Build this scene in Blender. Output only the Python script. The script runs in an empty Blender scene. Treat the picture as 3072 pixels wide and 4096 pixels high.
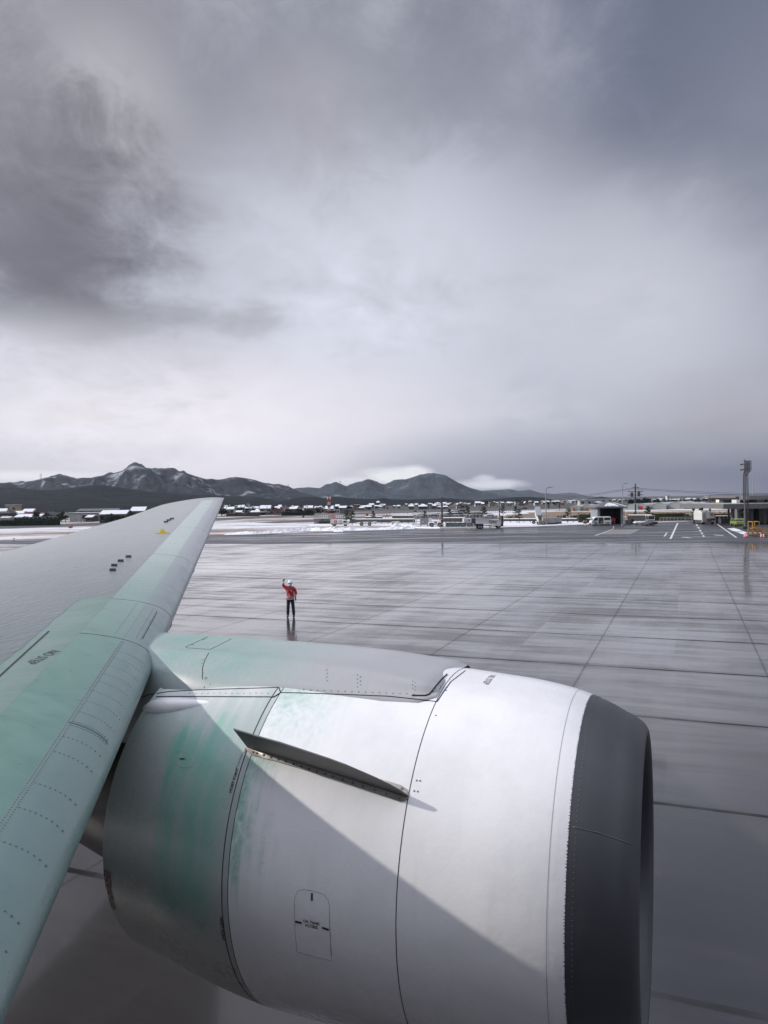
import bpy, bmesh, math, random
import numpy as np
from mathutils import Vector, Matrix, noise
from mathutils.bvhtree import BVHTree
R = math.radians
rnd = random.Random(7)
scn = bpy.context.scene
COL = scn.collection

# ------------------------------------------------------------------ camera
EYE = 5.45                                   # eye height above the apron
FPX, YAW, PITCH, ROLL = 3042.16, .3778, .0158, -.0154   # focal length (source px), plane heading against the view, tilt
def _axes():
    r0, u0, w0 = Vector((1,0,0)), Vector((0,0,1)), Vector((0,1,0))
    w = w0*math.cos(PITCH) - u0*math.sin(PITCH)
    u1 = u0*math.cos(PITCH) + w0*math.sin(PITCH)
    return r0*math.cos(ROLL)+u1*math.sin(ROLL), u1*math.cos(ROLL)-r0*math.sin(ROLL), w
CR, CU, CW = _axes()
cam = bpy.data.cameras.new('camera'); camo = bpy.data.objects.new('camera', cam); COL.objects.link(camo)
camo.matrix_world = Matrix(((CR.x,CU.x,-CW.x,0),(CR.y,CU.y,-CW.y,0),(CR.z,CU.z,-CW.z,EYE),(0,0,0,1)))
cam.sensor_fit = 'HORIZONTAL'; cam.sensor_width = 36; cam.lens = 36*FPX/3072
cam.clip_start = .05; cam.clip_end = 60000
scn.camera = camo
def ray(x, y): return CR*((x-1536)/FPX) - CU*((y-2048)/FPX) + CW
def G(x, y):                                  # ground point seen at a place in the photograph
    d = ray(x, y); t = -EYE/d.z; return Vector((d.x*t, d.y*t, 0))
def AT(x, y, Y):                              # point at distance Y
    d = ray(x, y); t = Y/d.y; return Vector((d.x*t, Y, EYE+d.z*t))
def s2l(c): return tuple(((v/255)/12.92 if v/255 <= .04045 else ((v/255+.055)/1.055)**2.4) for v in c)

# ------------------------------------------------------------------ world
scn.view_settings.view_transform = 'Standard'; scn.view_settings.look = 'None'
scn.view_settings.exposure = 0; scn.view_settings.gamma = 1
SUN_AFT, SUN_IN, SUN_UP = .886, .30, .497     # sun direction in the aeroplane's frame (aft, inboard, up)
cy_, sy_ = math.cos(YAW), math.sin(YAW)
sF, sO = -SUN_AFT, -SUN_IN
sun_dir = Vector((sF*cy_+sO*sy_, sO*cy_-sF*sy_, SUN_UP)).normalized()
world = bpy.data.worlds.new('World'); scn.world = world; world.use_nodes = True
def build_world():
    nt = world.node_tree; N = nt.nodes; L = nt.links; N.clear()
    def n(t, **k):
        x = N.new(t)
        for a, b in k.items(): setattr(x, a, b)
        return x
    def M(op, a, b=None, c=None, clamp=False):
        x = n('ShaderNodeMath', operation=op); x.use_clamp = clamp
        for i, v in enumerate((a, b, c)):
            if v is None: continue
            if isinstance(v, (int, float)): x.inputs[i].default_value = v
            else: L.new(v, x.inputs[i])
        return x.outputs[0]
    tc = n('ShaderNodeTexCoord').outputs['Generated']
    sep = n('ShaderNodeSeparateXYZ'); L.new(tc, sep.inputs[0])
    X, Y, Z = sep.outputs
    zz = M('ADD', M('MAXIMUM', Z, 0.0), .26)
    cb = n('ShaderNodeCombineXYZ'); L.new(M('DIVIDE', X, zz), cb.inputs[0]); L.new(M('DIVIDE', Y, zz), cb.inputs[1])
    def noise_(scale, detail, rough, dist=0, sx=1, sy=1, rz=0, lac=2.0):
        mp = n('ShaderNodeMapping'); mp.inputs['Scale'].default_value = (sx, sy, 1); mp.inputs['Rotation'].default_value = (0, 0, rz)
        L.new(cb.outputs[0], mp.inputs[0])
        t = n('ShaderNodeTexNoise'); t.inputs['Scale'].default_value = scale; t.inputs['Detail'].default_value = detail
        t.inputs['Roughness'].default_value = rough; t.inputs['Distortion'].default_value = dist; t.inputs['Lacunarity'].default_value = lac
        L.new(mp.outputs[0], t.inputs['Vector']); return t.outputs['Fac']
    n1 = noise_(1.7, 10, .60, .35, 1, .75, .30)
    n2 = noise_(6.0, 10, .66, .5, 1, .8, .15)
    n3 = noise_(.5, 5, .5, .4)
    warp = M('ADD', M('MULTIPLY', M('SUBTRACT', n1, .5), 1.15), M('MULTIPLY', M('SUBTRACT', n2, .5), .75))
    def ramp(v, a, b):
        mr = n('ShaderNodeMapRange', interpolation_type='SMOOTHSTEP'); L.new(v, mr.inputs[0])
        mr.inputs[1].default_value = a; mr.inputs[2].default_value = b; return mr.outputs[0]
    def mix(fac, a, b):
        x = n('ShaderNodeMix', data_type='RGBA')
        if isinstance(fac, (int, float)): x.inputs[0].default_value = fac
        else: L.new(fac, x.inputs[0])
        for i, v in ((6, a), (7, b)):
            if isinstance(v, tuple): x.inputs[i].default_value = (*v, 1)
            else: L.new(v, x.inputs[i])
        return x.outputs[2]
    def blob(px, py, rx, ry, warpk=.6):       # soft patch of cloud around one direction of the sky (radii in degrees)
        d = ray(px, py); az = math.atan2(d.x, d.y); el = math.atan2(d.z, math.hypot(d.x, d.y))
        a = M('SUBTRACT', M('ARCTAN2', X, Y), az); e = M('SUBTRACT', M('ARCSINE', Z), el)
        q = M('ADD', M('POWER', M('DIVIDE', a, R(rx)), 2.0), M('POWER', M('DIVIDE', e, R(ry)), 2.0))
        q = M('SQRT', q); q = M('ADD', q, M('MULTIPLY', warp, warpk*2))
        return ramp(q, 1.25, .2)
    c = s2l((172, 174, 187))
    layers = [((300, 150), 26, 10, (150, 149, 158), .8, .9), ((1400, 300), 15, 8, (146, 149, 161), .9, .85),
              ((3000, 0), 24, 15, (104, 111, 130), .5, 1), ((3300, 700), 12, 12, (128, 133, 149), .4, .9), ((1500, 1250), 19, 14, (214, 216, 229), .5, .95), ((2500, 1250), 12, 9, (204, 205, 218), .5, .85),  # top corner patches: cloud tone with lens corner darkening mixed in
              ((420, 420), 5.5, 5, (190, 188, 196), 1.0, .75), ((1250, 420), 5, 4, (168, 166, 175), 1.1, .6), ((1900, 350), 9, 5, (146, 150, 163), 1., .6),
              ((80, 900), 10, 9, (130, 128, 137), .7, .9), ((130, 1010), 8, 5.5, (104, 103, 112), .6, .9), ((-600, 600), 12, 14, (118, 117, 126), 1., .9), ((-50, 330), 5, 5, (136, 134, 143), 1.0, .7),
              ((230, 1290), 6.0, 1.8, (138, 137, 144), .7, .85), ((680, 1250), 4.2, 1.3, (152, 153, 162), .7, .85), ((1000, 1280), 4, 1.5, (186,186,197), .9, .7),
              ((650, 1740), 27, 7.0, (246, 241, 249), .25, 1), ((-200, 1450), 16, 4, (222, 222, 232), .5, .7),
              ((-100, 1860), 14, 2.0, (214, 212, 222), .8, .7), ((300, 1640), 6, 1.2, (238, 232, 234), .8, .6),
              ((3300, 1750), 15, 5.5, (168, 164, 174), .4, .9), ((2000, 1880), 13, 3.4, (164, 166, 182), .3, .85), ((3400, 1980), 33, 4.8, (76, 85, 110), .10, 1), ((2400, 2010), 12, 2.0, (130, 134, 152), .1, .9),
              ((1590, 1908), 3.0, .75, (252, 252, 255), .7, 1), ((1660,1885), 1.2, .5, (250,250,254), .8, .9), ((1400, 1925), 2.2, .35, (236, 236, 244), .4, .9), ((1960, 1938), 3.0, .42, (225, 227, 238), .7, .95), ((1940,1915), .9, .35, (220,222,233), .8, .8), ((90, 1903), 6, .40, (246, 244, 250), .4, .95)]
    for (p, rx, ry, col, wk, amt) in layers:
        f = blob(p[0], p[1], rx, ry, wk); f = M('MULTIPLY', f, amt)
        c = mix(f, c, s2l(col))
    # fine structure of the cloud base, calmer towards the right and the horizon
    left = ramp(X, .45, -.35); hi = ramp(Z, .06, .22)
    k = M('ADD', 1.0, M('MULTIPLY', M('MULTIPLY', warp, M('ADD', .26, M('MULTIPLY', left, .60))), M('ADD', .30, hi)))
    # unseen sky overhead and towards the sun, brightened to light the aeroplane
    top = M('ADD', 1.0, M('MULTIPLY', ramp(Z, .58, .95), 2.2))
    vt = n('ShaderNodeVectorMath', operation='DOT_PRODUCT'); L.new(tc, vt.inputs[0]); vt.inputs[1].default_value = sun_dir
    sunward = M('ADD', 1.0, M('MULTIPLY', ramp(vt.outputs['Value'], .6, 1.0), .6))
    k = M('MULTIPLY', M('MULTIPLY', k, top), sunward)
    vs = n('ShaderNodeVectorMath', operation='SCALE'); L.new(c, vs.inputs[0]); L.new(k, vs.inputs['Scale'])
    gr = mix(ramp(Z, -.004, -.03), vs.outputs[0], (.14, .14, .15))
    bg = n('ShaderNodeBackground'); L.new(gr, bg.inputs[0]); bg.inputs[1].default_value = .97
    sky = n('ShaderNodeTexSky', sky_type='NISHITA'); sky.sun_disc = False
    sky.sun_elevation = math.asin(sun_dir.z); sky.sun_rotation = math.atan2(sun_dir.x, sun_dir.y)
    b2 = n('ShaderNodeBackground'); L.new(sky.outputs[0], b2.inputs[0]); b2.inputs[1].default_value = .004
    ad = n('ShaderNodeAddShader'); L.new(bg.outputs[0], ad.inputs[0]); L.new(b2.outputs[0], ad.inputs[1])
    out = n('ShaderNodeOutputWorld'); L.new(ad.outputs[0], out.inputs[0])
build_world()
world.cycles.sampling_method = 'MANUAL'; world.cycles.sample_map_resolution = 1024
sl = bpy.data.lights.new('sun', 'SUN'); sl.energy = 3.3; sl.angle = R(.9); sl.color = (1, .95, .88)
so = bpy.data.objects.new('sun', sl); COL.objects.link(so); so.rotation_euler = sun_dir.to_track_quat('Z', 'Y').to_euler()

# ------------------------------------------------------------------ materials
MATS = {}
def mat(name, col, rough=.6, metal=0, spec=.5, noise_amt=0, noise_scale=5, bump=0, coat=0, emit=0, alpha=None, space='Object', stretch=(1,1,1), col2=None, thr=(.4,.6)):
    if name in MATS: return MATS[name]
    m = bpy.data.materials.new(name); m.use_nodes = True; nt = m.node_tree; b = nt.nodes['Principled BSDF']
    b.inputs['Base Color'].default_value = (*col, 1); b.inputs['Roughness'].default_value = rough; b.inputs['Metallic'].default_value = metal
    b.inputs['Specular IOR Level'].default_value = spec; b.inputs['Coat Weight'].default_value = coat
    if emit: b.inputs['Emission Color'].default_value = (*col, 1); b.inputs['Emission Strength'].default_value = emit
    if noise_amt or bump or col2:
        tc = nt.nodes.new('ShaderNodeTexCoord'); mp = nt.nodes.new('ShaderNodeMapping'); mp.inputs['Scale'].default_value = stretch
        nt.links.new(tc.outputs[space], mp.inputs[0])
        t = nt.nodes.new('ShaderNodeTexNoise'); t.inputs['Scale'].default_value = noise_scale; t.inputs['Detail'].default_value = 6
        t.inputs['Roughness'].default_value = .6; nt.links.new(mp.outputs[0], t.inputs['Vector'])
        mx = nt.nodes.new('ShaderNodeMix'); mx.data_type = 'RGBA'
        c2 = col2 if col2 else tuple(max(0, v*(1-noise_amt)) for v in col); c1 = col if col2 else tuple(min(1, v*(1+noise_amt)) for v in col)
        mx.inputs[6].default_value = (*c1, 1); mx.inputs[7].default_value = (*c2, 1)
        mr = nt.nodes.new('ShaderNodeMapRange'); mr.inputs[1].default_value = thr[0] if col2 else .3; mr.inputs[2].default_value = thr[1] if col2 else .7
        nt.links.new(t.outputs['Fac'], mr.inputs[0]); nt.links.new(mr.outputs[0], mx.inputs[0]); nt.links.new(mx.outputs[2], b.inputs['Base Color'])
        if bump:
            bp = nt.nodes.new('ShaderNodeBump'); bp.inputs['Strength'].default_value = bump; bp.inputs['Distance'].default_value = .02
            nt.links.new(t.outputs['Fac'], bp.inputs['Height']); nt.links.new(bp.outputs[0], b.inputs['Normal'])
    MATS[name] = m; return m
class NT:                                     # tiny node-graph writer
    def __init__(s, name, **kw):
        s.m = bpy.data.materials.new(name); s.m.use_nodes = True; s.t = s.m.node_tree; s.N = s.t.nodes; s.L = s.t.links
        s.b = s.N['Principled BSDF']; s.tc = s.N.new('ShaderNodeTexCoord')
        for k, v in kw.items(): s.b.inputs[k.replace('_', ' ')].default_value = v
        s.out = s.tc.outputs['Object']
    def math(s, op, *a, clamp=False):
        x = s.N.new('ShaderNodeMath'); x.operation = op; x.use_clamp = clamp
        for i, v in enumerate(a):
            if isinstance(v, (int, float)): x.inputs[i].default_value = v
            else: s.L.new(v, x.inputs[i])
        return x.outputs[0]
    def sep(s, v=None):
        x = s.N.new('ShaderNodeSeparateXYZ'); s.L.new(v or s.out, x.inputs[0]); return x.outputs
    def comb(s, *a):
        x = s.N.new('ShaderNodeCombineXYZ')
        for i, v in enumerate(a):
            if isinstance(v, (int, float)): x.inputs[i].default_value = v
            else: s.L.new(v, x.inputs[i])
        return x.outputs[0]
    def noise(s, scale, detail=5, rough=.55, vec=None, stretch=(1,1,1), rot=(0,0,0), dist=0, loc=(0,0,0)):
        mp = s.N.new('ShaderNodeMapping'); mp.inputs['Scale'].default_value = stretch; mp.inputs['Rotation'].default_value = rot; mp.inputs['Location'].default_value = loc
        s.L.new(vec or s.out, mp.inputs[0]); t = s.N.new('ShaderNodeTexNoise')
        t.inputs['Scale'].default_value = scale; t.inputs['Detail'].default_value = detail; t.inputs['Roughness'].default_value = rough; t.inputs['Distortion'].default_value = dist
        s.L.new(mp.outputs[0], t.inputs['Vector']); return t.outputs['Fac']
    def ramp(s, v, a, b, lo=0, hi=1, smooth=True):
        x = s.N.new('ShaderNodeMapRange'); x.interpolation_type = 'SMOOTHSTEP' if smooth else 'LINEAR'
        s.L.new(v, x.inputs[0])
        for i, q in zip((1,2,3,4), (a,b,lo,hi)): x.inputs[i].default_value = q
        return x.outputs[0]
    def mix(s, f, a, b):
        x = s.N.new('ShaderNodeMix'); x.data_type = 'RGBA'
        for i, v in ((0, f), (6, a), (7, b)):
            if isinstance(v, tuple): x.inputs[i].default_value = (*v, 1)
            elif isinstance(v, (int, float)): x.inputs[i].default_value = v
            else: s.L.new(v, x.inputs[i])
        return x.outputs[2]
    def set(s, name, v):
        if isinstance(v, (int, float)): s.b.inputs[name].default_value = v
        elif isinstance(v, tuple): s.b.inputs[name].default_value = (*v, 1)
        else: s.L.new(v, s.b.inputs[name])
    def bump(s, h, strength=.3, dist=.01):
        x = s.N.new('ShaderNodeBump'); x.inputs['Strength'].default_value = strength; x.inputs['Distance'].default_value = dist
        s.L.new(h, x.inputs['Height']); s.L.new(x.outputs[0], s.b.inputs['Normal'])

# ------------------------------------------------------------------ mesh helpers
class MB:
    def __init__(s): s.v = []; s.f = []; s.mi = []; s.cur = 0
    def add(s, vs, fs):
        o = len(s.v); s.v += [tuple(p) for p in vs]
        for f in fs: s.f.append(tuple(i+o for i in f)); s.mi.append(s.cur)
        return s
    def box(s, x0, x1, y0, y1, z0, z1, M=None):
        v = [Vector((x, y, z)) for z in (z0, z1) for x, y in ((x0,y0),(x1,y0),(x1,y1),(x0,y1))]
        if M is not None: v = [M @ p for p in v]
        return s.add(v, [(3,2,1,0),(4,5,6,7),(0,1,5,4),(1,2,6,5),(2,3,7,6),(3,0,4,7)])
    def cyl(s, a, b, r0, r1=None, n=8):
        a, b = Vector(a), Vector(b); r1 = r0 if r1 is None else r1; d = (b-a).normalized()
        u = d.orthogonal().normalized(); w = d.cross(u)
        v = [c + (u*math.cos(2*math.pi*i/n)+w*math.sin(2*math.pi*i/n))*r for c, r in ((a,r0),(b,r1)) for i in range(n)]
        return s.add(v, [(i, (i+1)%n, n+(i+1)%n, n+i) for i in range(n)] + [tuple(range(n))[::-1], tuple(range(n, 2*n))])
    def tube(s, pts, r, n=6):
        pts = [Vector(p) for p in pts]; rings = []
        for i, p in enumerate(pts):
            d = (pts[min(i+1, len(pts)-1)] - pts[max(i-1, 0)]).normalized()
            u = Vector((0,0,1)) if abs(d.z) < .9 else Vector((1,0,0)); u = (u - d*u.dot(d)).normalized(); w = d.cross(u)
            rings.append([p+(u*math.cos(2*math.pi*k/n)+w*math.sin(2*math.pi*k/n))*r for k in range(n)])
        return s.loft(rings, closed=True, caps=True)
    def loft(s, rings, closed=True, caps=False):
        n = len(rings[0]); v = [p for r in rings for p in r]; f = []
        for i in range(len(rings)-1):
            for k in range(n if closed else n-1):
                k2 = (k+1) % n; f.append((i*n+k, i*n+k2, (i+1)*n+k2, (i+1)*n+k))
        if caps: f += [tuple(range(n))[::-1], tuple((len(rings)-1)*n+k for k in range(n))]
        return s.add(v, f)
    def prism(s, poly, y0, y1):               # outline in x,z pushed from y0 to y1
        n = len(poly); v = [(x, y0, z) for x, z in poly] + [(x, y1, z) for x, z in poly]
        return s.add(v, [tuple(range(n)), tuple(range(n, 2*n))[::-1]] + [(i, n+i, n+(i+1)%n, (i+1)%n) for i in range(n)])
    def build(s, name, m, parent=None, smooth=False, loc=None, rz=None, bevel=0):
        me = bpy.data.meshes.new(name); me.from_pydata(s.v, [], s.f)
        for q in (m if isinstance(m, (list, tuple)) else [m]): me.materials.append(q)
        me.polygons.foreach_set('material_index', s.mi)
        bm = bmesh.new(); bm.from_mesh(me)
        if len(bm.faces) < 60000: bmesh.ops.recalc_face_normals(bm, faces=bm.faces)
        bm.to_mesh(me); bm.free()
        if smooth: me.polygons.foreach_set('use_smooth', [True]*len(me.polygons))
        me.update(); o = bpy.data.objects.new(name, me); COL.objects.link(o)
        if parent: o.parent = parent
        if loc is not None: o.location = loc
        if rz is not None: o.rotation_euler.z = rz
        if bevel:
            b = o.modifiers.new('bevel', 'BEVEL'); b.width = bevel; b.segments = 2; b.limit_method = 'ANGLE'
        return o
def merge_into(o, mb, m):                     # small surface pattern goes into its part's own mesh
    me = o.data; me.materials.append(m); mi = len(me.materials)-1; bm = bmesh.new(); bm.from_mesh(me)
    vs = [bm.verts.new(v) for v in mb.v]
    for f in mb.f: bf = bm.faces.new([vs[i] for i in f]); bf.material_index = mi
    bm.to_mesh(me); bm.free(); return o
def tag(o, label, cat, group=None):
    o['label'] = label; o['category'] = cat
    if group: o['group'] = group
    return o
def thing(name, label, cat, loc=(0,0,0), rz=0, group=None):
    o = bpy.data.objects.new(name, None); COL.objects.link(o); o.location = loc; o.rotation_euler.z = rz
    return tag(o, label, cat, group)
def struct(o, kind='structure'): o['kind'] = kind; return o
def dup(root, loc, rz=None, label=None, scale=None):
    def cp(o, par):
        c = o.copy(); COL.objects.link(c)
        if par: c.parent = par
        for ch in o.children: cp(ch, c)
        return c
    r = cp(root, None); r.location = loc
    if rz is not None: r.rotation_euler.z = rz
    if scale is not None: r.scale = scale if hasattr(scale, '__len__') else (scale,)*3
    if label: r['label'] = label
    return r
def lettering(text, size, name, m, parent, P0, xdir, nrm, bvh=None, off=.003, bold=.0, center=False, line=1.0):
    cu = bpy.data.curves.new('t', 'FONT'); cu.body = text; cu.size = size; cu.offset = bold; cu.space_line = line
    if center: cu.align_x = 'CENTER'; cu.align_y = 'CENTER'
    to = bpy.data.objects.new('t', cu); COL.objects.link(to)
    dg = bpy.context.evaluated_depsgraph_get(); me = bpy.data.meshes.new_from_object(to.evaluated_get(dg))
    bpy.data.objects.remove(to); bpy.data.curves.remove(cu)
    xd = Vector(xdir).normalized(); nz = Vector(nrm).normalized(); yd = nz.cross(xd).normalized(); nz = xd.cross(yd)
    for v in me.vertices:
        p = Vector(P0) + xd*v.co.x + yd*v.co.y
        if bvh:
            loc, n_, _, _ = bvh.find_nearest(p); n_ = n_ if n_.dot(nz) > 0 else -n_; p = loc + n_*off
        else: p = p + nz*off
        v.co = p
    me.name = name; me.materials.clear(); me.materials.append(m)
    o = bpy.data.objects.new(name, me); COL.objects.link(o); o.parent = parent; return o

# common plain materials
WHITE = mat('white_paint', (.74,.75,.76), .4, noise_amt=.06, noise_scale=2)
OFFW = mat('off_white_paint', (.6,.6,.57), .5, noise_amt=.1, noise_scale=3)
GREYP = mat('grey_paint', (.3,.31,.33), .5, noise_amt=.1, noise_scale=3)
DARK = mat('dark_paint', (.03,.032,.035), .5)
BLACK = mat('black_rubber', (.012,.012,.013), .8)
GLASS = mat('dark_glass', (.02,.025,.03), .08, spec=.8)
STEEL = mat('galvanised_steel', (.34,.35,.36), .45, .6, noise_amt=.15, noise_scale=8)
RED = mat('red_paint', (.55,.035,.03), .45)
ORANGE = mat('orange_paint', (.75,.12,.03), .5, noise_amt=.15)
YELLOW = mat('yellow_paint', (.62,.33,.02), .5, noise_amt=.15)
SNOW = mat('snow', (.68,.70,.74), .7, noise_amt=.06, noise_scale=1.5, bump=.3)
WOODP = mat('weathered_wood', (.07,.055,.045), .8, noise_amt=.3)
LINE = mat('road_marking_paint', (.62,.62,.64), .5, col2=(.25,.25,.27), noise_scale=3, thr=(.5,.75))

# ================================================================== ground
cA, sA = math.cos(YAW), math.sin(YAW)
def pl(F, O, z=0): return Vector((F*cA+O*sA, O*cA-F*sA, z))      # aeroplane's frame -> world
def sheet(name, pts, z, m, n=None, parent=None):
    mb = MB(); mb.add([(p[0], p[1], z) for p in pts], [tuple(range(len(pts)))])
    return struct(mb.build(name, m, parent))
# open field: snow over winter grass
g = NT('snowy_grass_field', Roughness=.85)
a = g.noise(.03, 6, .6, stretch=(.35, 1.3, 1), rot=(0,0,.3)); b_ = g.noise(.25, 6, .65, stretch=(.25, 1.5, 1), rot=(0,0,.3)); c_ = g.noise(3, 5, .7)
k = g.math('ADD', g.math('ADD', g.math('MULTIPLY', a, .45), g.math('MULTIPLY', b_, .45)), g.math('MULTIPLY', c_, .12))
grass = g.mix(g.noise(.4, 4), (.17,.095,.06), (.20,.165,.13))
far = g.ramp(g.sep()[1], 330, 370)
near = g.mix(g.ramp(k, .47, .55), grass, (.66,.67,.71))
farc = g.mix(g.ramp(b_, .60, .66), g.mix(c_, (.024,.03,.033), (.055,.055,.055)), (.4,.42,.46))
g.set('Base Color', g.mix(far, near, farc))
g.bump(c_, .5, .1)
sheet('ground', [(-9200,-300),(9200,-300),(9200,10700),(-9200,10700)], 0, g.m)

# concrete apron, in the aeroplane's frame
c = NT('wet_concrete', Roughness=.3)
X, Y, Z = c.sep()
SF, SO, F0_, O0_ = 5.29, 5.50, -3.05, 8.71
def joint(v, off, sp, wn, amp):
    q = c.math('DIVIDE', c.math('SUBTRACT', c.math('ADD', v, c.math('MULTIPLY', c.math('SUBTRACT', wn, .5), amp)), off-sp*.5), sp)
    fr = c.math('FRACT', q); return c.math('MULTIPLY', c.math('ABSOLUTE', c.math('SUBTRACT', fr, .5)), sp), c.math('FLOOR', q)
wn = c.noise(1.2, 3)
dF, iF = joint(X, F0_, SF, wn, .0); dO, iO = joint(Y, O0_, SO, wn, .0)
jn = c.ramp(c.noise(.5, 4, .6, stretch=(.5, 1, 1)), .35, .6, .35, 1)
line = c.math('MAXIMUM', c.math('MULTIPLY', c.ramp(dF, .05, .02), .36), c.math('MULTIPLY', c.ramp(c.math('ADD', dO, c.math('MULTIPLY', wn, .08)), .13, .08), jn))
big = c.noise(.12, 5, .6, stretch=(1, .5, 1)); med = c.noise(.7, 6, .6, stretch=(.35, 1.3, 1)); fine = c.noise(9, 5, .6, stretch=(.6, 1, 1))
edge = c.math('MAXIMUM', c.math('MULTIPLY', c.ramp(c.math('ADD', dO, c.math('MULTIPLY', med, -.75)), .02, -.35), .45),
              c.math('MULTIPLY', c.ramp(c.math('ADD', dF, c.math('MULTIPLY', med, -.42)), -.02, -.22), .12))
wh = c.N.new('ShaderNodeTexWhiteNoise'); wh.noise_dimensions = '2D'; c.L.new(c.comb(iF, iO, 0.0), wh.inputs['Vector']); slab = wh.outputs['Value']
streak = c.noise(.8, 6, .62, stretch=(.22, 1.5, 1), dist=.3); stk2 = c.noise(.5, 5, .6, stretch=(1.4, .16, 1), rot=(0,0,-.2))
wet = c.math('ADD', c.math('ADD', c.math('MULTIPLY', big, .45), c.math('MULTIPLY', streak, .48)), c.math('ADD', c.math('MULTIPLY', stk2, .16), c.math('MULTIPLY', slab, .07)))
wetf = c.ramp(wet, .44, .68)                # 0 damp and matt, 1 standing film of water
oil = c.ramp(c.noise(.16, 5, .7, loc=(3,8,0)), .66, .74)
tyre = c.ramp(c.noise(.55, 4, .6, stretch=(.03, 2.2, 1), rot=(0,0,.35)), .60, .72)
dryc = c.mix(fine, (.068,.064,.065), (.054,.051,.052)); wetc = c.mix(med, (.052,.049,.050), (.036,.034,.035))
col = c.mix(wetf, dryc, wetc); col = c.mix(c.math('MULTIPLY', edge, .7), col, (.03,.028,.03)); col = c.mix(c.math('MULTIPLY', oil, .5), col, (.03,.027,.026))
col = c.mix(c.math('MULTIPLY', tyre, .10), col, (.03,.029,.03)); col = c.mix(c.math('MULTIPLY', line, .9), col, (.012,.012,.013))
c.set('Base Color', col)
ro = c.math('SUBTRACT', .31, c.math('MULTIPLY', wetf, .15)); ro = c.math('ADD', ro, c.math('ADD', c.math('MULTIPLY', edge, .10), c.math('MULTIPLY', line, .35))); ro = c.math('ADD', ro, c.math('MULTIPLY', c.math('SUBTRACT', med, .5), .12))
c.set('Roughness', ro); c.set('Specular IOR Level', c.math('MULTIPLY', c.math('SUBTRACT', 1.0, c.math('MULTIPLY', line, .9)), .95))
c.b.inputs['Coat Roughness'].default_value = .06; c.b.inputs['Coat IOR'].default_value = 1.33; c.L.new(c.math('MULTIPLY', c.math('MULTIPLY', wetf, c.math('SUBTRACT', 1.0, line)), c.math('SUBTRACT', 1.0, c.math('MULTIPLY', edge, .5))), c.b.inputs['Coat Weight'])
c.bump(c.math('ADD', c.math('MULTIPLY', fine, .12), c.math('ADD', c.math('MULTIPLY', med, .8), c.math('MULTIPLY', line, -.6))), .12, .008)
eL, eR = G(-700, 2177), G(3400, 2172)
def to_pl(p): return (p.x*cA - p.y*sA, p.x*sA + p.y*cA)
ap = MB(); pts = [(120,-70), to_pl(eR+(eR-eL)*.6), to_pl(eL), (-190,-70)]
ap.add([(F, O, .004) for F, O in pts], [(0,1,2,3)])
struct(ap.build('concrete_apron', c.m, rz=-YAW))

# wet asphalt strip beyond the apron
w = NT('wet_asphalt', Roughness=.3)
p1 = w.noise(.3, 6, .6, stretch=(.10, 1.2, 1)); p2 = w.noise(1.6, 5, .6, stretch=(.12, 1.2, 1))
wp = w.ramp(w.math('ADD', w.math('MULTIPLY', p1, .65), w.math('MULTIPLY', p2, .4)), .45, .62)
w.set('Base Color', w.mix(wp, (.028,.030,.040), (.055,.055,.062))); w.set('Roughness', w.math('ADD', .62, w.math('MULTIPLY', wp, -.42))); w.set('Specular IOR Level', .5)
def W_(*pts): return [G(x, y) for x, y in pts]
sheet('asphalt_road', [eL, eR+(eR-eL)*.1] + W_((3600,2060),(2250,2101),(1980,2112),(1640,2116),(1200,2133),(850,2141),(300,2153),(-600,2176)), .012, w.m)
asph2 = mat('dry_asphalt', (.06,.06,.066), .6, noise_amt=.25, noise_scale=.6, stretch=(.2,1,1))
sheet('runway', W_((-900,2137),(0,2116),(600,2096),(1240,2064),(1560,2054),(1900,2046),(2250,2036)) + W_((2250,2032),(1900,2040),(1560,2047),(1240,2056),(600,2084),(0,2103),(-900,2123)), .01, asph2)
sheet('perimeter_road', W_((-900,2114),(0,2096),(600,2079),(1240,2051),(1700,2042),(2100,2032)) + W_((2100,2030),(1700,2039),(1240,2048),(600,2076),(0,2093),(-900,2111)), .01, asph2)
sheet('taxiway', W_((1010,2091),(1100,2093),(1210,2090),(1580,2064),(1560,2060),(1240,2078)), .014, asph2)
field = NT('dry_brown_field', Roughness=.9)
fn = field.noise(.08, 6, .6, stretch=(.2,1.3,1)); field.set('Base Color', field.mix(fn, (.15,.098,.055), (.24,.165,.10)))
sheet('dry_field', W_((1960,2076),(2260,2079),(3400,2072),(3400,2040),(2700,2043),(2240,2043),(2070,2052)), .008, field.m)
sheet('field_path', W_((2100,2050.5),(2260,2046),(3400,2048.5),(3400,2047),(2260,2044.5),(2100,2049)), .02, SNOW)
sheet('car_park_road', W_((1640,2077),(1990,2077),(1990,2056),(1900,2046),(1640,2060)), .016, asph2)
for nm, pp in (('snow_verge', [(1235,2104),(1600,2104),(1980,2099),(1980,2094),(1600,2096),(1235,2096)]), ('snow_verge', [(2010,2101),(2150,2101),(2150,2082),(2010,2082)]),
               ('snow_verge', [(2232,2098),(2336,2096),(2336,2080),(2232,2082)]), ('snow_verge', [(1260,2083),(1900,2085),(1900,2080),(1260,2078)]),
               ('snow_verge', [(1930,2064),(2120,2055),(2100,2049),(1900,2058)]), ('snow_verge', [(2520,2089),(2600,2087),(2600,2081),(2520,2083)]),
               ('snow_verge', [(2250,2068),(3100,2068),(3100,2066),(2250,2066)]), ('snow_verge', [(2680,2041),(2960,2037),(2960,2030),(2680,2034)])):
    sheet(nm, W_(*pp), .02, SNOW)
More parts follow.
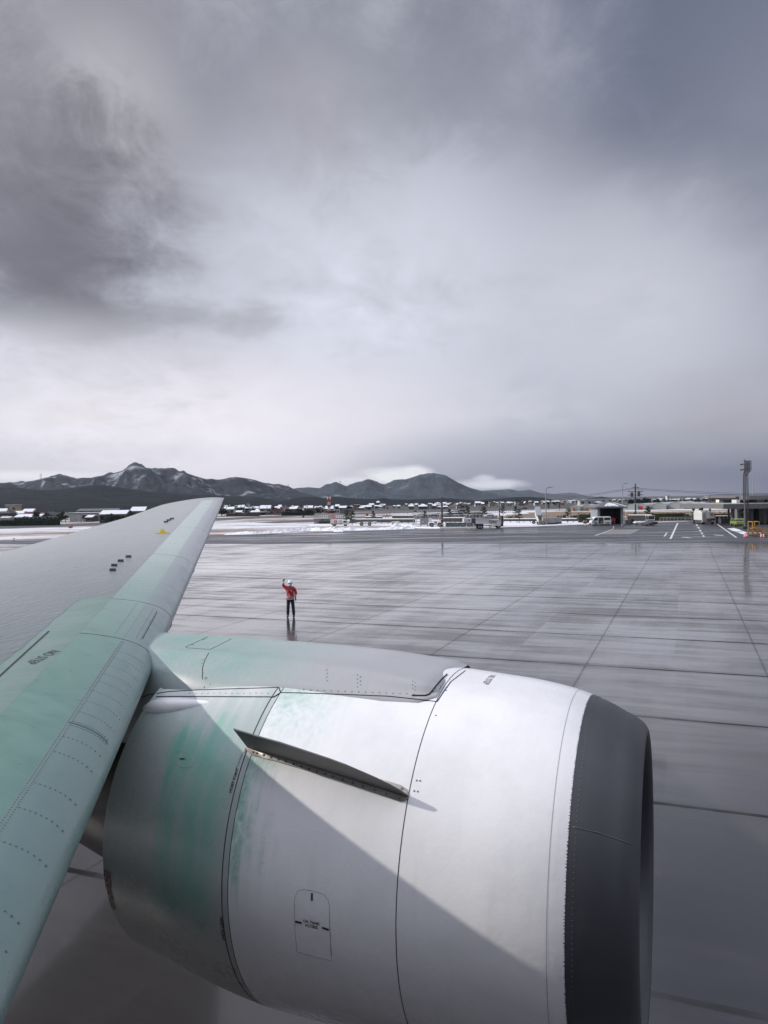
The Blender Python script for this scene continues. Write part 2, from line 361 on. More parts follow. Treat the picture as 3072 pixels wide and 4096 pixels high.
for pp in ([(2907,2115),(2935,2113),(2962,2119),(2925,2120)], [(2920,2121),(2953,2119),(2972,2124),(2940,2126)], [(2940,2128),(2975,2126),(2990,2131),(2962,2132)], [(2955,2134),(2990,2130),(3002,2132),(2975,2138)], [(2856,2086),(2878,2085),(2890,2088),(2862,2089)], [(1100,2139),(1330,2134),(1420,2134),(1300,2137)]):
    sheet('snow_patch', W_(*pp), .024, SNOW)
def mark(name, a, b_, wd):
    A, B = G(*a), G(*b_); d = (B-A); nrm = Vector((-d.y, d.x, 0)).normalized()*wd/2
    mb = MB(); mb.add([A+nrm, A-nrm, B-nrm, B+nrm], [(0,1,2,3)]); mb.v = [(x, y, .018) for x, y, z in mb.v]; return struct(mb.build(name, LINE))
mark('lane_marking', (2869,2097), (2946,2151), .22); mark('lane_marking', (2711,2092), (2682,2156), .25)
for i in range(5): mark('dashed_lane_marking', (2786+i*6.6, 2098+i*11), (2789.5+i*6.6, 2103.5+i*11), .25)
mark('dashed_lane_marking', (2668,2131), (2657,2146), .2); mark('cross_marking', (2672,2118), (2900,2118), .35)
mark('lane_marking', (2453,2117), (2380,2143), .2); mark('edge_marking', (2740,2094), (2805,2095), .5)
def arrow(x, y, s, flip):
    P = G(x, y); mb = MB(); q = -1 if flip else 1
    mb.add([(P.x-.15*s, P.y-1*s*q, .019), (P.x+.15*s, P.y-1*s*q, .019), (P.x+.15*s, P.y+.3*s*q, .019), (P.x-.15*s, P.y+.3*s*q, .019)], [(0,1,2,3)])
    mb.add([(P.x-.6*s, P.y+.3*s*q, .019), (P.x+.6*s, P.y+.3*s*q, .019), (P.x, P.y+1.3*s*q, .019)], [(0,1,2)])
    struct(mb.build('road_arrow_marking', LINE))
arrow(2748, 2151, 1.1, False); arrow(2870, 2141, 1.2, True)
patch = mat('light_concrete_patch', (.16,.155,.15), .35, noise_amt=.15, noise_scale=.8)
sheet('concrete_patch', W_((2400,2137),(2522,2137),(2562,2118),(2462,2118)), .016, patch)

# ================================================================== hills
def ridge(name, prof, Yd, T, m, seed, rough=1.0, foot=1.15, nx=420, ny=40, jag=1.0):
    xs = [p[0] for p in prof]; P = [AT(x, y, Yd) for x, y in prof]
    wx = np.array([p.x for p in P]); wz = np.array([p.z for p in P])
    X = np.linspace(wx[0], wx[-1], nx); H = np.interp(X, wx, wz); rings = []
    ty = list(np.linspace(0, 1, ny)) + list(np.linspace(1, 2, 8))[1:]
    for t in ty:
        row = []
        for x, h in zip(X, H):
            y = Yd - T + T*t if t <= 1 else Yd + (t-1)*T*.8
            u = t if t <= 1 else 2-t
            s = math.sin(u*math.pi/2)**foot
            v = Vector((x/T*2.2+seed, y/T*1.2, seed*1.7))
            rdg = 1-abs(noise.fractal(v*2, 1., 2., 5, noise_basis='PERLIN_ORIGINAL'))*1.6
            n2 = noise.fractal(v*9, .8, 2., 5, noise_basis='PERLIN_ORIGINAL')
            z = h*s + (h*.50*(rdg-.62)*math.sin(u*math.pi)*rough*(1 if foot < 2 else s)) + h*.07*n2*u*jag*rough*(1 if foot < 2 else s)
            z += Yd*.00030*noise.noise(Vector((x/Yd*420, y/Yd*420, seed)))*jag*u
            if t < 1: z = min(z, (h-EYE)*(y/Yd)*(.93+.065*t)+EYE)     # spurs stay below the summit line
            row.append((x*(y/Yd), y, max(z, -5)))
        rings.append(row)
    mb = MB(); mb.loft(rings, closed=False)
    return struct(mb.build(name, m, smooth=True))
def forest(name, dark, light, snow, amt, scale, blue=0):
    f = NT(name, Roughness=.95); f.set('Specular IOR Level', .1)
    n1 = f.noise(scale, 7, .65); n2 = f.noise(scale*6, 6, .7); n3 = f.noise(scale*30, 4, .7); zc = f.sep()[2]
    base = f.mix(f.ramp(n2, .35, .65), dark, light)
    base = f.mix(f.math('MULTIPLY', f.ramp(n3, .5, .7), .35), base, tuple(v*.45 for v in dark))
    sm = f.math('MULTIPLY', f.ramp(f.math('ADD', f.math('MULTIPLY', n1, .6), f.math('MULTIPLY', n2, .45)), *amt), f.ramp(n3, .3, .6, .35, 1))
    f.set('Base Color', f.mix(sm, base, snow)); f.bump(f.math('ADD', n2, f.math('MULTIPLY', n3, .6)), 1.0, 34); return f.m
HM1 = forest('snowy_forest', (.018,.026,.038), (.042,.052,.070), (.42,.45,.52), (.56,.66), .0022)
HM2 = forest('dark_forest', (.010,.016,.024), (.024,.032,.042), (.2,.22,.25), (.74,.8), .004)
HM3 = forest('snow_dusted_forest', (.026,.042,.058), (.055,.075,.095), (.4,.45,.52), (.60,.70), .0018)
big_peak = [(-400,1950),(-150,1940),(0,1931),(84,1928),(133,1922),(181,1910),(241,1899),(283,1908),(313,1914),(347,1914),(392,1904),(446,1894),(488,1882),(518,1861),(539,1855),(561,1861),(585,1870),(639,1876),(681,1878),(729,1885),(772,1900),(826,1917),(844,1914),(874,1920),(904,1917),(928,1911),(964,1909),(1008,1916),(1045,1929),(1074,1938),(1117,1939),(1150,1945),(1178,1956),(1230,1975),(1290,1992),(1380,2005)]
ridge('mountain', big_peak, 3600, 1500, HM1, 3.1)
ridge('mountain', [(1040,2000),(1120,1975),(1178,1954),(1207,1951),(1233,1948),(1280,1952),(1309,1936),(1323,1934),(1339,1927),(1359,1933),(1385,1944),(1421,1933),(1442,1927),(1468,1916),(1500,1929),(1537,1941),(1574,1926),(1630,1916),(1685,1896),(1731,1892),(1787,1907),(1833,1931),(1870,1948),(1926,1963),(1980,1975),(2060,1990)], 5200, 1800, HM3, 8.4)
ridge('mountain', [(1750,1985),(1870,1968),(1926,1963),(2000,1959),(2040,1957),(2074,1963),(2120,1960),(2167,1972),(2259,1979),(2330,1986),(2420,1990)], 7000, 1600, HM3, 12.4)
ridge('mountain', [(2080,1990),(2180,1979),(2240,1973),(2279,1970),(2300,1972),(2320,1977),(2340,1982),(2400,1989),(2500,1990)], 9000, 1500, HM3, 15.2, rough=.4)
ridge('mountain', [(2780,1984),(2850,1979),(2886,1976),(2905,1975),(2944,1978),(3000,1976),(3072,1974),(3300,1972),(3500,1980)], 9000, 1500, HM3, 19.2, rough=.4)
ridge('foothill', [(-400,1950),(-200,1945),(0,1949),(60,1949),(120,1956),(200,1960),(300,1950),(362,1940),(422,1940),(512,1955),(603,1965),(760,1976),(904,1984),(972,1985),(1027,1987),(1063,1994),(1117,2005),(1180,2012),(1240,2016)], 2200, 1660, HM2, 5.7, foot=3.0, ny=70)
ridge('foothill', [(1060,2012),(1117,2006),(1153,1998),(1189,1990),(1225,1986),(1262,1987),(1298,1992),(1327,1985),(1370,1989),(1424,1994),(1500,1996),(1537,1991),(1560,1997),(1640,1998),(1700,1996),(1800,1993),(1900,2001),(1980,1996),(2010,1993),(2060,1988),(2120,1987),(2180,1992),(2210,1999),(2260,2004)], 1900, 1200, HM2, 9.9, rough=.7, foot=3.0, ny=60)
ridge('foothill', [(2330,1996),(2380,1990),(2400,1986),(2420,1988),(2450,1994),(2700,1990),(2900,1990),(3300,1985)], 2600, 500, HM2, 21.9, rough=.5)

# ================================================================== the airliner
plane = thing('airliner', 'white jet airliner with green de-icing fluid on its wing and engine, close beside the viewer', 'airliner', pl(-3, -2.65), -YAW)
def A(F, O, U): return Vector((F+3, O+2.65, U+EYE))
MW = Matrix.Translation(pl(-3, -2.65)) @ Matrix.Rotation(-YAW, 4, 'Z'); MI = MW.inverted()
def lray(x, y):
    o = MI @ Vector((0,0,EYE)); d = (MI.to_3x3() @ ray(x, y)).normalized(); return o, d
def bvh_of(o):
    return BVHTree.FromPolygons([v.co.copy() for v in o.data.vertices], [tuple(p.vertices) for p in o.data.polygons])
def hit(bv, x, y):
    o, d = lray(x, y); l, n, i, t = bv.ray_cast(o, d)
    if l is None: return None, None
    return l, (n if n.dot(d) < 0 else -n)
# --- materials
TEAL = (.13,.37,.29)
def nacelle_mat(name, stain):
    m = NT(name, Roughness=.28); m.set('Coat Weight', .25); m.b.inputs['Coat Roughness'].default_value = .15
    X, Y, Z = m.sep()
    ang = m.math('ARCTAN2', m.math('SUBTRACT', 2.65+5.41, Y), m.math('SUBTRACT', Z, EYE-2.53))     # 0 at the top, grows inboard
    F = m.math('SUBTRACT', X, 3.0)
    cv = m.comb(m.math('MULTIPLY', F, 1.0), m.math('MULTIPLY', ang, 1.3), 0.0)
    dirt = m.noise(1.6, 6, .65, vec=cv, stretch=(1,1,1)); run = m.noise(10, 6, .66, vec=cv, stretch=(1.0,.09,1)); drop = m.noise(22, 4, .6, vec=cv, stretch=(1,.8,1))
    base = m.mix(m.ramp(dirt, .35, .75), (.80,.80,.81), (.70,.70,.715))
    base = m.mix(m.math('MULTIPLY', m.ramp(run, .55, .8), .16), base, (.42,.42,.42))
    if stain and len(stain) > 2: base = m.mix(m.ramp(m.math('ADD', ang, m.math('MULTIPLY', run, .3)), .45, 1.0, .35, 1), base, (.40,.405,.41))  # greyer down the inboard side: fluid film, with shade put into the colour
    if stain:
        # de-icing fluid run down from the wing and pylon on the aft, upper inboard side
        lo = stain[1]
        k = m.math('ADD', m.math('MULTIPLY', m.math('SUBTRACT', run, .5), .9), m.math('MULTIPLY', m.math('SUBTRACT', dirt, .5), 1.1))
        Fk = m.math('ADD', F, m.math('MULTIPLY', k, .55)); ak = m.math('ADD', ang, m.math('MULTIPLY', k, .5))
        if len(stain) > 2:
            a1 = m.math('MULTIPLY', m.ramp(Fk, -2.62, -2.95), m.ramp(Fk, -3.62, -3.2))
            a1 = m.math('MULTIPLY', a1, m.math('MULTIPLY', m.ramp(ak, .55, .95), m.ramp(ak, 1.85, 1.55)))
            thin = m.math('MULTIPLY', m.ramp(ak, .3, .7), m.ramp(ak, 2.1, 1.2)); a1 = m.math('MAXIMUM', a1, m.math('MULTIPLY', thin, .35))
        else:
            a1 = m.math('MULTIPLY', m.ramp(Fk, -2.0, -2.65), m.ramp(ak, 1.0, .5))
            a2 = m.math('MULTIPLY', m.ramp(Fk, -2.42, -2.66), m.math('MULTIPLY', m.ramp(ak, .7, .9), m.ramp(ak, 1.7, 1.35))); a1 = m.math('MAXIMUM', a1, m.math('MULTIPLY', a2, 1.3))
        spk = m.ramp(m.math('ADD', m.math('MULTIPLY', drop, .45), m.math('MULTIPLY', dirt, .55)), .36, .66, .25, 1) if len(stain) == 2 else m.ramp(m.math('ADD', m.math('MULTIPLY', run, .7), m.math('MULTIPLY', dirt, .5)), .38, .78, .40, 1.0)
        base = m.mix(m.math('MULTIPLY', m.math('MULTIPLY', a1, spk), .92 if len(stain) > 2 else .7), base, TEAL)
    m.set('Base Color', base); m.set('Roughness', m.ramp(dirt, .3, .8, .22, .42)); m.bump(m.math('ADD', m.math('MULTIPLY', dirt, 1.0), m.math('MULTIPLY', drop, .05)), .35, .018); return m.m
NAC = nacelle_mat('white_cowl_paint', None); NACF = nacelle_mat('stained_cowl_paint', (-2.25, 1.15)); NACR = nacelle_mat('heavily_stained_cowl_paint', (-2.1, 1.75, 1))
lipm = NT('inlet_lip_metal', Roughness=.46, Metallic=.25); ln = lipm.noise(3, 6, .6); lf = lipm.noise(60, 3, .6)
lipm.set('Base Color', lipm.mix(ln, (.040,.042,.050), (.075,.078,.088))); lipm.bump(m if False else lf, .12, .002); LIPM = lipm.m
SEAM = mat('dark_panel_gap', (.02,.02,.022), .7); BOLT = mat('dark_fastener', (.13,.17,.165), .5)
INK = mat('stencil_ink', (.045,.055,.055), .6); INKR = mat('dark_red_stencil_ink', (.12,.02,.02), .6)
BARE = mat('bare_dark_metal', (.05,.047,.045), .4, .6, noise_amt=.3, noise_scale=2)
# --- nacelle
NK = .9545
def nO(F): return 5.3946 - .0064*F
def nU(F): return -2.5826 - .0272*F
_ns = [(-.262,1.005),(-.275,1.032),(-.33,1.078),(-.42,1.122),(-.52,1.170),(-.637,1.2120),(-.7324,1.2400),(-1.0,1.283),(-1.3,1.303),(-1.59,1.318),(-2.2,1.352),(-2.7588,1.3601),(-3.2,1.318),(-3.5,1.268),(-3.8397,1.2175)]
def nr(F):
    fs = [a for a, b in _ns][::-1]; rs = [b for a, b in _ns][::-1]
    if F <= fs[0]: return rs[0]
    if F >= fs[-1]: return rs[-1]
    i = max(j for j in range(len(fs)) if fs[j] <= F); i = min(i, len(fs)-2)
    def tg(j):
        if j == 0: return (rs[1]-rs[0])/(fs[1]-fs[0])
        if j == len(fs)-1: return (rs[-1]-rs[-2])/(fs[-1]-fs[-2])
        return .5*((rs[j+1]-rs[j])/(fs[j+1]-fs[j]) + (rs[j]-rs[j-1])/(fs[j]-fs[j-1]))
    h = fs[i+1]-fs[i]; t = (F-fs[i])/h
    return (2*t**3-3*t*t+1)*rs[i] + (t**3-2*t*t+t)*h*tg(i) + (-2*t**3+3*t*t)*rs[i+1] + (t**3-t*t)*h*tg(i+1)
def ring(F, r, n=160): return [A(F, nO(F)-math.sin(a)*r, nU(F)+math.cos(a)*r*NK) for a in (2*math.pi*i/n for i in range(n))]
def cowl(name, Fs, m, off=0, ends=(.03,.03), rs=None):
    rings = []; prof = [(F, nr(F)+off) for F in Fs] if rs is None else list(zip(Fs, rs))
    if ends[0]: prof = [(prof[0][0], prof[0][1]-ends[0])] + prof
    if ends[1]: prof = prof + [(prof[-1][0], prof[-1][1]-ends[1])]
    mb = MB(); mb.loft([ring(F, r) for F, r in prof]); o = mb.build(name, m, plane, smooth=True)
    md = o.modifiers.new('edge', 'EDGE_SPLIT'); md.split_angle = R(40); return o
lin = lambda a, b, n: [a+(b-a)*i/(n-1) for i in range(n)]
inner = [(-.262,1.005),(-.259,.985),(-.268,.96),(-.30,.935),(-.40,.915),(-.6,.905)]
lipF = lin(-.637, -.315, 12) + [-.30,-.28,-.27,-.262]
lip = cowl('inlet_lip', lipF + [a for a, b in inner[1:]], LIPM, ends=(.0,0), rs=[nr(F) for F in lipF] + [b for a, b in inner[1:]])
cowl('inlet_duct', [-.6,-.9,-1.3,-1.62], mat('duct_lining', (.11,.112,.12), .5), ends=(0,0), rs=[.903,.91,.93,.94])
inlet = cowl('inlet_cowl', lin(-.6385, -1.585, 22), NAC)
fanc = cowl('fan_cowl', lin(-1.591, -2.706, 24), NACF)
cowl('hoist_band', lin(-2.7105, -2.753, 4), NACR, off=-.002)
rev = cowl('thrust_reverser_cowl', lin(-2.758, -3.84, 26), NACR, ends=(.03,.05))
cowl('inner_barrel', lin(-.66, -3.82, 20), SEAM, ends=(0,0), rs=[nr(F)-.035 for F in lin(-.66,-3.82,20)])
# red paint edge roughness of the lip: small chips of bare metal along the paint line
mb = MB(); r2 = random.Random(3)
for i in range(420):
    a = 2*math.pi*i/420 + r2.uniform(-.004,.004); Fq = -.641; r = nr(Fq)+.0012; w_ = r2.uniform(.001,.005); d_ = r2.uniform(.0,.007)
    q = []
    for da, dF in ((-w_, .004), (w_, .004), (w_*.5, -d_), (-w_*.6, -d_*.8)):
        q.append(A(Fq+dF, nO(Fq)-math.sin(a+da)*r, nU(Fq)+math.cos(a+da)*r*NK))
    mb.add(q, [(0,1,2,3)])
merge_into(lip, mb, LIPM)
mb = MB()                                      # thin seam behind the lip and rivets
for i in range(240):
    a = 2*math.pi*i/240
    for Fq in (-.60,):
        p = A(Fq, nO(Fq)-math.sin(a)*nr(Fq), nU(Fq)+math.cos(a)*nr(Fq)*NK); c_ = A(Fq, nO(Fq), nU(Fq)); d = (p-c_).normalized(); mb.cyl(p, p+d*.0015, .004, n=5)
merge_into(lip, mb, mat('lip_rivet', (.10,.105,.115), .4, .3))
def ringseam(name, F, w, m, a0=0, a1=2*math.pi, off=.0012, n=240):
    mb = MB(); rows = []
    for Fq in (F-w/2, F+w/2):
        rows.append([A(Fq, nO(Fq)-math.sin(a)*(nr(Fq)+off), nU(Fq)+math.cos(a)*(nr(Fq)+off)*NK) for a in lin(a0, a1, n)])
    mb.loft(rows, closed=False); return mb.build(name, m, plane)
ringseam('panel_seam', -.7324, .003, mat('faint_seam', (.3,.3,.31), .6))
ringseam('panel_seam', -1.588, .0045, SEAM); ringseam('panel_seam', -2.7085, .004, SEAM); ringseam('panel_seam', -2.7555, .0045, SEAM)
bv_n = BVHTree.FromPolygons(*(lambda vs, fs: (vs, fs))(
    [p for F in lin(-.26, -3.84, 90) for p in ring(F, nr(F))], [(i*160+k, i*160+(k+1)%160, (i+1)*160+(k+1)%160, (i+1)*160+k) for i in range(89) for k in range(160)]))
# lip crease with rivets, at the inboard side
def surf_line(bv, pts, r, name, m, parent, off=0, n=5):
    P = []
    for i in range(len(pts)-1):
        for t in lin(0, 1, 7)[:-1 if i < len(pts)-2 else None]:
            l, nn = hit(bv, pts[i][0]+(pts[i+1][0]-pts[i][0])*t, pts[i][1]+(pts[i+1][1]-pts[i][1])*t)
            if l is not None: P.append(l+nn*off)
    mb = MB(); mb.tube(P, r, n); return mb.build(name, m, parent, smooth=True)
surf_line(bv_n, [(2290,3307),(2390,3330),(2470,3357),(2524,3376)], .0035, 'lip_joint', mat('lip_rivet', (.10,.105,.115), .4, .3), lip)
# nozzle, core and fan
cowl('core_cowl', [-3.2,-3.7,-4.2,-4.8,-5.3], BARE, ends=(0,0), rs=[.86,.84,.76,.62,.52])
cowl('exhaust_cone', [-5.0,-5.4,-5.8,-6.1], BARE, ends=(0,0), rs=[.36,.3,.17,.02])
cowl('fan_duct_wall', [-3.2,-3.835], DARK, ends=(0,0), rs=[1.15,1.165])
mb = MB(); Ff = -1.45
for i in range(34):
    a = 2*math.pi*i/34; v = []
    for r, tw in ((.28,.9),(.6,.6),(.9,.35)):
        for s in (-1, 1):
            aa = a + s*.05*(.9/r)*math.cos(tw)*.7; v.append(A(Ff+s*.09*math.sin(tw), nO(Ff)-math.sin(aa)*r, nU(Ff)+math.cos(aa)*r*NK))
    mb.add(v, [(0,1,3,2),(2,3,5,4)])
mb.build('fan_blades', BARE, plane)
cowl('spinner', [-1.0,-1.05,-1.2,-1.5], GREYP, ends=(0,0), rs=[.0,.08,.2,.3])
# --- stencils and small things on the nacelle
def on(bv, x, y, off=0):
    l, n_ = hit(bv, x, y); return l + n_*off, n_
def stencil(bv, text, p0, p1, size, name, m, parent, bold=0, center=False, line=1.0):
    a, n0 = on(bv, *p0); b, n1 = on(bv, *p1)
    return lettering(text, size, name, m, parent, (a+b)/2 if center else a, b-a, n0+n1, bv, .002, bold, center, line)
stencil(bv_n, 'NO STEP', (1962,2700), (1935,2728), .062, 'no_step_stencil', INK, inlet)
stencil(bv_n, 'HOIST POINT', (925,3172), (945,3104), .026, 'hoist_point_stencil', INK, rev, .0012)
stencil(bv_n, 'HOIST', (984,3012), (996,2982), .026, 'hoist_point_stencil', INK, rev, .0012)
stencil(bv_n, 'T/R LOCKOUT', (948,3076), (962,3040), .016, 'lockout_stencil', INK, rev)
stencil(bv_n, 'HOIST POINT', (880,3665), (888,3745), .028, 'hoist_point_stencil', INK, rev, .0012)
stencil(bv_n, 'CAUTION-CLOSE CORE\nCOWL BEFORE CLOSING\nTHRUST REVERSER', (436,3484), (462,3650), .030, 'caution_stencil', INKR, rev, .0015)
def patch_on(bv, poly, name, m, parent, off, thick=0):
    # a plate lying on the surface inside an outline of places seen in the photograph
    c_ = (sum(p[0] for p in poly)/len(poly), sum(p[1] for p in poly)/len(poly)); rings = []
    for s in (0, .35, .7, 1):
        rr = []
        for i in range(len(poly)):
            for t in (0, .5):
                q0, q1 = poly[i], poly[(i+1) % len(poly)]; q = (q0[0]+(q1[0]-q0[0])*t, q0[1]+(q1[1]-q0[1])*t)
                l, n_ = hit(bv, c_[0]+(q[0]-c_[0])*max(s, .001), c_[1]+(q[1]-c_[1])*max(s, .001)); rr.append(l+n_*off)
        rings.append(rr)
    l, n_ = hit(bv, *c_)
    if thick: rings.append([p-n_*thick for p in rings[-1]])
    mb = MB(); mb.loft(rings); return mb.build(name, m, parent, smooth=True)
door_px = [(1178,3604),(1182,3582),(1192,3566),(1211,3558),(1240,3562),(1276,3571),(1298,3580),(1312,3600),(1318,3625),(1319,3700),(1326,3843),(1257,3826),(1188,3806),(1180,3720)]
door = patch_on(bv_n, door_px, 'oil_tank_access_door', NACF, plane, .0015)
surf_line(bv_n, door_px+[door_px[0]], .0018, 'door_seam', SEAM, door)
for a, b in (((1248.5,3571),(1248.5,3602)), ((1182,3685),(1208,3691)), ((1289,3709),(1316,3718))):
    dx, dy = (3.6, 0) if a[0] == b[0] else (0, 4)
    patch_on(bv_n, [(a[0]-dx,a[1]-dy),(a[0]+dx,a[1]+dy) if dx else (b[0],b[1]-dy),(b[0]+dx,b[1]+dy),(b[0]-dx,b[1]-dy) if dx else (a[0],a[1]+dy)], 'latch', SEAM, door, .004)
stencil(bv_n, 'OIL TANK\nACCESS', (1225,3693), (1267,3702), .024, 'oil_tank_stencil', INK, door, .0008, True)
ov = [(733+38*math.cos(t)*1.0+ (9*math.sin(t)), 3037+34*math.sin(t)) for t in lin(0, 2*math.pi, 15)[:-1]]
pp = patch_on(bv_n, ov, 'pressure_relief_panel', NACR, plane, .001); surf_line(bv_n, ov+[ov[0]], .0022, 'panel_seam', mat('faint_seam', (.3,.3,.31)), pp)
patch_on(bv_n, [(716,3035),(733,3032),(745,3036),(728,3040)], 'placard', SEAM, pp, .003)
mb = MB()
for x, y in [(1667,3122),(1680,3123),(1657,3164),(1671,3166),(1787,2750),(1784,2762),(1743,2862)]:
    l, n_ = on(bv_n, x, y); mb.cyl(l, l+n_*.002, .006, n=8)
merge_into(inlet, mb, BOLT)
# --- strake
mbm = MB(); Aq, nA = on(bv_n, 992, 2987); Bq, nB = on(bv_n, 1637, 3187); nm_ = (nA+nB).normalized(); pn = (Bq-Aq).cross(nm_).normalized()
def onplane(x, y):
    o, d = lray(x, y); t = (Aq-o).dot(pn)/d.dot(pn); return o+d*t
tips = [onplane(*p) for p in [(934,2915),(1020,2941),(1113,2967),(1213,3000),(1312,3033),(1380,3058),(1445,3086),(1500,3110),(1556,3137),(1600,3161)]] + [Bq]
roots = [Aq + (Bq-Aq)*t for t in lin(0, 1, len(tips))]
roots = [on_ - nm_*.03 for on_ in [bv_n.find_nearest(p)[0] for p in roots]]
mb = MB()
for s in (-1, 1): mb.v += [tuple(p + pn*s*.004) for p in tips] + [tuple(p + pn*s*.010) for p in roots]
n = len(tips); 
for s in (0, 1):
    o = s*2*n; mb.f += [(o+i, o+i+1, o+n+i+1, o+n+i) for i in range(n-1)]
mb.f += [(i, i+1, 2*n+i+1, 2*n+i) for i in range(n-1)] + [(0, n, 3*n, 2*n)]; mb.mi = [0]*len(mb.f)
strake = mb.build('strake', mat('strake_shade_grey', (.12,.12,.125), .45), plane)  # fin darkened: shade of its underside put into the colour
fl = [(985,2988),(990,3005),(1008,3022),(1090,3043),(1174,3067),(1290,3102),(1403,3139),(1500,3172),(1602,3207),(1622,3203),(1635,3192),(1637,3187),(1400,3106),(1200,3046),(1000,2987)]
flm = mat('strake_flange_metal', (.40,.37,.335), .42, .25, noise_amt=.08, noise_scale=4)
flo = patch_on(bv_n, fl, 'strake_flange', flm, strake, .008, .012)
fl2 = [(1520,3115),(1570,3130),(1607,3142),(1628,3158),(1637,3178),(1637,3187),(1560,3140)]
patch_on(bv_n, fl2, 'strake_flange', flm, strake, .005, .008)
mb = MB()
for x, y in [(1014,3010),(1028,3014),(1056,3022),(1085,3031),(1114,3039),(1144,3048),(1175,3058),(1206,3068),(1238,3078),(1270,3088),(1303,3098),(1333,3108),(1373,3120),(1412,3133),(1453,3147),(1500,3162),(1547,3178),(1600,3196),(1608,3155)]:
    l, n_ = on(bv_n, x, y); mb.cyl(l+n_*.006, l+n_*.0115, .0075, n=8)
merge_into(flo, mb, BOLT)
# --- pylon
pym = NT('pylon_paint', Roughness=.35); pX, pY, pZ = pym.sep(); pF = pym.math('SUBTRACT', pX, 3.0)
pn1 = pym.noise(2.2, 6, .65); pn2 = pym.noise(14, 5, .6, stretch=(1.4,.5,.12)); pn3 = pym.noise(40, 3, .6)
kk = pym.math('ADD', pF, pym.math('MULTIPLY', pym.math('SUBTRACT', pn1, .5), 1.6))
am = pym.math('MULTIPLY', pym.math('MULTIPLY', pym.ramp(kk, -2.35, -3.3), pym.ramp(pZ, EYE-1.42, EYE-1.22, .45, 1)), pym.ramp(pym.math('ADD', pym.math('MULTIPLY', pn1, .8), pym.math('MULTIPLY', pn3, .5)), .45, .85, .3, 1))
bc = pym.mix(pn1, (.40,.405,.42), (.31,.315,.33)); bc = pym.mix(pym.math('MULTIPLY', pym.ramp(pn2, .5, .75), .3), bc, (.30,.29,.28))
pym.set('Base Color', pym.mix(pym.math('MULTIPLY', am, .85), bc, (.15,.33,.28))); pym.bump(pn3, .08, .003); PYM = pym.m
stn = [(-1.60,.40,.46,-1.296),(-1.70,.42,.54,-1.268),(-1.95,.40,.585,-1.238),(-2.2,.38,.60,-1.212),(-2.6,.36,.60,-1.192),(-3.0,.345,.60,-1.182),(-3.5,.34,.60,-1.176),(-3.9,.34,.56,-1.172),(-4.4,.34,.48,-1.172),(-5.2,.32,.42,-1.19),(-6.2,.25,.3,-1.25)]
_st2 = []
for (a_, b_) in zip(stn, stn[1:]):
    for t_ in (0, .25, .5, .75): _st2.append(tuple(p_+(q_-p_)*t_ for p_, q_ in zip(a_, b_)))
stn = _st2 + [stn[-1]]
def pyl(off=0, st=stn):
    rings = []
    for F, wt, wb, U in st:
        def ns(w_): return nU(F)+math.sqrt(max(nr(F)**2-w_*w_, 0))*NK if F > -3.9 else -1.9
        k3 = (wb-wt)
        rr = []
        for s in (-1, 1):
            seq = [(wb+.012, ns(wb)-.03), (wb, ns(wb)+.004)]
            for q_, dz in ((.8,.16),(.6,.12),(.4,.085),(.22,.055)): seq.append((wt+k3*q_, max(U-dz, ns(wt+k3*q_)+.012)))
            seq += [(wt+.01, U-.028), (wt-.03, U-.012), (wt*.6, U-.004), (wt*.25, U)]
            rr += [A(F, nO(F)-w_*1, u_) for w_, u_ in seq] if s < 0 else [A(F, nO(F)+w_, u_) for w_, u_ in seq[::-1]]
        rings.append(rr)
    return rings
mb = MB(); mb.loft(pyl(), closed=False); mb.loft([pyl()[0]], closed=False, caps=False) if False else None
pylon = mb.build('pylon', PYM, plane, smooth=True)
sb = pylon.modifiers.new('s', 'SUBSURF'); sb.levels = sb.render_levels = 1
bv_p = BVHTree.FromPolygons([Vector(p) for p in mb.v], mb.f)
def both(x, y):
    l1, n1 = hit(bv_n, x, y); l2, n2 = hit(bv_p, x, y); o, _ = lray(x, y)
    if l1 is None: return l2, n2
    if l2 is None: return l1, n1
    return (l1, n1) if (l1-o).length < (l2-o).length else (l2, n2)
class BothB:
    def ray_cast(s, o, d):
        c_ = [q for q in (bv_n.ray_cast(o, d), bv_p.ray_cast(o, d)) if q[0] is not None]
        return min(c_, key=lambda q: q[3]) if c_ else (None,)*4
BB = BothB()
surf_line(BB, [(543,2797),(600,2778),(680,2766),(789,2760),(950,2755),(1115,2750),(1122,2771),(1200,2772),(1400,2779),(1552,2785),(1650,2795),(1748,2807),(1769,2775),(1803,2727),(1861,2683)], .0035, 'pylon_seam', SEAM, pylon, .001)
surf_line(BB, [(1647,2783),(1700,2783),(1716,2778),(1735,2755),(1765,2719),(1788,2698)], .0055, 'pylon_front_seal', SEAM, pylon, .003)
surf_line(BB, [(835,2612),(820,2640),(810,2670),(809,2710),(818,2752)], .003, 'panel_seam', SEAM, pylon)
surf_line(BB, [(830,2548),(742,2588),(750,2592),(840,2598),(925,2556)], .0025, 'panel_seam', SEAM, pylon)
surf_line(BB, [(625,2787),(700,2786),(900,2787),(1095,2788),(1122,2771)], .004, 'hinge_panel_seam', SEAM, pylon, .001)
mb = MB()
for x, y, r in [(822,2712,.012),(847,2732,.018),(769,2579,.01),(815,2558,.01)] + [(760+i*24, 2773+math.sin(i)*1.0, .004) for i in range(14)] + [(1215+i*27.5, 2759+i*1.1, .005) for i in range(17)] + [(812-(i%2)*3, 2640+i*13, .005) for i in range(8)] + [(1307+(i%2)*2, 2680+i*14, .005) for i in range(4)] + [(1430+(i%2)*12, 2700+i*8, .005) for i in range(7)] + [(1650+(i%2)*10, 2725+i*7, .004) for i in range(6)]:
    l, n_ = hit(BB, x, y)
    if l is not None: mb.cyl(l, l+n_*.002, r, n=8)
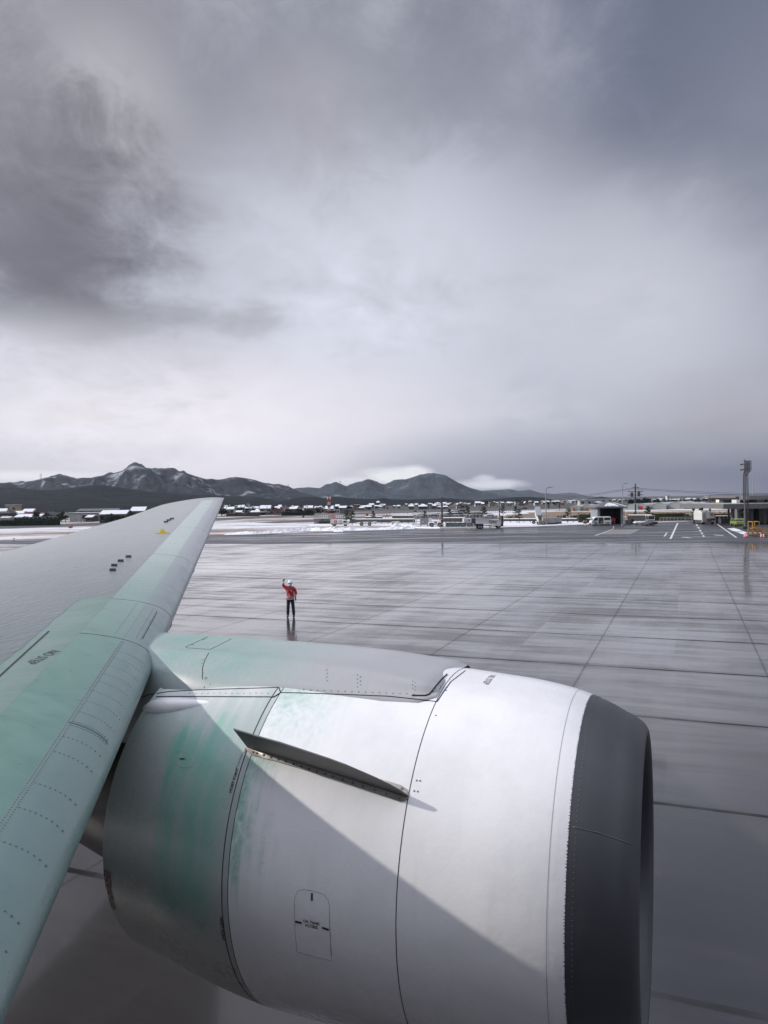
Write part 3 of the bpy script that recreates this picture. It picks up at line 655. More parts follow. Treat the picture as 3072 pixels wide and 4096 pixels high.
pylon.modifiers.clear(); merge_into(pylon, mb, BOLT)
# hinge fairing (bullet) along the top of the reverser cowl
mb = MB(); a0, nn = on(bv_n, 612, 2826); b0, _ = on(bv_n, 885, 2806); a0 = a0 + (a0-b0)*.18; rings = []
ax = (b0-a0); e1 = nn.normalized(); e2 = ax.cross(e1).normalized()
for t, r in ((0,.002),(.04,.03),(.12,.055),(.25,.07),(.4,.066),(.6,.05),(.8,.028),(1,.004)):
    c_ = a0+ax*t - e1*.02; rings.append([c_ + e1*math.cos(q)*r + e2*math.sin(q)*r*1.1 for q in lin(0, 2*math.pi, 17)[:-1]])
mb.loft(rings, caps=True); mb.build('hinge_fairing', NAC, rev, smooth=True)
# --- wing
LSW, LDH = .619, .0868
def leP(O): return -.93-LSW*O, -1.735+LDH*O
def chord(O):
    if O > 5.5: c_ = 7.57-.256*O
    else: c_ = 6.16+(5.5-O)*.55
    if O > 20.2: c_ *= math.sqrt(max(0, 1-((O-20.2)/1.75)**2))*.75+.25
    return c_
LN = math.hypot(LSW, 1); COSL = 1/LN
TC = .115
def half(s): s = max(s, 0); return 5*TC*(.2969*math.sqrt(s)-.126*s-.3516*s*s+.2843*s**3-.1015*s**4)
def tipf(O): return 1 if O < 20.2 else max(0, 1-((O-20.2)/1.5)**2)
def upU(F, O):
    f0, u0 = leP(O); c_ = chord(O); s = min(max((f0-F)/c_, 0), 1.05)
    return u0 + half(min(s, 1))*c_ - .17*s*min(1, max(0, (23.5-O)/6))
def loU(F, O):
    f0, u0 = leP(O); c_ = chord(O); s = min(max((f0-F)/c_, 0), 1)
    return u0 - half(s)*c_*.95 - .17*s*min(1, max(0, (23.5-O)/6))
def P_ed(e, dl, up=True, off=0):              # e along the leading edge, dl square to it
    O0 = e/LN + 0; f0 = -.93 - LSW*O0
    # unit vectors in plan
    lx, ly = -LSW/LN, 1/LN; px, py = -ly, lx
    F = f0 + px*dl; O = O0 + py*dl
    U = upU(F, O) if up else loU(F, O)
    return A(F, O, U + (off if up else -off))
wm = NT('wing_skin_paint', Roughness=.3); wX, wY, wZ = wm.sep(); wF = wm.math('SUBTRACT', wX, 3.0); wO = wm.math('SUBTRACT', wY, 2.65)
dle = wm.math('MULTIPLY', wm.math('SUBTRACT', wm.math('MULTIPLY', wm.math('ADD', wF, .93), -1.0), wm.math('MULTIPLY', wO, LSW)), COSL)   # distance behind the leading edge
ee = wm.math('MULTIPLY', wm.math('ADD', wO, wm.math('MULTIPLY', wm.math('ADD', wF, .93), -LSW)), COSL)
n1 = wm.noise(.9, 6, .6); n2 = wm.noise(5, 6, .65, stretch=(1,.5,1)); n3 = wm.noise(26, 4, .6, stretch=(1.0,.35,1), rot=(0,0,-.5))
film = wm.math('ADD', wm.ramp(wm.math('ADD', dle, wm.math('MULTIPLY', n1, .12)), .95, .92), 0.0)
film = wm.math('MULTIPLY', film, wm.ramp(wm.math('ADD', ee, wm.math('MULTIPLY', n1, 1.5)), 8.35, 8.1))
gry0 = wm.mix(n1, (.36,.37,.38), (.30,.315,.325)); gry = wm.mix(wm.ramp(wm.math('ADD', wO, wm.math('MULTIPLY', n1, 2.5)), 14, 3), gry0, (.15,.17,.18)); teal = wm.mix(wm.ramp(n2, .3, .7), (.20,.275,.25), (.16,.24,.215))  # skin darkens inboard: shade near the root put into the colour, plus fluid film
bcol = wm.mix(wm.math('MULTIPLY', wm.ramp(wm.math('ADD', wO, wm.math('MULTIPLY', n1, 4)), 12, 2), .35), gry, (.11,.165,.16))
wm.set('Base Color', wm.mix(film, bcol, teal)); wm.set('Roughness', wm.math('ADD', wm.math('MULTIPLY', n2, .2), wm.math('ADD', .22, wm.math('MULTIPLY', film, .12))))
n3 = wm.noise(17, 4, .6, stretch=(1.0,.35,1), rot=(0,0,-.5))
wm.bump(wm.math('ADD', wm.math('MULTIPLY', n3, wm.math('ADD', wm.math('MULTIPLY', film, -.75), 1.0)), wm.math('MULTIPLY', n2, .2)), .8, .02); WM = wm.m
slm = NT('slat_paint', Roughness=.3); sX, sY, sZ = slm.sep(); sF = slm.math('SUBTRACT', sX, 3.0); sO_ = slm.math('SUBTRACT', sY, 2.65)
sd = slm.math('MULTIPLY', slm.math('SUBTRACT', slm.math('MULTIPLY', slm.math('ADD', sF, .93), -1.0), slm.math('MULTIPLY', sO_, LSW)), COSL)
se = slm.math('MULTIPLY', slm.math('ADD', sO_, slm.math('MULTIPLY', slm.math('ADD', sF, .93), -LSW)), COSL)
m1 = slm.noise(1.0, 6, .6); m2 = slm.noise(6, 6, .65, stretch=(.5,1,1)); m3 = slm.noise(60, 3, .5)
aft = slm.ramp(sd, .235, .245)
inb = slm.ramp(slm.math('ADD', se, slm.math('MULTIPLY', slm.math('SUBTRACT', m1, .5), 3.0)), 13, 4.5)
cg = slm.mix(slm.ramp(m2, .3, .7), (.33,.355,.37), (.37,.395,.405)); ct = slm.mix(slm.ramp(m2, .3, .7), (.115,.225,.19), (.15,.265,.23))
nosec = slm.mix(slm.math('MULTIPLY', inb, .75), cg, (.10,.195,.175)); aftc = slm.mix(slm.math('ADD', .22, slm.math('MULTIPLY', inb, .78)), (.50,.56,.54), ct)  # inboard slats: green fluid, with root-side shade darkened into the colour
green_lo = slm.math('MULTIPLY', slm.ramp(se, 4.0, 3.0), slm.ramp(sd, .09, .04))
slm.set('Base Color', slm.mix(aft, nosec, aftc)); slm.set('Roughness', slm.ramp(m2, .3, .7, .26, .4)); slm.bump(m3, .03, .002); SLM = slm.m
# wing box
RD = .565
mb = MB(); Os = lin(-.6, 5.4, 10) + lin(5.9, 20, 22) + [20.4,20.8,21.1,21.35,21.55,21.7]
ss = [0,.002,.006,.012,.02,.03,.045,.06,.08,.105,.13,.16,.2,.25,.3,.36,.43,.5,.58,.66,.74,.82,.9,.96,1]
rings = []
for O in Os:
    f0, u0 = leP(O); c_ = chord(O); up = []; lo = []
    sh = 0 if O < 20.2 else .0
    for s in ss:
        F = f0 - c_*s; d_ = .016*min(1, s*200)*(1 if s*c_*COSL < RD-.03 and O < 20.2 else 0)
        k_ = 1 if O < 20.2 else math.sqrt(max(0, 1-((O-20.2)/1.55)**2))
        mid = u0 - .17*s*min(1, max(0, (23.5-O)/6)) + 0
        up.append(A(F, O, mid + half(s)*c_*k_ - d_)); lo.append(A(F, O, mid - half(s)*c_*.95*k_ + d_))
    rings.append(up[::-1] + lo[1:])
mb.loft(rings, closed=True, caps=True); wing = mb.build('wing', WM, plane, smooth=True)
wing.modifiers.new('e', 'EDGE_SPLIT').split_angle = R(60)
bv_w = bvh_of(wing)
# slats: shells over the nose with small gaps between
joints = [1.0, 5.95, 7.43, 10.8, 14.82, 19.0, 23.0]
slats = []
for i in range(len(joints)-1):
    e0, e1_ = joints[i]+.008, joints[i+1]-.008; es = lin(e0, e1_, max(6, int((e1_-e0)/.35)))
    du = [RD*t*t for t in lin(1, 0, 18)]; dl_ = [.0006,.002,.005,.010,.017,.026,.037,.05,.07,.09,.11,.13]
    rings = []
    for e in es:
        rw = []
        tk = .011
        P0 = P_ed(e, RD, True, 0); rw.append(P0)
        for d_ in du:
            o_ = tk*min(1, .4+d_*8); p = P_ed(e, d_, True, o_)
            if d_ < .03: p = p + Vector((cA*0+COSL, LSW*COSL, 0))*tk*(1-d_/.03)
            rw.append(p)
        for d_ in dl_:
            o_ = tk*min(1, .4+d_*8); p = P_ed(e, d_, False, o_)
            if d_ < .03: p = p + Vector((COSL, LSW*COSL, 0))*tk*(1-d_/.03)
            rw.append(p)
        rw.append(P_ed(e, .13, False, -.002)); rings.append(rw)
    m_ = MB(); m_.loft(rings, closed=False)
    for rr in (rings[0], rings[-1]):           # end ribs
        n_ = len(rr); inn = [p + (A(0,0,0)-A(.0,0,.02)) *1.0 for p in rr]; m_.add(rr+inn, [(k, k+1, n_+k+1, n_+k) for k in range(n_-1)])
    o = m_.build('slat', SLM, wing, smooth=True); o.modifiers.new('e', 'EDGE_SPLIT').split_angle = R(35); slats.append((joints[i], joints[i+1], o))
def strip_ed(name, pts, w, m, off, parent=wing):
    # narrow dark band along (e, d) places, both on the upper surface
    mb = MB(); rows = [[], []]
    for i, (e, d_) in enumerate(pts):
        e2, d2 = pts[min(i+1, len(pts)-1)]; e1, d1 = pts[max(i-1, 0)]; L_ = math.hypot(e2-e1, d2-d1); nx_, ny_ = -(d2-d1)/L_, (e2-e1)/L_
        for k, s in ((0,-1),(1,1)): rows[k].append(P_ed(e+nx_*w*s/2, max(d_+ny_*w*s/2, .0003), True, off))
    mb.loft(rows, closed=False); return mb.build(name, m, parent)
for j in joints[1:-1]: strip_ed('slat_gap', [(j, RD*t*t) for t in lin(0, 1, 16)], .034, SEAM, .002)
dots = MB()
def dot(e, d_, r=.0055, off=.0115):
    p = P_ed(e, d_, True, off); q = P_ed(e+.01, d_, True, off); s_ = P_ed(e, d_+.005, True, off); nrm = (q-p).cross(s_-p).normalized()
    if nrm.z < 0 and nrm.x < 0: nrm = -nrm
    if nrm.z < 0: nrm = -nrm
    dots.cyl(p-nrm*.001, p+nrm*.0012, r, n=6)
for i in range(190):                           # spanwise rivet lines of the inboard leading edge
    e = 1.6 + i*.0235
    if e < 5.9: dot(e, .232, .0035); dot(e+.012, .215, .0035)
for i in range(60): dot(4.62+i*.045, .235 if i % 2 else .225, .003)
for e in [2.05,2.35,2.72,3.0,3.25,3.62]:
    for k in range(9): dot(e, .205-.022*k+.0, .0055)
for e in [4.0,4.06]:
    for k in range(15): dot(e, .21-.0142*k, .005)
for k in range(9): dot(3.83, .21-.023*k, .005); dot(2.2, .21-.023*k, .0045)
for e in [4.22,4.42,4.62,4.82,5.0,5.2,5.4,5.6]:
    for k in range(12): dot(e, .205-.017*k, .0035 if e > 4.5 else .004)
for k in range(34): dot(5.98+.12+k*.036, .15, .003); dot(5.98+.12+k*.036, .115, .003)
for k in range(40): dot(6.05+k*.033, .31, .003)
for _s in slats[:3]: pass
merge_into(slats[0][2], dots, BOLT)
strip_ed('panel_seam', [(4.03, RD*.40*t*t+.002) for t in lin(0, 1, 10)], .008, SEAM, .0125)
strip_ed('panel_seam', [(e, .80+.012*(e-5)) for e in lin(1.5, 6.02, 20)], .011, SEAM, .003)
strip_ed('panel_seam', [(e, RD+.004) for e in lin(1.2, 22, 60)], .009, BOLT, .0025)
strip_ed('panel_seam', [(e, .105+.02*math.sin(0)) for e in lin(6.15, 7.2, 10)], .006, SEAM, .0125)
# skid-marked blocks, lifeline fitting, NO STEP
for e, d_ in [(9.25,.857),(9.655,.905),(10.06,.89),(10.47,.851),(15.97,.909),(16.39,.895),(16.75,.861)]:
    c_ = P_ed(e, d_, True, 0); mb = MB(); sx, sy_ , sz = (.055, .085, .05) if e < 12 else (.05, .085, .05)
    dv = Vector((-.35, 1, 0)).normalized(); M_ = Matrix.Translation(c_) @ Matrix.Rotation(-YAW*0+math.atan2(dv.y, dv.x), 4, 'Z')
    Mx = Matrix.Translation(c_) @ Matrix.Rotation(R(22), 4, 'Z')
    w2 = .038 if e < 12 else .045; mb.box(-w2,w2,-.004,.004,-.004,.032, Mx); mb.box(-w2,w2,-.018,.018,-.004,.004, Mx)
    mb.build('vortex_generator', mat('vortex_generator_grey', (.10,.115,.12), .5), wing)
fit_ = MB(); c_ = P_ed(13.717, .74, True, 0); Mx = Matrix.Translation(c_) @ Matrix.Rotation(R(22), 4, 'Z')
fit_.box(-.11,.11,-.05,.05,-.004,.008, Mx); fit_.add([Mx @ Vector(p) for p in ((-.06,-.02,.008),(.06,-.02,.008),(.06,.02,.008),(-.06,.02,.008),(-.012,0,.075),(.012,0,.075))], [(0,1,5,4),(2,3,4,5),(1,2,5),(3,0,4)])
fit_.build('lifeline_fitting', mat('bright_yellow_paint', (.70,.52,.02), .5), wing)
a0, n0 = on(bv_w, 206, 2600); b0, n1_ = on(bv_w, 94, 2656)
lettering('NO STEP', (b0-a0).length/4.1, 'no_step_stencil', INK, wing, a0, b0-a0, n0+n1_, bv_w, .003, .0)
# flap track fairings and flaps under the trailing edge
for O in (3.2, 8.5, 13.5):
    f0, u0 = leP(O); c_ = chord(O); mb = MB(); rings = []
    for t in lin(0, 1, 12):
        F = f0 - c_*(.45+.62*t); r = .22*math.sin(math.pi*min(1, t*1.02))**.7*(1-.012*O)+.005; U = loU(max(F, f0-c_), O)-.12+.02*t
        rings.append([A(F, O+math.cos(q)*r*.6, U+math.sin(q)*r) for q in lin(0, 2*math.pi, 13)[:-1]])
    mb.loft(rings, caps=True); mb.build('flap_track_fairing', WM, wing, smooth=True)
# fuselage with its window row and belly fairing
fus = MB(); rings = []
for F in [-28,-24,-20,-16] + lin(-14, 12, 10) + [14,16,17.5,18.6,19]:
    k_ = 1.0
    if F < -14: k_ = 1-((-14-F)/18)**1.6*.75
    if F > 12: k_ = math.sqrt(max(.0004, 1-((F-12)/7.02)**2))
    up_ = (1-k_)*1.2 if F < -14 else -(1-k_)*.5
    rings.append([A(F, -2.66+math.cos(q)*2.515*k_, -.35+up_+math.sin(q)*2.66*k_) for q in lin(0, 2*math.pi, 49)[:-1]])
fus.loft(rings, caps=True); FUS = mat('fuselage_grey_paint', (.2,.205,.215), .4); fo = fus.build('fuselage', FUS, plane, smooth=True)  # white skin, out of view, greyed to cut its bounced light
for i in range(-22, 20):
    if i == 0: continue
    mb = MB(); F = i*.52
    rr = [A(F+.13*math.copysign(abs(math.cos(q))**.6, math.cos(q)), -.139, -.05+.19*math.copysign(abs(math.sin(q))**.6, math.sin(q))) for q in lin(0, 2*math.pi, 17)[:-1]]
    mb.loft([rr, [p+Vector((0,-.05,0)) for p in rr]], caps=True); mb.build('window', GLASS, fo)
mb = MB(); rings = []
for F, k_ in ((1.5,.15),(0,.75),(-2,1),(-6,1),(-9,.8),(-11,.2)):
    rings.append([A(F, -2.66+math.cos(q)*2.9*k_, -1.9+math.sin(q)*1.15*k_) for q in lin(0, 2*math.pi, 33)[:-1]])
mb.loft(rings, caps=True); mb.build('belly_fairing', FUS, fo, smooth=True)

# ================================================================== things on the field
def spot(x0, x1, y0, y1, Y=None):             # ground place, width and height of what fills this patch of the photograph
    xm = (x0+x1)/2
    if Y is None: p = G(xm, y1)
    else: q = AT(xm, y1, Y); p = Vector((q.x, q.y, 0))
    return p, AT(x1, y0, p.y).x-AT(x0, y0, p.y).x, AT(xm, y0, p.y).z
TYRE = BLACK
def wheel(parent, x, y, r=.32, wd=.2, name='wheel'):
    mb = MB(); mb.cyl((x, y-wd/2, r), (x, y+wd/2, r), r, n=14); w_ = mb.build(name, TYRE, parent)
    m2 = MB(); m2.cyl((x, y-wd/2-.012, r), (x, y+wd/2+.012, r), r*.58, n=10); m2.build('rim', STEEL, w_); return w_
def paint(name, c_, rough=.3): return mat(name, c_, rough, coat=.3)
def car(label, x0, x1, y0, y1, col, style='hatch', rz=0, Y=None, group=None, name='parked_car', snow=False):
    p, w_, h = spot(x0, x1, y0, y1, Y); t = thing(name, label, 'car', p, rz, group)
    L_ = {'hatch': 3.9, 'kei': 3.3, 'sedan': 4.5, 'van': 4.5, 'suv': 4.5}[style]; Hh = {'hatch': 1.48, 'kei': 1.65, 'sedan': 1.42, 'van': 1.85, 'suv': 1.62}[style]; wd = 1.62
    if rz == 0: k = w_/L_
    else: k = h/Hh
    k = min(max(k, .7), 1.25)
    prof = {'hatch': [(-.5,.25),(-.5,.62),(-.36,.68),(-.22,.98),(.28,1.0),(.42,.80),(.5,.66),(.5,.25)],
            'kei':   [(-.5,.22),(-.5,.60),(-.40,.66),(-.30,.98),(.42,1.0),(.49,.70),(.5,.22)],
            'sedan': [(-.5,.28),(-.5,.58),(-.25,.68),(-.10,.98),(.20,1.0),(.36,.74),(.5,.68),(.5,.28)],
            'van':   [(-.5,.2),(-.5,.50),(-.42,.58),(-.28,.97),(.44,1.0),(.5,.62),(.5,.2)],
            'suv':   [(-.5,.26),(-.5,.60),(-.28,.66),(-.16,.97),(.38,1.0),(.48,.72),(.5,.26)]}[style]
    m = paint(f'{col}_car_paint', COLS[col]); mb = MB()
    mb.prism([(x*L_, z*Hh) for x, z in prof], -wd/2, wd/2); mb.build('body', m, t, bevel=.08)
    top = [(x*L_, z*Hh) for x, z in prof if z > .6]; zs = [z for x, z in top]
    g_ = MB(); za, zb = .69*Hh, .93*Hh
    def xat(z, side):
        q = prof if side < 0 else prof[::-1]
        for (xa, za_), (xb, zb_) in zip(q, q[1:]):
            if min(za_, zb_) <= z/Hh <= max(za_, zb_) and zb_ != za_ and zb_ > .6: return (xa+(xb-xa)*((z/Hh-za_)/(zb_-za_)))*L_
        return side*.4*L_
    xl0, xl1, xr0, xr1 = xat(za, -1), xat(zb, -1), xat(za, 1), xat(zb, 1)
    g_.prism([(xl0+.12, za), (xr0-.12, za), (xr1-.08, zb), (xl1+.08, zb)], -wd/2-.012, wd/2+.012); g_.build('side_window', GLASS, t)
    for s_, a_, b_ in ((-1, xl0, xl1), (1, xr0, xr1)):
        q = MB(); q.add([(a_+s_*.02, -wd*.42, za), (a_+s_*.02, wd*.42, za), (b_+s_*.02, wd*.38, zb), (b_+s_*.02, -wd*.38, zb)], [(0,1,2,3)]); q.build('windscreen' if s_ < 0 else 'rear_window', GLASS, t)
        for yy in (-.6, .6):
            q = MB(); q.box(s_*L_*.5-.03, s_*L_*.5+.02, yy-.14, yy+.14, .5*Hh-.06, .5*Hh+.07); q.build('headlight' if s_ < 0 else 'tail_light', OFFW if s_ < 0 else RED, t)
    for x in (-.31, .31):
        for y in (-wd/2+.05, wd/2-.05): wheel(t, x*L_, y, .31)
    if snow:
        q = MB(); q.box(xl1+.1, xr1-.1, -.6, .6, Hh-.01, Hh+.07); q.build('roof_snow', SNOW, t)
    t.scale = (k,)*3; return t
COLS = dict(white=(.68,.69,.70), silver=(.36,.38,.40), dark_grey=(.07,.075,.085), navy=(.035,.05,.09), black=(.02,.02,.024), lime=(.22,.32,.03), pearl=(.56,.57,.56), grey=(.19,.2,.21))
# --- car park
gp = 'cars in the car park behind the fence'
car('small white boxy car, leftmost in the car park', 1668, 1692, 2059, 2070, 'white', 'kei', group=gp)
car('long black car beside the white boxy one in the car park', 1715, 1755, 2056, 2068, 'black', 'sedan', group=gp)
car('white car behind the long black car', 1736, 1766, 2053, 2064, 'white', 'sedan', group=gp)
car('silver sedan just right of the thick pole', 1769, 1788, 2054, 2067, 'silver', 'hatch', rz=.5, group=gp)
car('dark grey hatchback between silver sedan and silver minivan', 1779, 1797, 2053, 2065, 'dark_grey', 'hatch', rz=.5, group=gp)
car('silver minivan in the middle of the car park', 1797, 1829, 2050, 2067, 'silver', 'van', group=gp)
car('navy car right behind the silver minivan', 1823, 1842, 2049, 2063, 'navy', 'hatch', rz=.4, group=gp)
car('white car between two dark ones in the car park', 1830, 1852, 2049, 2062, 'white', 'hatch', rz=.4, group=gp)
car('long dark grey estate car at the end of the row', 1840, 1866, 2047, 2061, 'dark_grey', 'suv', rz=.3, group=gp)
car('dark blue car parked farthest back, above the row', 1836, 1856, 2040, 2049, 'navy', 'suv', group=gp)
car('white kei car parked under the carport', 1873, 1888, 2055, 2066, 'white', 'kei', group=gp)
car('pearl car beside the white kei car under the carport', 1888, 1908, 2056, 2067, 'pearl', 'hatch', group=gp)
car('grey car at the right end of the carport', 1904, 1922, 2057, 2067, 'grey', 'hatch', group=gp)
car('white hatchback parked behind the boarding stairs', 1941, 1977, 2059, 2073, 'white', 'hatch', group=gp)
car('black car far off on the field road', 2087, 2103, 2032, 2038, 'black', 'sedan', group=gp)
car('small dark car on the road left of the carport', 1812, 1822, 2041, 2048, 'white', 'kei', group=gp)['label'] = 'small white car alone behind the silver minivan'
lime = car('lime green sedan under the terminal canopy, seen from its rear', 2923, 2978, 2074, 2105, 'lime', 'sedan', rz=R(-101))
# carport
p, w_, h = spot(1866, 1922, 2046, 2068); t = thing('carport', 'open steel carport with a pale flat roof over parked cars', 'carport', p+Vector((0,1,0)))
mb = MB(); mb.box(-w_/2, w_/2, -2, 3, h-.25, h); mb.build('roof', OFFW, t)
for i in range(4):
    for y in (-1.8, 2.8): mb = MB(); mb.cyl((-w_/2+.2+i*(w_-.4)/3, y, 0), (-w_/2+.2+i*(w_-.4)/3, y, h-.25), .06, n=6); mb.build('post', STEEL, t)
# --- airline mark: a red disc with a white wing cut into it
def crane_mark(parent, x, y, z, r, name='crane_mark'):
    mb = MB(); mb.add([(x+math.cos(a)*r, y, z+math.sin(a)*r) for a in lin(0, 2*math.pi, 25)[:-1]], [tuple(range(24))]); o = mb.build(name, RED, parent)
    m2 = MB(); q = [(-.15,-.95),(.15,-.95),(.12,-.3),(.55,.1),(.75,.55),(.35,.2),(.1,.0),(.22,.45),(.05,.75),(-.05,.45),(-.1,.0),(-.4,.25),(-.75,.5),(-.5,.05),(-.12,-.3)]
    m2.add([(x+a*r, y-.006, z+b*r) for a, b in q], [tuple(range(len(q)))]); m2.build('white_wing', WHITE, o); return o
def flat_text(text, size, name, m, parent, P0, bold=0, shear=0, tilt=0, center=True):
    o = lettering(text, size, name, m, parent, (0,0,0), (1,0,0), (0,-1,0), off=0, bold=bold, center=center)
    for v in o.data.vertices: v.co.x += v.co.z*shear
    o.location = P0; o.rotation_euler.y = tilt; return o
# --- catering truck
p, w_, h = spot(1323, 1397, 2078, 2104); L_ = w_
t = thing('catering_truck', 'white box truck with a red round mark, parked behind the snow bank', 'truck', p)
mb = MB(); mb.box(-L_/2, L_*.10, -1, 1, .55, h); mb.build('cargo_box', WHITE, t, bevel=.03)
crane_mark(t, -L_*.22, -1.01, h*.68, .32); q = MB(); q.box(-L_*.0, L_*.06, -1.02, -1.0, h*.72, h*.80); q.build('vent', DARK, t)
mb = MB(); mb.box(-L_/2, L_*.45, -.5, .5, .35, .55); mb.build('chassis', DARK, t)
mb = MB(); mb.prism([(L_*.14,.35),(L_*.14,h*.90),(L_*.36,h*.90),(L_*.47,h*.52),(L_/2,h*.45),(L_/2,.35)], -.95, .95); cab = mb.build('cab', WHITE, t, bevel=.05)
mb = MB(); mb.prism([(L_*.20,h*.52),(L_*.20,h*.82),(L_*.35,h*.82),(L_*.40,h*.52)], -.965, .965); mb.build('side_window', GLASS, cab)
mb = MB(); mb.add([(L_*.372,-.85,h*.88),(L_*.372,.85,h*.88),(L_*.475,.85,h*.54),(L_*.475,-.85,h*.54)], [(0,1,2,3)]); mb.build('windscreen', GLASS, cab)
mb = MB(); mb.box(L_*.43, L_*.505, -.8, -.5, h*.25, h*.38); mb.build('headlight', OFFW, cab)
for x in (-L_*.3, L_*.30):
    for y in (-.8, .8): wheel(t, x, y, .38)
# --- belt loader
p, w_, h = spot(1424, 1506, 2086, 2103); t = thing('belt_loader', 'low white belt loader vehicle to the right of the box truck', 'belt loader', p)
mb = MB(); mb.box(-w_*.40, w_*.42, -.9, .9, .40, h*.80); mb.build('body', WHITE, t, bevel=.04)
mb = MB(); M_ = Matrix.Translation((0,-.2,h*.92)) @ Matrix.Rotation(R(-2), 4, 'Y'); mb.box(-w_/2, w_/2, -.45, .45, -.18, .05, M_); cv = mb.build('conveyor', OFFW, t)
mb = MB(); mb.box(-w_/2+.1, w_/2-.1, -.3, .3, .05, .08, M_); mb.build('belt', BLACK, cv)
mb = MB(); mb.box(w_*.22, w_*.30, -.85, -.55, h*.6, h*.98); mb.build('steering_console', GREYP, t); mb = MB(); mb.box(-w_*.05,w_*.0,-.915,-.9,h*.38,h*.52); mb.build('emblem', DARK, t)
for x in (-w_*.22, w_*.17):
    for y in (-.8, .8): wheel(t, x, y, .4)
# --- cream generator box, warning boxes
def cabinet(name, label, cat, px, m, depth=1.2, doors=2, legs=True, group=None):
    p, w_, h = spot(*px); t = thing(name, label, cat, p+Vector((0,depth/2,0)), 0, group); b0 = .15*h if legs else 0
    mb = MB(); mb.box(-w_/2, w_/2, -depth/2, depth/2, b0, h-.06); mb.build('housing', m, t, bevel=.02)
    mb = MB(); mb.box(-w_/2-.04, w_/2+.04, -depth/2-.04, depth/2+.04, h-.06, h); mb.build('lid', m, t)
    for i in range(doors):
        x0 = -w_/2+w_*i/doors+.05; mb = MB(); mb.box(x0, x0+w_/doors-.1, -depth/2-.02, -depth/2, b0+.1, h-.2); d_ = mb.build('door', m, t)
        q = MB(); q.box(x0+.06, x0+.14, -depth/2-.05, -depth/2-.02, (h+b0)/2-.1, (h+b0)/2+.1); q.build('handle', DARK, d_)
    if legs:
        for x in (-w_/2+.15, w_/2-.15):
            for y in (-depth/2+.12, depth/2-.12): mb = MB(); mb.box(x-.06, x+.06, y-.06, y+.06, 0, b0); mb.build('leg', DARK, t)
    return t, w_, h
cabinet('ground_power_unit', 'cream coloured power unit with two doors on the snow', 'power unit', (1567, 1598, 2086, 2099), mat('cream_paint', (.56,.52,.40), .5), 1.1)
t, w_, h = cabinet('equipment_cabinet', 'tall grey equipment cabinet with white labels by the big snow heap', 'cabinet', (1681, 1714, 2074, 2104), GREYP, 1.2, 2)
mb = MB(); mb.box(-w_*.3, -w_*.05, -.66, -.64, h*.5, h*.62); mb.build('label_plate', WHITE, t)
cabinet('equipment_cabinet', 'narrow pale cabinet standing between the parked cars and thick pole', 'cabinet', (1758, 1765, 2052, 2073), OFFW, .5, 1)
cabinet('power_cabinet', 'white notice cabinet beside the grey cabinet behind the tow tractor', 'cabinet', (1713, 1727, 2073, 2090), WHITE, .5, 1)
# signal frame with a white lantern
p, w_, h = spot(1650, 1678, 2042, 2100); t = thing('windsock_frame', 'tall steel frame carrying a white lamp box, left of grey cabinet', 'lamp frame', p)
for x in (-.35*w_, .1*w_):
    mb = MB(); mb.cyl((x,0,.1), (x,0,h*.62 if x > 0 else h*.85), .05, n=6); mb.build('post', STEEL, t)
mb = MB(); mb.box(-.5*w_, .5*w_, -.3, .3, .1, .2); mb.box(-.5*w_,-.4*w_,-.4,.4,0,.35); mb.box(.4*w_,.5*w_,-.4,.4,0,.35); mb.build('base', STEEL, t)
mb = MB(); mb.box(-.37*w_, .12*w_, -.04, .04, h*.55, h*.58); mb.build('crossbar', STEEL, t)
mb = MB(); mb.box(-.28*w_, .08*w_, -.3, .3, h*.70, h*.88); mb.build('lamp_box', WHITE, t)
mb = MB(); mb.cyl((-.1*w_,0,h*.88), (-.1*w_,0,h), .32, .38, 10); mb.build('hood', mat('dark_rust_paint', (.08,.04,.035), .6), t)
# tow tractor with towbar tripod
p, w_, h = spot(1713, 1776, 2085, 2107); t = thing('tow_tractor', 'low cream tow tractor beside the grey cabinet', 'tractor', p)
mb = MB(); mb.prism([(-w_/2,.35),(-w_/2,h*.75),(-w_*.12,h*.80),(w_*.05,h*.62),(w_*.42,h*.62),(w_/2,.45),(w_/2,.35)], -.85, .85); mb.build('body', OFFW, t, bevel=.04)
for x in (-w_*.30, w_*.22):
    for y in (-.75, .75): wheel(t, x, y, .42)
mb = MB(); mb.box(-w_*.1, w_*.05, -.5, .5, h*.62, h*.9); mb.build('seat', DARK, t)
p, w_, h = spot(1748, 1766, 2072, 2104); t = thing('beacon_tripod', 'white tripod with an orange beacon standing by tow tractor', 'beacon', p-Vector((0,1.4,0)))
for x, y in ((-.5,-.3),(.5,-.3),(0,.5)): mb = MB(); mb.cyl((x,y,0), (x*.1,y*.1,h*.86), .045, n=6); mb.build('leg', WHITE, t)
mb = MB(); mb.cyl((0,0,h*.84), (0,0,h), .26, .2, 10); mb.build('beacon', ORANGE, t)
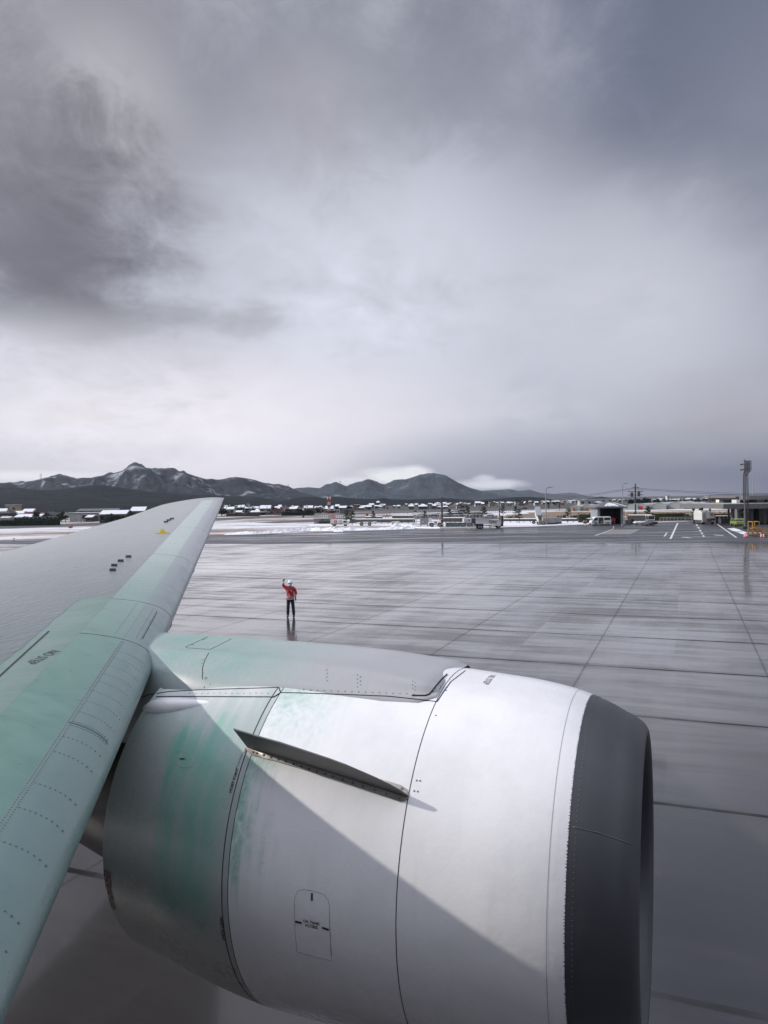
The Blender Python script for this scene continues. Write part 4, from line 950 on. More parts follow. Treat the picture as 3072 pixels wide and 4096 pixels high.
# container frames
gp = 'container frames in a row left of the boarding stairs'
cf = mat('container_frame_paint', (.25,.33,.34), .5, noise_amt=.12); cd = mat('container_panel', (.09,.11,.125), .5, noise_amt=.2)
nm5 = ['grey green container frame, leftmost of its row', 'second grey green container frame from the left end', 'middle grey green container frame of the row', 'fourth container frame, dark gap on its right', 'rightmost container frame, next to the boarding stairs']
for i, (x0, x1) in enumerate(((1783,1800),(1802,1819),(1821,1836),(1842,1860),(1868,1884))):
    p, w_, h = spot(x0, x1, 2090, 2108); t = thing('cargo_cage', nm5[i], 'container', p, 0, gp)
    mb = MB(); mb.box(-w_/2+.05, w_/2+.25, 0, 1.4, .12, h-.03); mb.build('panel', cd, t)
    fr = MB()
    for x in (-w_/2, 0, w_/2-.07): fr.box(x, x+.07, -.05, .0, .05, h)
    for z in (.08, h*.5, h-.08): fr.box(-w_/2, w_/2, -.06, -.01, z, z+.07)
    fr.build('frame', cf, t)
# small cart between containers and stairs
cabinet('baggage_cart', 'small white labelled box on a cart under the stairs front', 'cart', (1889, 1903, 2091, 2107), OFFW, 1.0, 1)
# boarding stairs vehicle
p, w_, h = spot(1855, 2009, 2066, 2114); mpp = w_/154; ox = lambda x: (x-1932)*mpp; oz = lambda y: (2114-y)*mpp*1.0
t = thing('boarding_ramp_truck', 'white covered boarding ramp on wheels marked with black letters, sloping down to the right', 'boarding ramp', p)
mb = MB(); mb.prism([(ox(1900),oz(2101)),(ox(1900),oz(2073.5)),(ox(2001),oz(2083)),(ox(2004),oz(2090)),(ox(1999),oz(2105)),(ox(1975),oz(2101)),(ox(1930),oz(2095)),(ox(1900),oz(2094))], -.9, .9); mb.build('ramp_body', WHITE, t)
mb = MB(); mb.prism([(ox(1902),oz(2074)),(ox(2003),oz(2083)),(ox(2003),oz(2082)),(ox(1902),oz(2072.6))], -.98, .98); mb.build('roof', OFFW, t)
mb = MB(); mb.prism([(ox(1928),oz(2101.5)),(ox(2001),oz(2109)),(ox(2001),oz(2106)),(ox(1928),oz(2098))], -.8, .8); mb.build('undercarriage', DARK, t)
mb = MB(); mb.box(ox(1884), ox(1900), -.95, .95, oz(2092), oz(2072)); mb.build('cab', mat('dark_blue_grey_paint', (.07,.08,.11), .4), t)
mb = MB(); mb.box(ox(1853), ox(1884), -.95, .95, oz(2089), oz(2073)); pf = mb.build('front_box', WHITE, t); crane_mark(pf, ox(1874), -.965, oz(2080), .22)
mb = MB(); mb.box(ox(1862), ox(1863), -.97, -.95, oz(2089), oz(2073)); mb.build('panel_seam', DARK, pf)
mb = MB(); mb.box(ox(2003), ox(2010), -1.05, 1.05, oz(2106), oz(2064)); mb.build('door_bellows', DARK, t)
crane_mark(t, ox(1958), -.915, oz(2086), .24)
flat_text('JAC', .62, 'black_letters', INK, t, (ox(1975), -.92, oz(2088)), .02, .25, R(5))
for x in (1913, 1923, 1992): 
    for y in (-.7, .7): wheel(t, ox(x), y, .36)
mb = MB(); mb.box(ox(1905), ox(1932), -.8, .8, oz(2109), oz(2095)); mb.build('engine_box', DARK, t)
for x in (1957, 1962): mb = MB(); mb.cyl((ox(x),-.6,0), (ox(x),-.6,oz(2099)), .05, n=6); mb.build('support_leg', STEEL, t)
# passenger stairs seen from below, canopy tilted
p, w_, h = spot(2138, 2176, 2026, 2098); mpp = w_/38; ox = lambda x: (x-2155)*mpp; oz = lambda y: (2098-y)*mpp
t = thing('passenger_stairs', 'steep passenger stairs with a blue grey canopy roof beside the silver crates', 'stairs', p)
cn = mat('canopy_blue_grey', (.26,.29,.34), .35, noise_amt=.08)
mb = MB()
v0 = [(ox(2138),-1.5,oz(2059)), (ox(2158),-1.5,oz(2059)), (ox(2168),3.0,oz(2027)), (ox(2149),3.0,oz(2027))]
mb.add(v0 + [(x, y, z-.18) for x, y, z in v0], [(0,1,2,3),(4,7,6,5),(0,4,5,1),(1,5,6,2),(2,6,7,3),(3,7,4,0)]); can = mb.build('canopy', cn, t)
mb = MB(); mb.add([(ox(2158),-1.5,oz(2059)), (ox(2163),-1.3,oz(2060)), (ox(2172),3.0,oz(2028)), (ox(2168),3.0,oz(2027))], [(0,1,2,3)]); mb.build('canopy_side', GREYP, can)
st = MB(); pale = mat('stair_panel_pale', (.5,.49,.45), .5, noise_amt=.1)
for i in range(9):
    t_ = i/8; st.box(ox(2141+t_*10), ox(2156+t_*10), -3.2+t_*6, -2.5+t_*6, oz(2096-t_*38)-.25, oz(2096-t_*38))
st.build('steps', pale, t)
for x in (2140, 2157):
    mb = MB(); a_, b_ = Vector((ox(x),-3.2,oz(2096)+.1)), Vector((ox(x+10),3,oz(2058)+.1)); mb.add([a_, b_, b_+Vector((0,0,1.0)), a_+Vector((0,0,.9))], [(0,1,2,3)]); mb.build('side_panel', pale, t)
mb = MB()
for z in (2092, 2080, 2068, 2056): mb.box(ox(2158), ox(2168), -.2, .2, oz(z), oz(z-2.5))
for x in (2160, 2166): mb.cyl((ox(x),0,0), (ox(x),0,oz(2050)), .08, n=6)
mb.build('scissor_frame', STEEL, t)
mb = MB(); mb.box(ox(2166), ox(2181), -.4, .6, oz(2056), oz(2046)); mb.build('control_box', OFFW, t)
for x in (2142, 2160): wheel(t, ox(x), -2.6, .35); wheel(t, ox(x), 2.2, .35)
# silver crates
gp = 'silver cargo containers in a row beside the passenger stairs'
cr = mat('container_aluminium', (.36,.36,.35), .4, .35, noise_amt=.15, noise_scale=3)
for i, (x0, x1, y0, dd, lb) in enumerate(((2169,2191,2073,1.6,'silver cargo container touching the passenger stairs'), (2193,2217,2072,1.7,'wide silver cargo container with a dark base, second in row'), (2218,2225,2071,1.5,'narrow silver container in the middle of the row'), (2226,2233,2070.5,1.5,'narrow silver container left of the last one'), (2234,2247,2070,1.5,'last silver cargo container, at the right end'))):
    p, w_, h = spot(x0, x1, y0, 2098-i*.8); t = thing('cargo_container', lb, 'container', p, 0, gp)
    mb = MB(); mb.box(-w_/2, w_/2, 0, dd, .32 if i else .1, h); mb.build('shell', cr, t, bevel=.02)
    mb = MB(); mb.box(-w_/2, w_/2, .05, dd, 0, .32 if i else .1); mb.build('base', DARK, t)
    fr = MB(); 
    for z in (h*.45, h*.8): fr.box(-w_*.35, w_*.35, -.03, 0, z, z+.06)
    fr.box(-w_/2, -w_/2+.06, -.04, 0, .3, h); fr.box(w_/2-.06, w_/2, -.04, 0, .3, h); fr.build('ribs', STEEL, t)
# --- garage
p, w_, h = spot(2392, 2494, 2028, 2098); mpp = w_/102; dp = 5.2
t = thing('garage', 'small grey garage with a hipped tin roof half covered in snow stripes', 'garage', p)
gw = mat('garage_wall', (.27,.275,.30), .7, noise_amt=.08, noise_scale=1); gi = mat('garage_inside', (.045,.048,.06), .8)
xl, xr, xo0, xo1, zo = -w_/2, w_/2, -w_/2+9*mpp, w_/2-10*mpp, h*.92
mb = MB(); mb.box(xl, xo0, 0, .2, 0, h); mb.box(xo1, xr, 0, .2, 0, h); mb.box(xo0, xo1, 0, .2, zo, h); mb.box(xl, xl+.2, .2, dp, 0, h); mb.box(xr-.2, xr, .2, dp, 0, h); mb.box(xl+.2, xr-.2, dp-.2, dp, 0, h); mb.build('wall', gw, t)
mb = MB(); mb.box(xl+.21, xr-.21, .25, dp-.21, .02, .03); mb.box(xl+.21, xl+.25, .25, dp-.21, .03, h-.1); mb.box(xr-.25, xr-.21, .25, dp-.21, .03, h-.1); mb.box(xl+.25, xr-.25, dp-.27, dp-.21, .03, h-.1); mb.build('inner_lining', gi, t)
ov_ = .65; rh = (2027-2004)*mpp; a_ = (xl-ov_, -ov_, h); b_ = (xr+ov_, -ov_, h); c_ = (xr+ov_, dp+ov_, h); d_ = (xl-ov_, dp+ov_, h); e_ = (-.2, dp/2, h+rh); f_ = (.2, dp/2, h+rh)
mb = MB(); mb.add([a_, b_, c_, d_, e_, f_] + [(q[0], q[1], q[2]-.16) for q in (a_, b_, c_, d_)], [(0,1,5,4),(1,2,5),(2,3,4,5),(3,0,4),(0,6,7,1),(1,7,8,2),(2,8,9,3),(3,9,6,0),(6,9,8,7)])
rf = mb.build('roof', mat('tin_roof', (.11,.115,.125), .45, noise_amt=.1), t)
nrm = (Vector(b_)-Vector(a_)).cross(Vector(e_)-Vector(a_)).normalized(); 
r5 = random.Random(4)
for i in range(8):
    x0 = .27+.062*i; q = []; 
    for u, v in ((x0, .04+r5.random()*.1), (x0+.05, .04+r5.random()*.08), (x0+.05+.012*(4-i), .55-.035*abs(i-3.5)+r5.random()*.12), (x0+.012*(4-i)+.008, .55-.04*abs(i-3.5)+r5.random()*.12)):
        base = Vector(a_)*(1-u)+Vector(b_)*u; top = Vector(e_)*(1-u)+Vector(f_)*u; q.append(base*(1-v)+top*v)
    mb = MB(); up_ = Vector((0,-.3,1)).normalized()*.16; mb.add([p_+up_ for p_ in q]+[p_+up_*.05 for p_ in q], [(0,1,2,3),(0,4,5,1),(1,5,6,2),(2,6,7,3),(3,7,4,0)]); mb.build('snow_strip', SNOW, rf)
q = [Vector(b_)*.93+Vector(f_)*.07, Vector(c_)*.96+Vector(f_)*.04, Vector(c_)*.4+Vector(f_)*.6, Vector(b_)*.3+Vector(f_)*.7]; up_ = Vector((.3,0,1)).normalized()*.09
mb = MB(); mb.add([p_+up_ for p_ in q]+[p_+up_*.05 for p_ in q], [(0,1,2,3),(0,4,5,1),(1,5,6,2),(2,6,7,3),(3,7,4,0)]); mb.build('snow_sheet', SNOW, rf)
for x, yy in ((xl-.12, -.1), (xr+.12, -.1)): mb = MB(); mb.tube([(x-.3*(1 if x<0 else -1),-.5,h-.15),(x,yy,h-.6),(x,yy,0)], .05); mb.build('downpipe', gw, t)
mb = MB(); mb.box(xr+.0, xr+.03, 1.5, 2.3, h*.45, h*.75); mb.build('vent', DARK, t)
# red machine in the garage
pg = p
t = thing('fire_pump', 'red machine standing inside the dark garage behind the van', 'pump', pg+Vector((.6, 2.0, .03)))
mb = MB(); mb.box(-.9,.9,-.4,.4,.4,1.15); mb.build('body', RED, t, bevel=.05); mb = MB(); mb.box(-.5,.6,-.3,.3,1.15,1.4); mb.build('hose_reel', DARK, t)
for x in (-.6,.6): wheel(t, x, -.35, .28)
# --- van with green stripe
p, w_, h = spot(2361, 2441, 2066, 2102); L_ = w_; t = thing('minivan', 'white van with a green zigzag stripe and open sliding door in front of garage', 'van', p)
GREEN = mat('green_stripe', (.02,.22,.14), .4); mb = MB()
mb.prism([(-L_/2,.22),(-L_/2,h*.46),(-L_*.47,h*.55),(-L_*.33,h*.92),(-L_*.26,h*.98),(L_*.46,h*.98),(L_*.49,h*.6),(L_/2,.25)], -.8, .8); mb.build('body', WHITE, t, bevel=.06)
mb = MB(); mb.prism([(-L_*.40,h*.58),(-L_*.31,h*.86),(-L_*.18,h*.88),(-L_*.18,h*.58)], -.815, .815); mb.build('front_window', GLASS, t)
mb = MB(); mb.prism([(L_*.13,h*.60),(L_*.15,h*.88),(L_*.44,h*.88),(L_*.45,h*.60)], -.815, .815); mb.build('rear_side_window', GLASS, t)
mb = MB(); mb.box(-L_*.14, L_*.10, -.81, -.80, h*.16, h*.90); op = mb.build('door_opening', gi, t)
for (x0, x1, z0, z1, m_) in ((-.03,.08,.34,.52,mat('cardboard', (.34,.19,.10), .8)), (-.02,.05,.52,.66,DARK), (-.10,.08,.18,.26,mat('pale_box', (.40,.36,.34), .7)), (.0,.06,.27,.34,RED)):
    mb = MB(); mb.box(L_*x0, L_*x1, -.835, -.812, h*z0, h*z1); mb.build('cargo', m_, op)
mb = MB(); mb.box(-L_*.47, L_*.49, -.82, -.802, h*.34, h*.375); mb.box(-L_*.46, -L_*.25, -.82, -.802, h*.50, h*.54)
mb.add([(-L_*.25,-.82,h*.52),(-L_*.30,-.82,h*.52),(-L_*.42,-.82,h*.36),(-L_*.36,-.82,h*.36)], [(0,1,2,3)]); mb.build('green_stripe', GREEN, t)
mb = MB(); mb.box(L_*.18, L_*.30, -.822, -.806, h*.22, h*.30); mb.build('yellow_sign', mat('sign_yellow', (.6,.5,.05), .5), t)
for x in (-L_*.27, L_*.32):
    for y in (-.7, .7): wheel(t, x, y, .30)
mb = MB(); mb.box(-L_*.505, -L_*.46, -.7, .7, .2, .42); mb.build('bumper', DARK, t); mb = MB(); mb.add([(-L_*.465,-.7,h*.58),(-L_*.465,.7,h*.58),(-L_*.335,.68,h*.90),(-L_*.335,-.68,h*.90)], [(0,1,2,3)]); mb.build('windscreen', GLASS, t)
# --- red post box, cones
p, w_, h = spot(2334, 2347, 2082, 2103); t = thing('hydrant_box', 'red box on a white post topped with snow, left of the van', 'hydrant box', p)
mb = MB(); mb.cyl((0,0,0), (0,0,h*.5), .07); mb.build('post', WHITE, t); mb = MB(); mb.box(-w_/2, w_/2, -.25, .25, h*.45, h*.8); mb.build('box', mat('dull_red', (.22,.04,.035), .5), t); mb = MB(); mb.box(-w_*.55, w_*.55, -.3, .3, h*.8, h*.95); mb.build('snow_cap', mat('pinkish_snow', (.5,.40,.42), .8), t)
def cone(label, x, y, h_px, group, stripes=True, m=None):
    p = G(x, y); h = h_px*p.y/FPX; t = thing('traffic_cone', label, 'cone', p, 0, group); m = m or mat('cone_red', (.60,.04,.03), .45)
    b = MB(); b.box(-h*.33, h*.33, -h*.33, h*.33, 0, h*.05); b.build('base', DARK, t)
    b = MB(); b.cyl((0,0,h*.05), (0,0,h), h*.26, h*.05, 14); bo = b.build('body', m, t)
    for z0, z1 in ((.28,.42),(.60,.74)):
        b = MB(); f_ = lambda z: h*(.26-.21*(z-.05)/.95)+.012; b.cyl((0,0,h*z0), (0,0,h*z1), f_(z0), f_(z1), 14); b.build('white_band', WHITE, bo)
    return t
gp = 'small faded cones near the garage'; old = mat('faded_cone', (.38,.17,.12), .7)
cone('faded cone out on the tarmac before the garage', 2455, 2116, 13, gp, m=old); cone('faded cone at the right corner of the garage', 2488, 2103, 9, gp, m=old)
cone('small faded cone on the snow below the boarding ramp', 1877, 2118, 9, gp, m=old); cone('faded cone lying at the edge of the snow near the box truck', 1392, 2122, 5, gp, m=old)
gp = 'red and white cones joined by a bar'
cone('red and white cone, left end of the bar below the light tower', 2979, 2150, 19, gp); cone('second red and white cone close beside the left one', 2986, 2149, 18, gp)
cone('red and white cone in front of the yellow steps, right end of bar', 3045, 2150, 19, gp); cone('outermost red and white cone by the right frame edge', 3055, 2150, 18, gp)
bar = MB(); a_, b_ = G(2982, 2149), G(3049, 2149); zt = 17*a_.y/FPX
barm = NT('striped_bar', Roughness=.5); bx = barm.math('FRACT', barm.math('MULTIPLY', barm.sep()[0], 1.9)); barm.set('Base Color', barm.mix(barm.math('GREATER_THAN', bx, .5), (.65,.65,.66), (.4,.03,.03)))
bar.cyl((a_.x, a_.y-.05, zt), (b_.x, b_.y-.05, zt), .045); tag(bar.build('cone_bar', barm.m), 'striped red and white bar resting across the cones', 'barrier bar')
# --- cage box, dollies, flatbed
t, w_, h = cabinet('wire_cage', 'grey louvred outdoor unit beside the garage wall', 'outdoor unit', (2502, 2525, 2080, 2099), mat('dark_grey_louvre', (.11,.115,.13), .5), 1.0, 1)
cabinet('equipment_cabinet', 'dark upright box just behind the louvred unit', 'cabinet', (2525, 2537, 2077, 2096), DARK, .9, 1)
p, w_, h = spot(2537, 2582, 2085, 2100); t = thing('baggage_dolly', 'flat white baggage dolly with snow beside the dark ramp', 'dolly', p)
mb = MB(); mb.box(-w_/2, w_*.18, -.8, .8, .4, h*.72); mb.build('deck', WHITE, t); mb = MB(); mb.box(-w_/2, w_*.1, -.7, .7, h*.72, h*.85); mb.build('deck_snow', SNOW, t)
for i in range(5): mb = MB(); mb.cyl((w_*(.22+.06*i),-.6,.2), (w_*(.22+.06*i),-.6,h*.8), .06); mb.build('upright', STEEL, t)
for x in (-w_*.4, w_*.1, w_*.4): wheel(t, x, -.7, .2)
p, w_, h = spot(2580, 2627, 2087, 2103); t = thing('flat_ramp', 'long dark flat ramp trailer in front of the white tractor cab', 'trailer', p)
mb = MB(); mb.prism([(-w_/2,.1),(-w_/2,h*.35),(w_*.1,h*.9),(w_/2,h),(w_/2,h*.5),(w_*.15,.1)], -.5, 2.0); mb.build('deck', DARK, t)
for x in (-.3*w_, .1*w_): wheel(t, x, -.5, .2)
p, w_, h = spot(2600, 2628, 2062, 2096); t = thing('belt_loader_cab', 'small white tractor with an open cab frame, right of the garage', 'tractor', p+Vector((0,1.6,0)))
mb = MB(); mb.box(-w_/2, w_/2, -.5, 1.0, .3, h*.5); mb.build('body', WHITE, t, bevel=.04); mb = MB(); mb.box(-w_/2-.01, w_/2+.01, -.52, -.5, h*.32, h*.40); mb.build('grille', DARK, t)
for x in (-w_/2+.05, w_/2-.05):
    for y in (-.45, .9): mb = MB(); mb.cyl((x,y,h*.5), (x,y,h), .045, n=6); mb.build('cab_post', WHITE, t)
mb = MB(); mb.box(-w_/2, w_/2, -.5, 1.0, h*.97, h); mb.build('cab_roof', WHITE, t); mb = MB(); mb.box(-w_*.4, w_*.4, .2, .7, h*.5, h*.8); mb.build('seat', DARK, t)
for x in (-w_*.35, w_*.35): wheel(t, x, -.3, .3)
# --- lift truck seen from behind
p, w_, h = spot(2810, 2861, 2042, 2097); t = thing('service_truck', 'tall white service truck seen from the rear, ladder on its left and round red mark', 'truck', p)
mb = MB(); mb.box(-w_*.16, w_/2, .2, 4, h*.42, h*.84); bx_ = mb.build('cargo_box', WHITE, t, bevel=.03); crane_mark(bx_, w_*.27, .185, h*.70, .26)
mb = MB(); mb.box(-w_/2, -w_*.16, .2, 4, h*.3, h*.9); mb.build('side_locker', OFFW, t)
for i in range(7): mb = MB(); mb.box(-w_*.45, -w_*.2, .1, .18, h*(.35+.075*i), h*(.35+.075*i)+.05); mb.build('ladder_rung', STEEL, t)
mb = MB(); mb.box(-w_*.48, w_*.48, .0, .6, h*.15, h*.30); mb.build('rear_bumper', GREYP, t); mb = MB(); mb.box(-w_*.18, w_*.2, -.1, .2, h*.18, h*.42); mb.build('lift_bracket', mat('rusty_bracket', (.16,.11,.10), .7), t)
mb = MB(); mb.box(-w_*.48, w_*.48, .3, 6.2, h*.12, h*.16); mb.build('chassis', DARK, t)
mb = MB(); mb.box(-w_*.45, w_*.1, 1, 4, h*.9, h); mb.build('top_platform', OFFW, t)
for x in (-w_*.2, -w_*.06): mb = MB(); mb.box(x-.18, x+.18, 2.5, 3.0, h*.8, h*1.14 if x < -.3 else h*1.2); mb.build('mast', DARK, t)
for x in (-w_*.42, w_*.42):
    for y in (.8, 4.6): q = MB(); q.cyl((x-.15,y,.4), (x+.15,y,.4), .4, n=14); wv = q.build('wheel', TYRE, t); q = MB(); q.cyl((x-.16,y,.4), (x+.16,y,.4), .2, n=10); q.build('rim', STEEL, wv)
for x in (-w_*.4, w_*.4): mb = MB(); mb.box(x-.12, x+.12, -.02, 0, h*.2, h*.25); mb.build('tail_light', RED, t)
cabinet('container_dolly', 'dark grey boxy dolly on the kerb right of the service truck', 'dolly', (2884, 2919, 2074, 2097), mat('dolly_dark', (.06,.065,.07), .6), 2.2, 1)
# white container with mark under the canopy
p, w_, h = spot(3018, 3055, 2055, 2087); t = thing('white_container', 'tilted looking white container with black lettering beneath the canopy', 'container', p)
mb = MB(); mb.prism([(-w_*.42,.15),(-w_/2,h*.85),(-w_*.45,h*.97),(w_*.46,h),(w_/2,.15)], 0, 1.6); mb.build('shell', WHITE, t, bevel=.03)
for (x0, x1, z0, z1) in ((-.38,-.12,.80,.84),(.15,.4,.80,.84),(-.25,.25,.60,.63),(-.2,.15,.46,.52),(-.1,.05,.16,.30),(.1,.25,.2,.28)): mb = MB(); mb.box(x0*w_, x1*w_, -.02, 0, z0*h, z1*h); mb.build('black_stripe', INK, t)
crane_mark(t, .02*w_, -.02, h*.86, .2); mb = MB(); mb.box(-w_*.45, w_*.5, .1, 1.5, 0, .15); mb.build('base', DARK, t)
# --- yellow steps
p, w_, h = spot(3010, 3069, 2086, 2146); mpp = w_/59; ox = lambda x: (x-3039.5)*mpp; oz = lambda y: max(0, (2146-y)*mpp)
t = thing('maintenance_steps', 'yellow steel maintenance steps with handrails at the right edge', 'steps', p); YL = mat('worn_yellow_paint', (.42,.22,.03), .5, noise_amt=.2)
def bars(name, segs, m, parent, r=.045):
    mb = MB()
    for a, b in segs: mb.cyl(a, b, r, n=6)
    return mb.build(name, m, parent)
X0, X1, XM = ox(3011), ox(3037), ox(3066)
for nm, segs in (('tower_frame', [((X0,0,oz(2146)),(X0,0,oz(2086))), ((X1,0,oz(2112)),(X1,0,oz(2086))), ((X0,0,oz(2087)),(X1,0,oz(2087))), ((X0,1.2,0),(X0,1.2,oz(2087))), ((X1,1.2,oz(2112)),(X1,1.2,oz(2087))), ((X0,0,oz(2087)),(X0,1.2,oz(2087))), ((X1,0,oz(2087)),(X1,1.2,oz(2087)))]),
                 ('base_frame', [((X0,0,oz(2143)),(X0,0,oz(2113))), ((X0,0,oz(2126)),(X1,0,oz(2126))), ((X0,0,oz(2143)),(XM,0,oz(2140))), ((X0,1.2,oz(2143)),(XM,1.2,oz(2140))), ((X1,0,oz(2113)),(X1,0,oz(2142)))]),
                 ('handrail', [((X1,0,oz(2113)),(XM,0,oz(2114))), ((XM,0,oz(2114)),(XM,0,oz(2140))), ((XM,1.2,oz(2114)),(XM,1.2,oz(2140))), ((X1+.3,1.2,oz(2113)),(XM,1.2,oz(2114)))]),
                 ('stringer', [((X1-.2,0,oz(2113)),(XM-.1,0,oz(2141))), ((X1-.2,1.2,oz(2113)),(XM-.1,1.2,oz(2141)))])): bars(nm, segs, YL, t, .06 if nm != 'stringer' else .09)
for i in range(5): f_ = (i+.6)/5.4; mb = MB(); mb.box(X1-.2+(XM-X1)*f_-.12, X1-.2+(XM-X1)*f_+.16, 0, 1.2, oz(2113+28*f_)-.04, oz(2113+28*f_)); mb.build('step', GREYP, t)
mb = MB(); mb.box(X0, X1, 0, 1.2, oz(2114), oz(2112)); mb.build('platform', YL, t)
for x in (X0, ox(3038), XM): wheel(t, x, 0, .12, .08)
# --- terminal building
p = G(3010, 2096); t = thing('terminal_building', 'grey two storey terminal wing with broad flat eaves at the right edge', 'building', Vector((0,0,0)))
tw = mat('terminal_concrete', (.17,.17,.175), .7, noise_amt=.12, noise_scale=.5); te = mat('terminal_eaves', (.15,.15,.155), .6, noise_amt=.1, noise_scale=.4)
Yb = p.y+4
def pxbox(x0, x1, y0, y1, Y, dep): a_ = AT(x0, y0, Y); b_ = AT(x1, y1, Y); return (a_.x, b_.x, Y, Y+dep, max(b_.z, 0), a_.z)
def tb(name, px, Y, dep, m, parent=t, zfloor=None):
    q = list(pxbox(*px, Y, dep)); 
    if zfloor is not None: q[4] = zfloor
    mb = MB(); mb.box(*q); return mb.build(name, m, parent)
tb('canopy', (2893, 3500, 2017, 2027), Yb-8, 20, te); tb('canopy_snow', (2895, 3500, 2015.6, 2017), Yb-7.5, 19, mat('thin_snow_grey', (.3,.3,.32), .8))
uw = tb('wall', (3030, 3500, 1994, 2016), Yb+2, 12, tw); tb('roof', (2996, 3500, 1983, 1991), Yb-1, 18, te); tb('roof', (2942, 3035, 1986, 1990), Yb+3, 16, te)
tb('wall', (2965, 3030, 1990, 2016), Yb+6, 8, DARK)
for x0, x1 in ((3028, 3056), (3069, 3110)):
    f_ = tb('window', (x0, x1, 1998, 2012), Yb+1.9, .1, WHITE, uw); tb('pane', (x0+1.2, x1-1, 2000, 2008), Yb+1.86, .04, GLASS, f_)
tb('wall', (3014, 3500, 2030, 2100), Yb+5, 9, tw, zfloor=0); tb('shutter', (3018, 3052, 2032, 2090), Yb+4.9, .1, DARK, zfloor=0); tb('wall', (3057, 3070, 2030, 2070), Yb+2, 2, mat('pale_terminal_wall', (.26,.265,.28), .7), zfloor=0)
for x in (2917, 2930, 2936, 3004, 3010, 3060, 3090): tb('column', (x-2.5, x+2.5, 2026, 2080), Yb-5+((x*7) % 5), .5, tw, zfloor=0)
tb('balcony_box', (2946, 2960, 1999, 2014), Yb+1, 2, OFFW); tb('wall_light', (2983, 3003, 2001, 2005), Yb+5, .3, mat('pale_strip', (.45,.46,.48), .5))
# masts on the roof
for x, yt, lb in ((3012, 1868, 'thin tall guyed radio mast above terminal roof'), (2963.5, 1922, 'short thin mast left of the light tower')):
    a_ = AT(x, 1984, Yb+12); b_ = AT(x, yt, Yb+12); t2 = thing('radio_mast', lb, 'mast', (a_.x, a_.y, 0), 0); mb = MB(); mb.cyl((0,0,0), (0,0,a_.z+(b_.z-a_.z)*.6), .09, n=6); mb.build('mast', GREYP, t2); mb = MB(); mb.cyl((0,0,a_.z+(b_.z-a_.z)*.6), (0,0,b_.z), .035, n=5); mb.build('whip', GREYP, t2)
# --- light tower
p, w_, h = spot(2965, 2997, 1837, 2116); t = thing('floodlight_tower', 'tall grey floodlight tower with a caged platform, tallest thing at the right', 'light tower', p); TM = mat('tower_grey', (.085,.085,.09), .6, noise_amt=.18, noise_scale=1.5)
u = h/279; zz = lambda y: (2116-y)*u
mb = MB(); mb.box(-w_/2, w_/2, -.6, .8, 0, zz(2106)); mb.build('plinth', mat('plinth_dark', (.05,.05,.052), .8), t)
mb = MB(); mb.cyl((0,0,0), (0,0,zz(2050)), 5.4*u, 5.0*u, 16); mb.cyl((0,0,zz(2050)), (0,0,zz(1885)), 3.8*u, 2.8*u, 16); mb.cyl((0,0,zz(1885)), (0,0,zz(1838)), 2.6*u, 2.4*u, 12); mb.build('pole', TM, t)
for y in (2005, 2050, 2085): mb = MB(); mb.cyl((0,0,zz(y)), (0,0,zz(y)+.25), 6.6*u, n=16); mb.build('collar', TM, t)
lad = [((10*u+o_,0,zz(2105)),(7*u+o_,0,zz(1848))) for o_ in (0, 4.5*u)]; lad += [((10*u-.0117*i,0,zz(2105)+i*.36),(14.5*u-.0117*i,0,zz(2105)+i*.36)) for i in range(26)]
bars('ladder', lad, TM, t, .05)
plf = MB(); plf.box(-2*u, 21*u, -8*u, 8*u, zz(1886), zz(1884)); plf.box(-2*u, 21*u, -8*u, 8*u, zz(1866), zz(1865)); plf.build('platform', TM, t)
cg = []
for x in (3*u, 9*u, 15*u, 21*u):
    for y in (-8*u, 8*u): cg.append(((x,y,zz(1885)),(x,y,zz(1844))))
for z in (1844, 1856, 1875):
    for y in (-8*u, 8*u): cg.append(((-2*u,y,zz(z)),(21*u,y,zz(z))))
    cg.append(((21*u,-8*u,zz(z)),(21*u,8*u,zz(z))))
bars('cage', cg, TM, t, .055); bars('strut', [((20*u,0,zz(1885)),(1*u,0,zz(1906)))], TM, t, .07)
for y in (1856, 1878):
    for dx in (-13*u, -7*u): q = MB(); q.cyl((dx, 0, zz(y)), (dx-4*u, -2*u, zz(y+2)), 1.2*u, 3.4*u, 10); q.build('floodlight', TM, t)
bars('lamp_arm', [((-13*u,0,zz(1856)),(3*u,0,zz(1856))), ((-13*u,0,zz(1878)),(3*u,0,zz(1878))), ((-4*u,0,zz(1888)),(-4*u,0,zz(1895)))], TM, t, .07)
mb = MB(); mb.box(-7*u, -4*u, 0, 2*u, zz(2010), zz(1895)); mb.build('cable_duct', TM, t)
# --- lamp posts, utility poles
def lamppost(label, x, ytop, Y, arm, m=GREYP, yb=None, group='curved street lamps behind the apron'):
    a_ = AT(x, ytop, Y); t = thing('street_lamp', label, 'street lamp', (a_.x, Y, 0), 0, group); z = a_.z
    mb = MB(); mb.tube([(0,0,0),(0,0,z*.5),(0,0,z*.86),(.05*arm,0,z*.95),(.4*arm,0,z*.992),(1.0*arm,0,z)], .11); mb.build('post', m, t); mb = MB(); mb.box(min(.6*arm,1.5*arm), max(.6*arm,1.5*arm), -.12, .12, z-.06, z+.06); mb.build('lamp_head', m, t)
LP = mat('lamp_post_pale', (.22,.24,.27), .5)
lamppost('pale curved lamp post above the passenger stairs', 2183, 1949, 158, 1.0, LP); lamppost('pale curved lamp post behind the garage roof', 2490, 1934, 205, 1.0, LP)
PD = mat('pole_dark', (.055,.05,.05), .8)
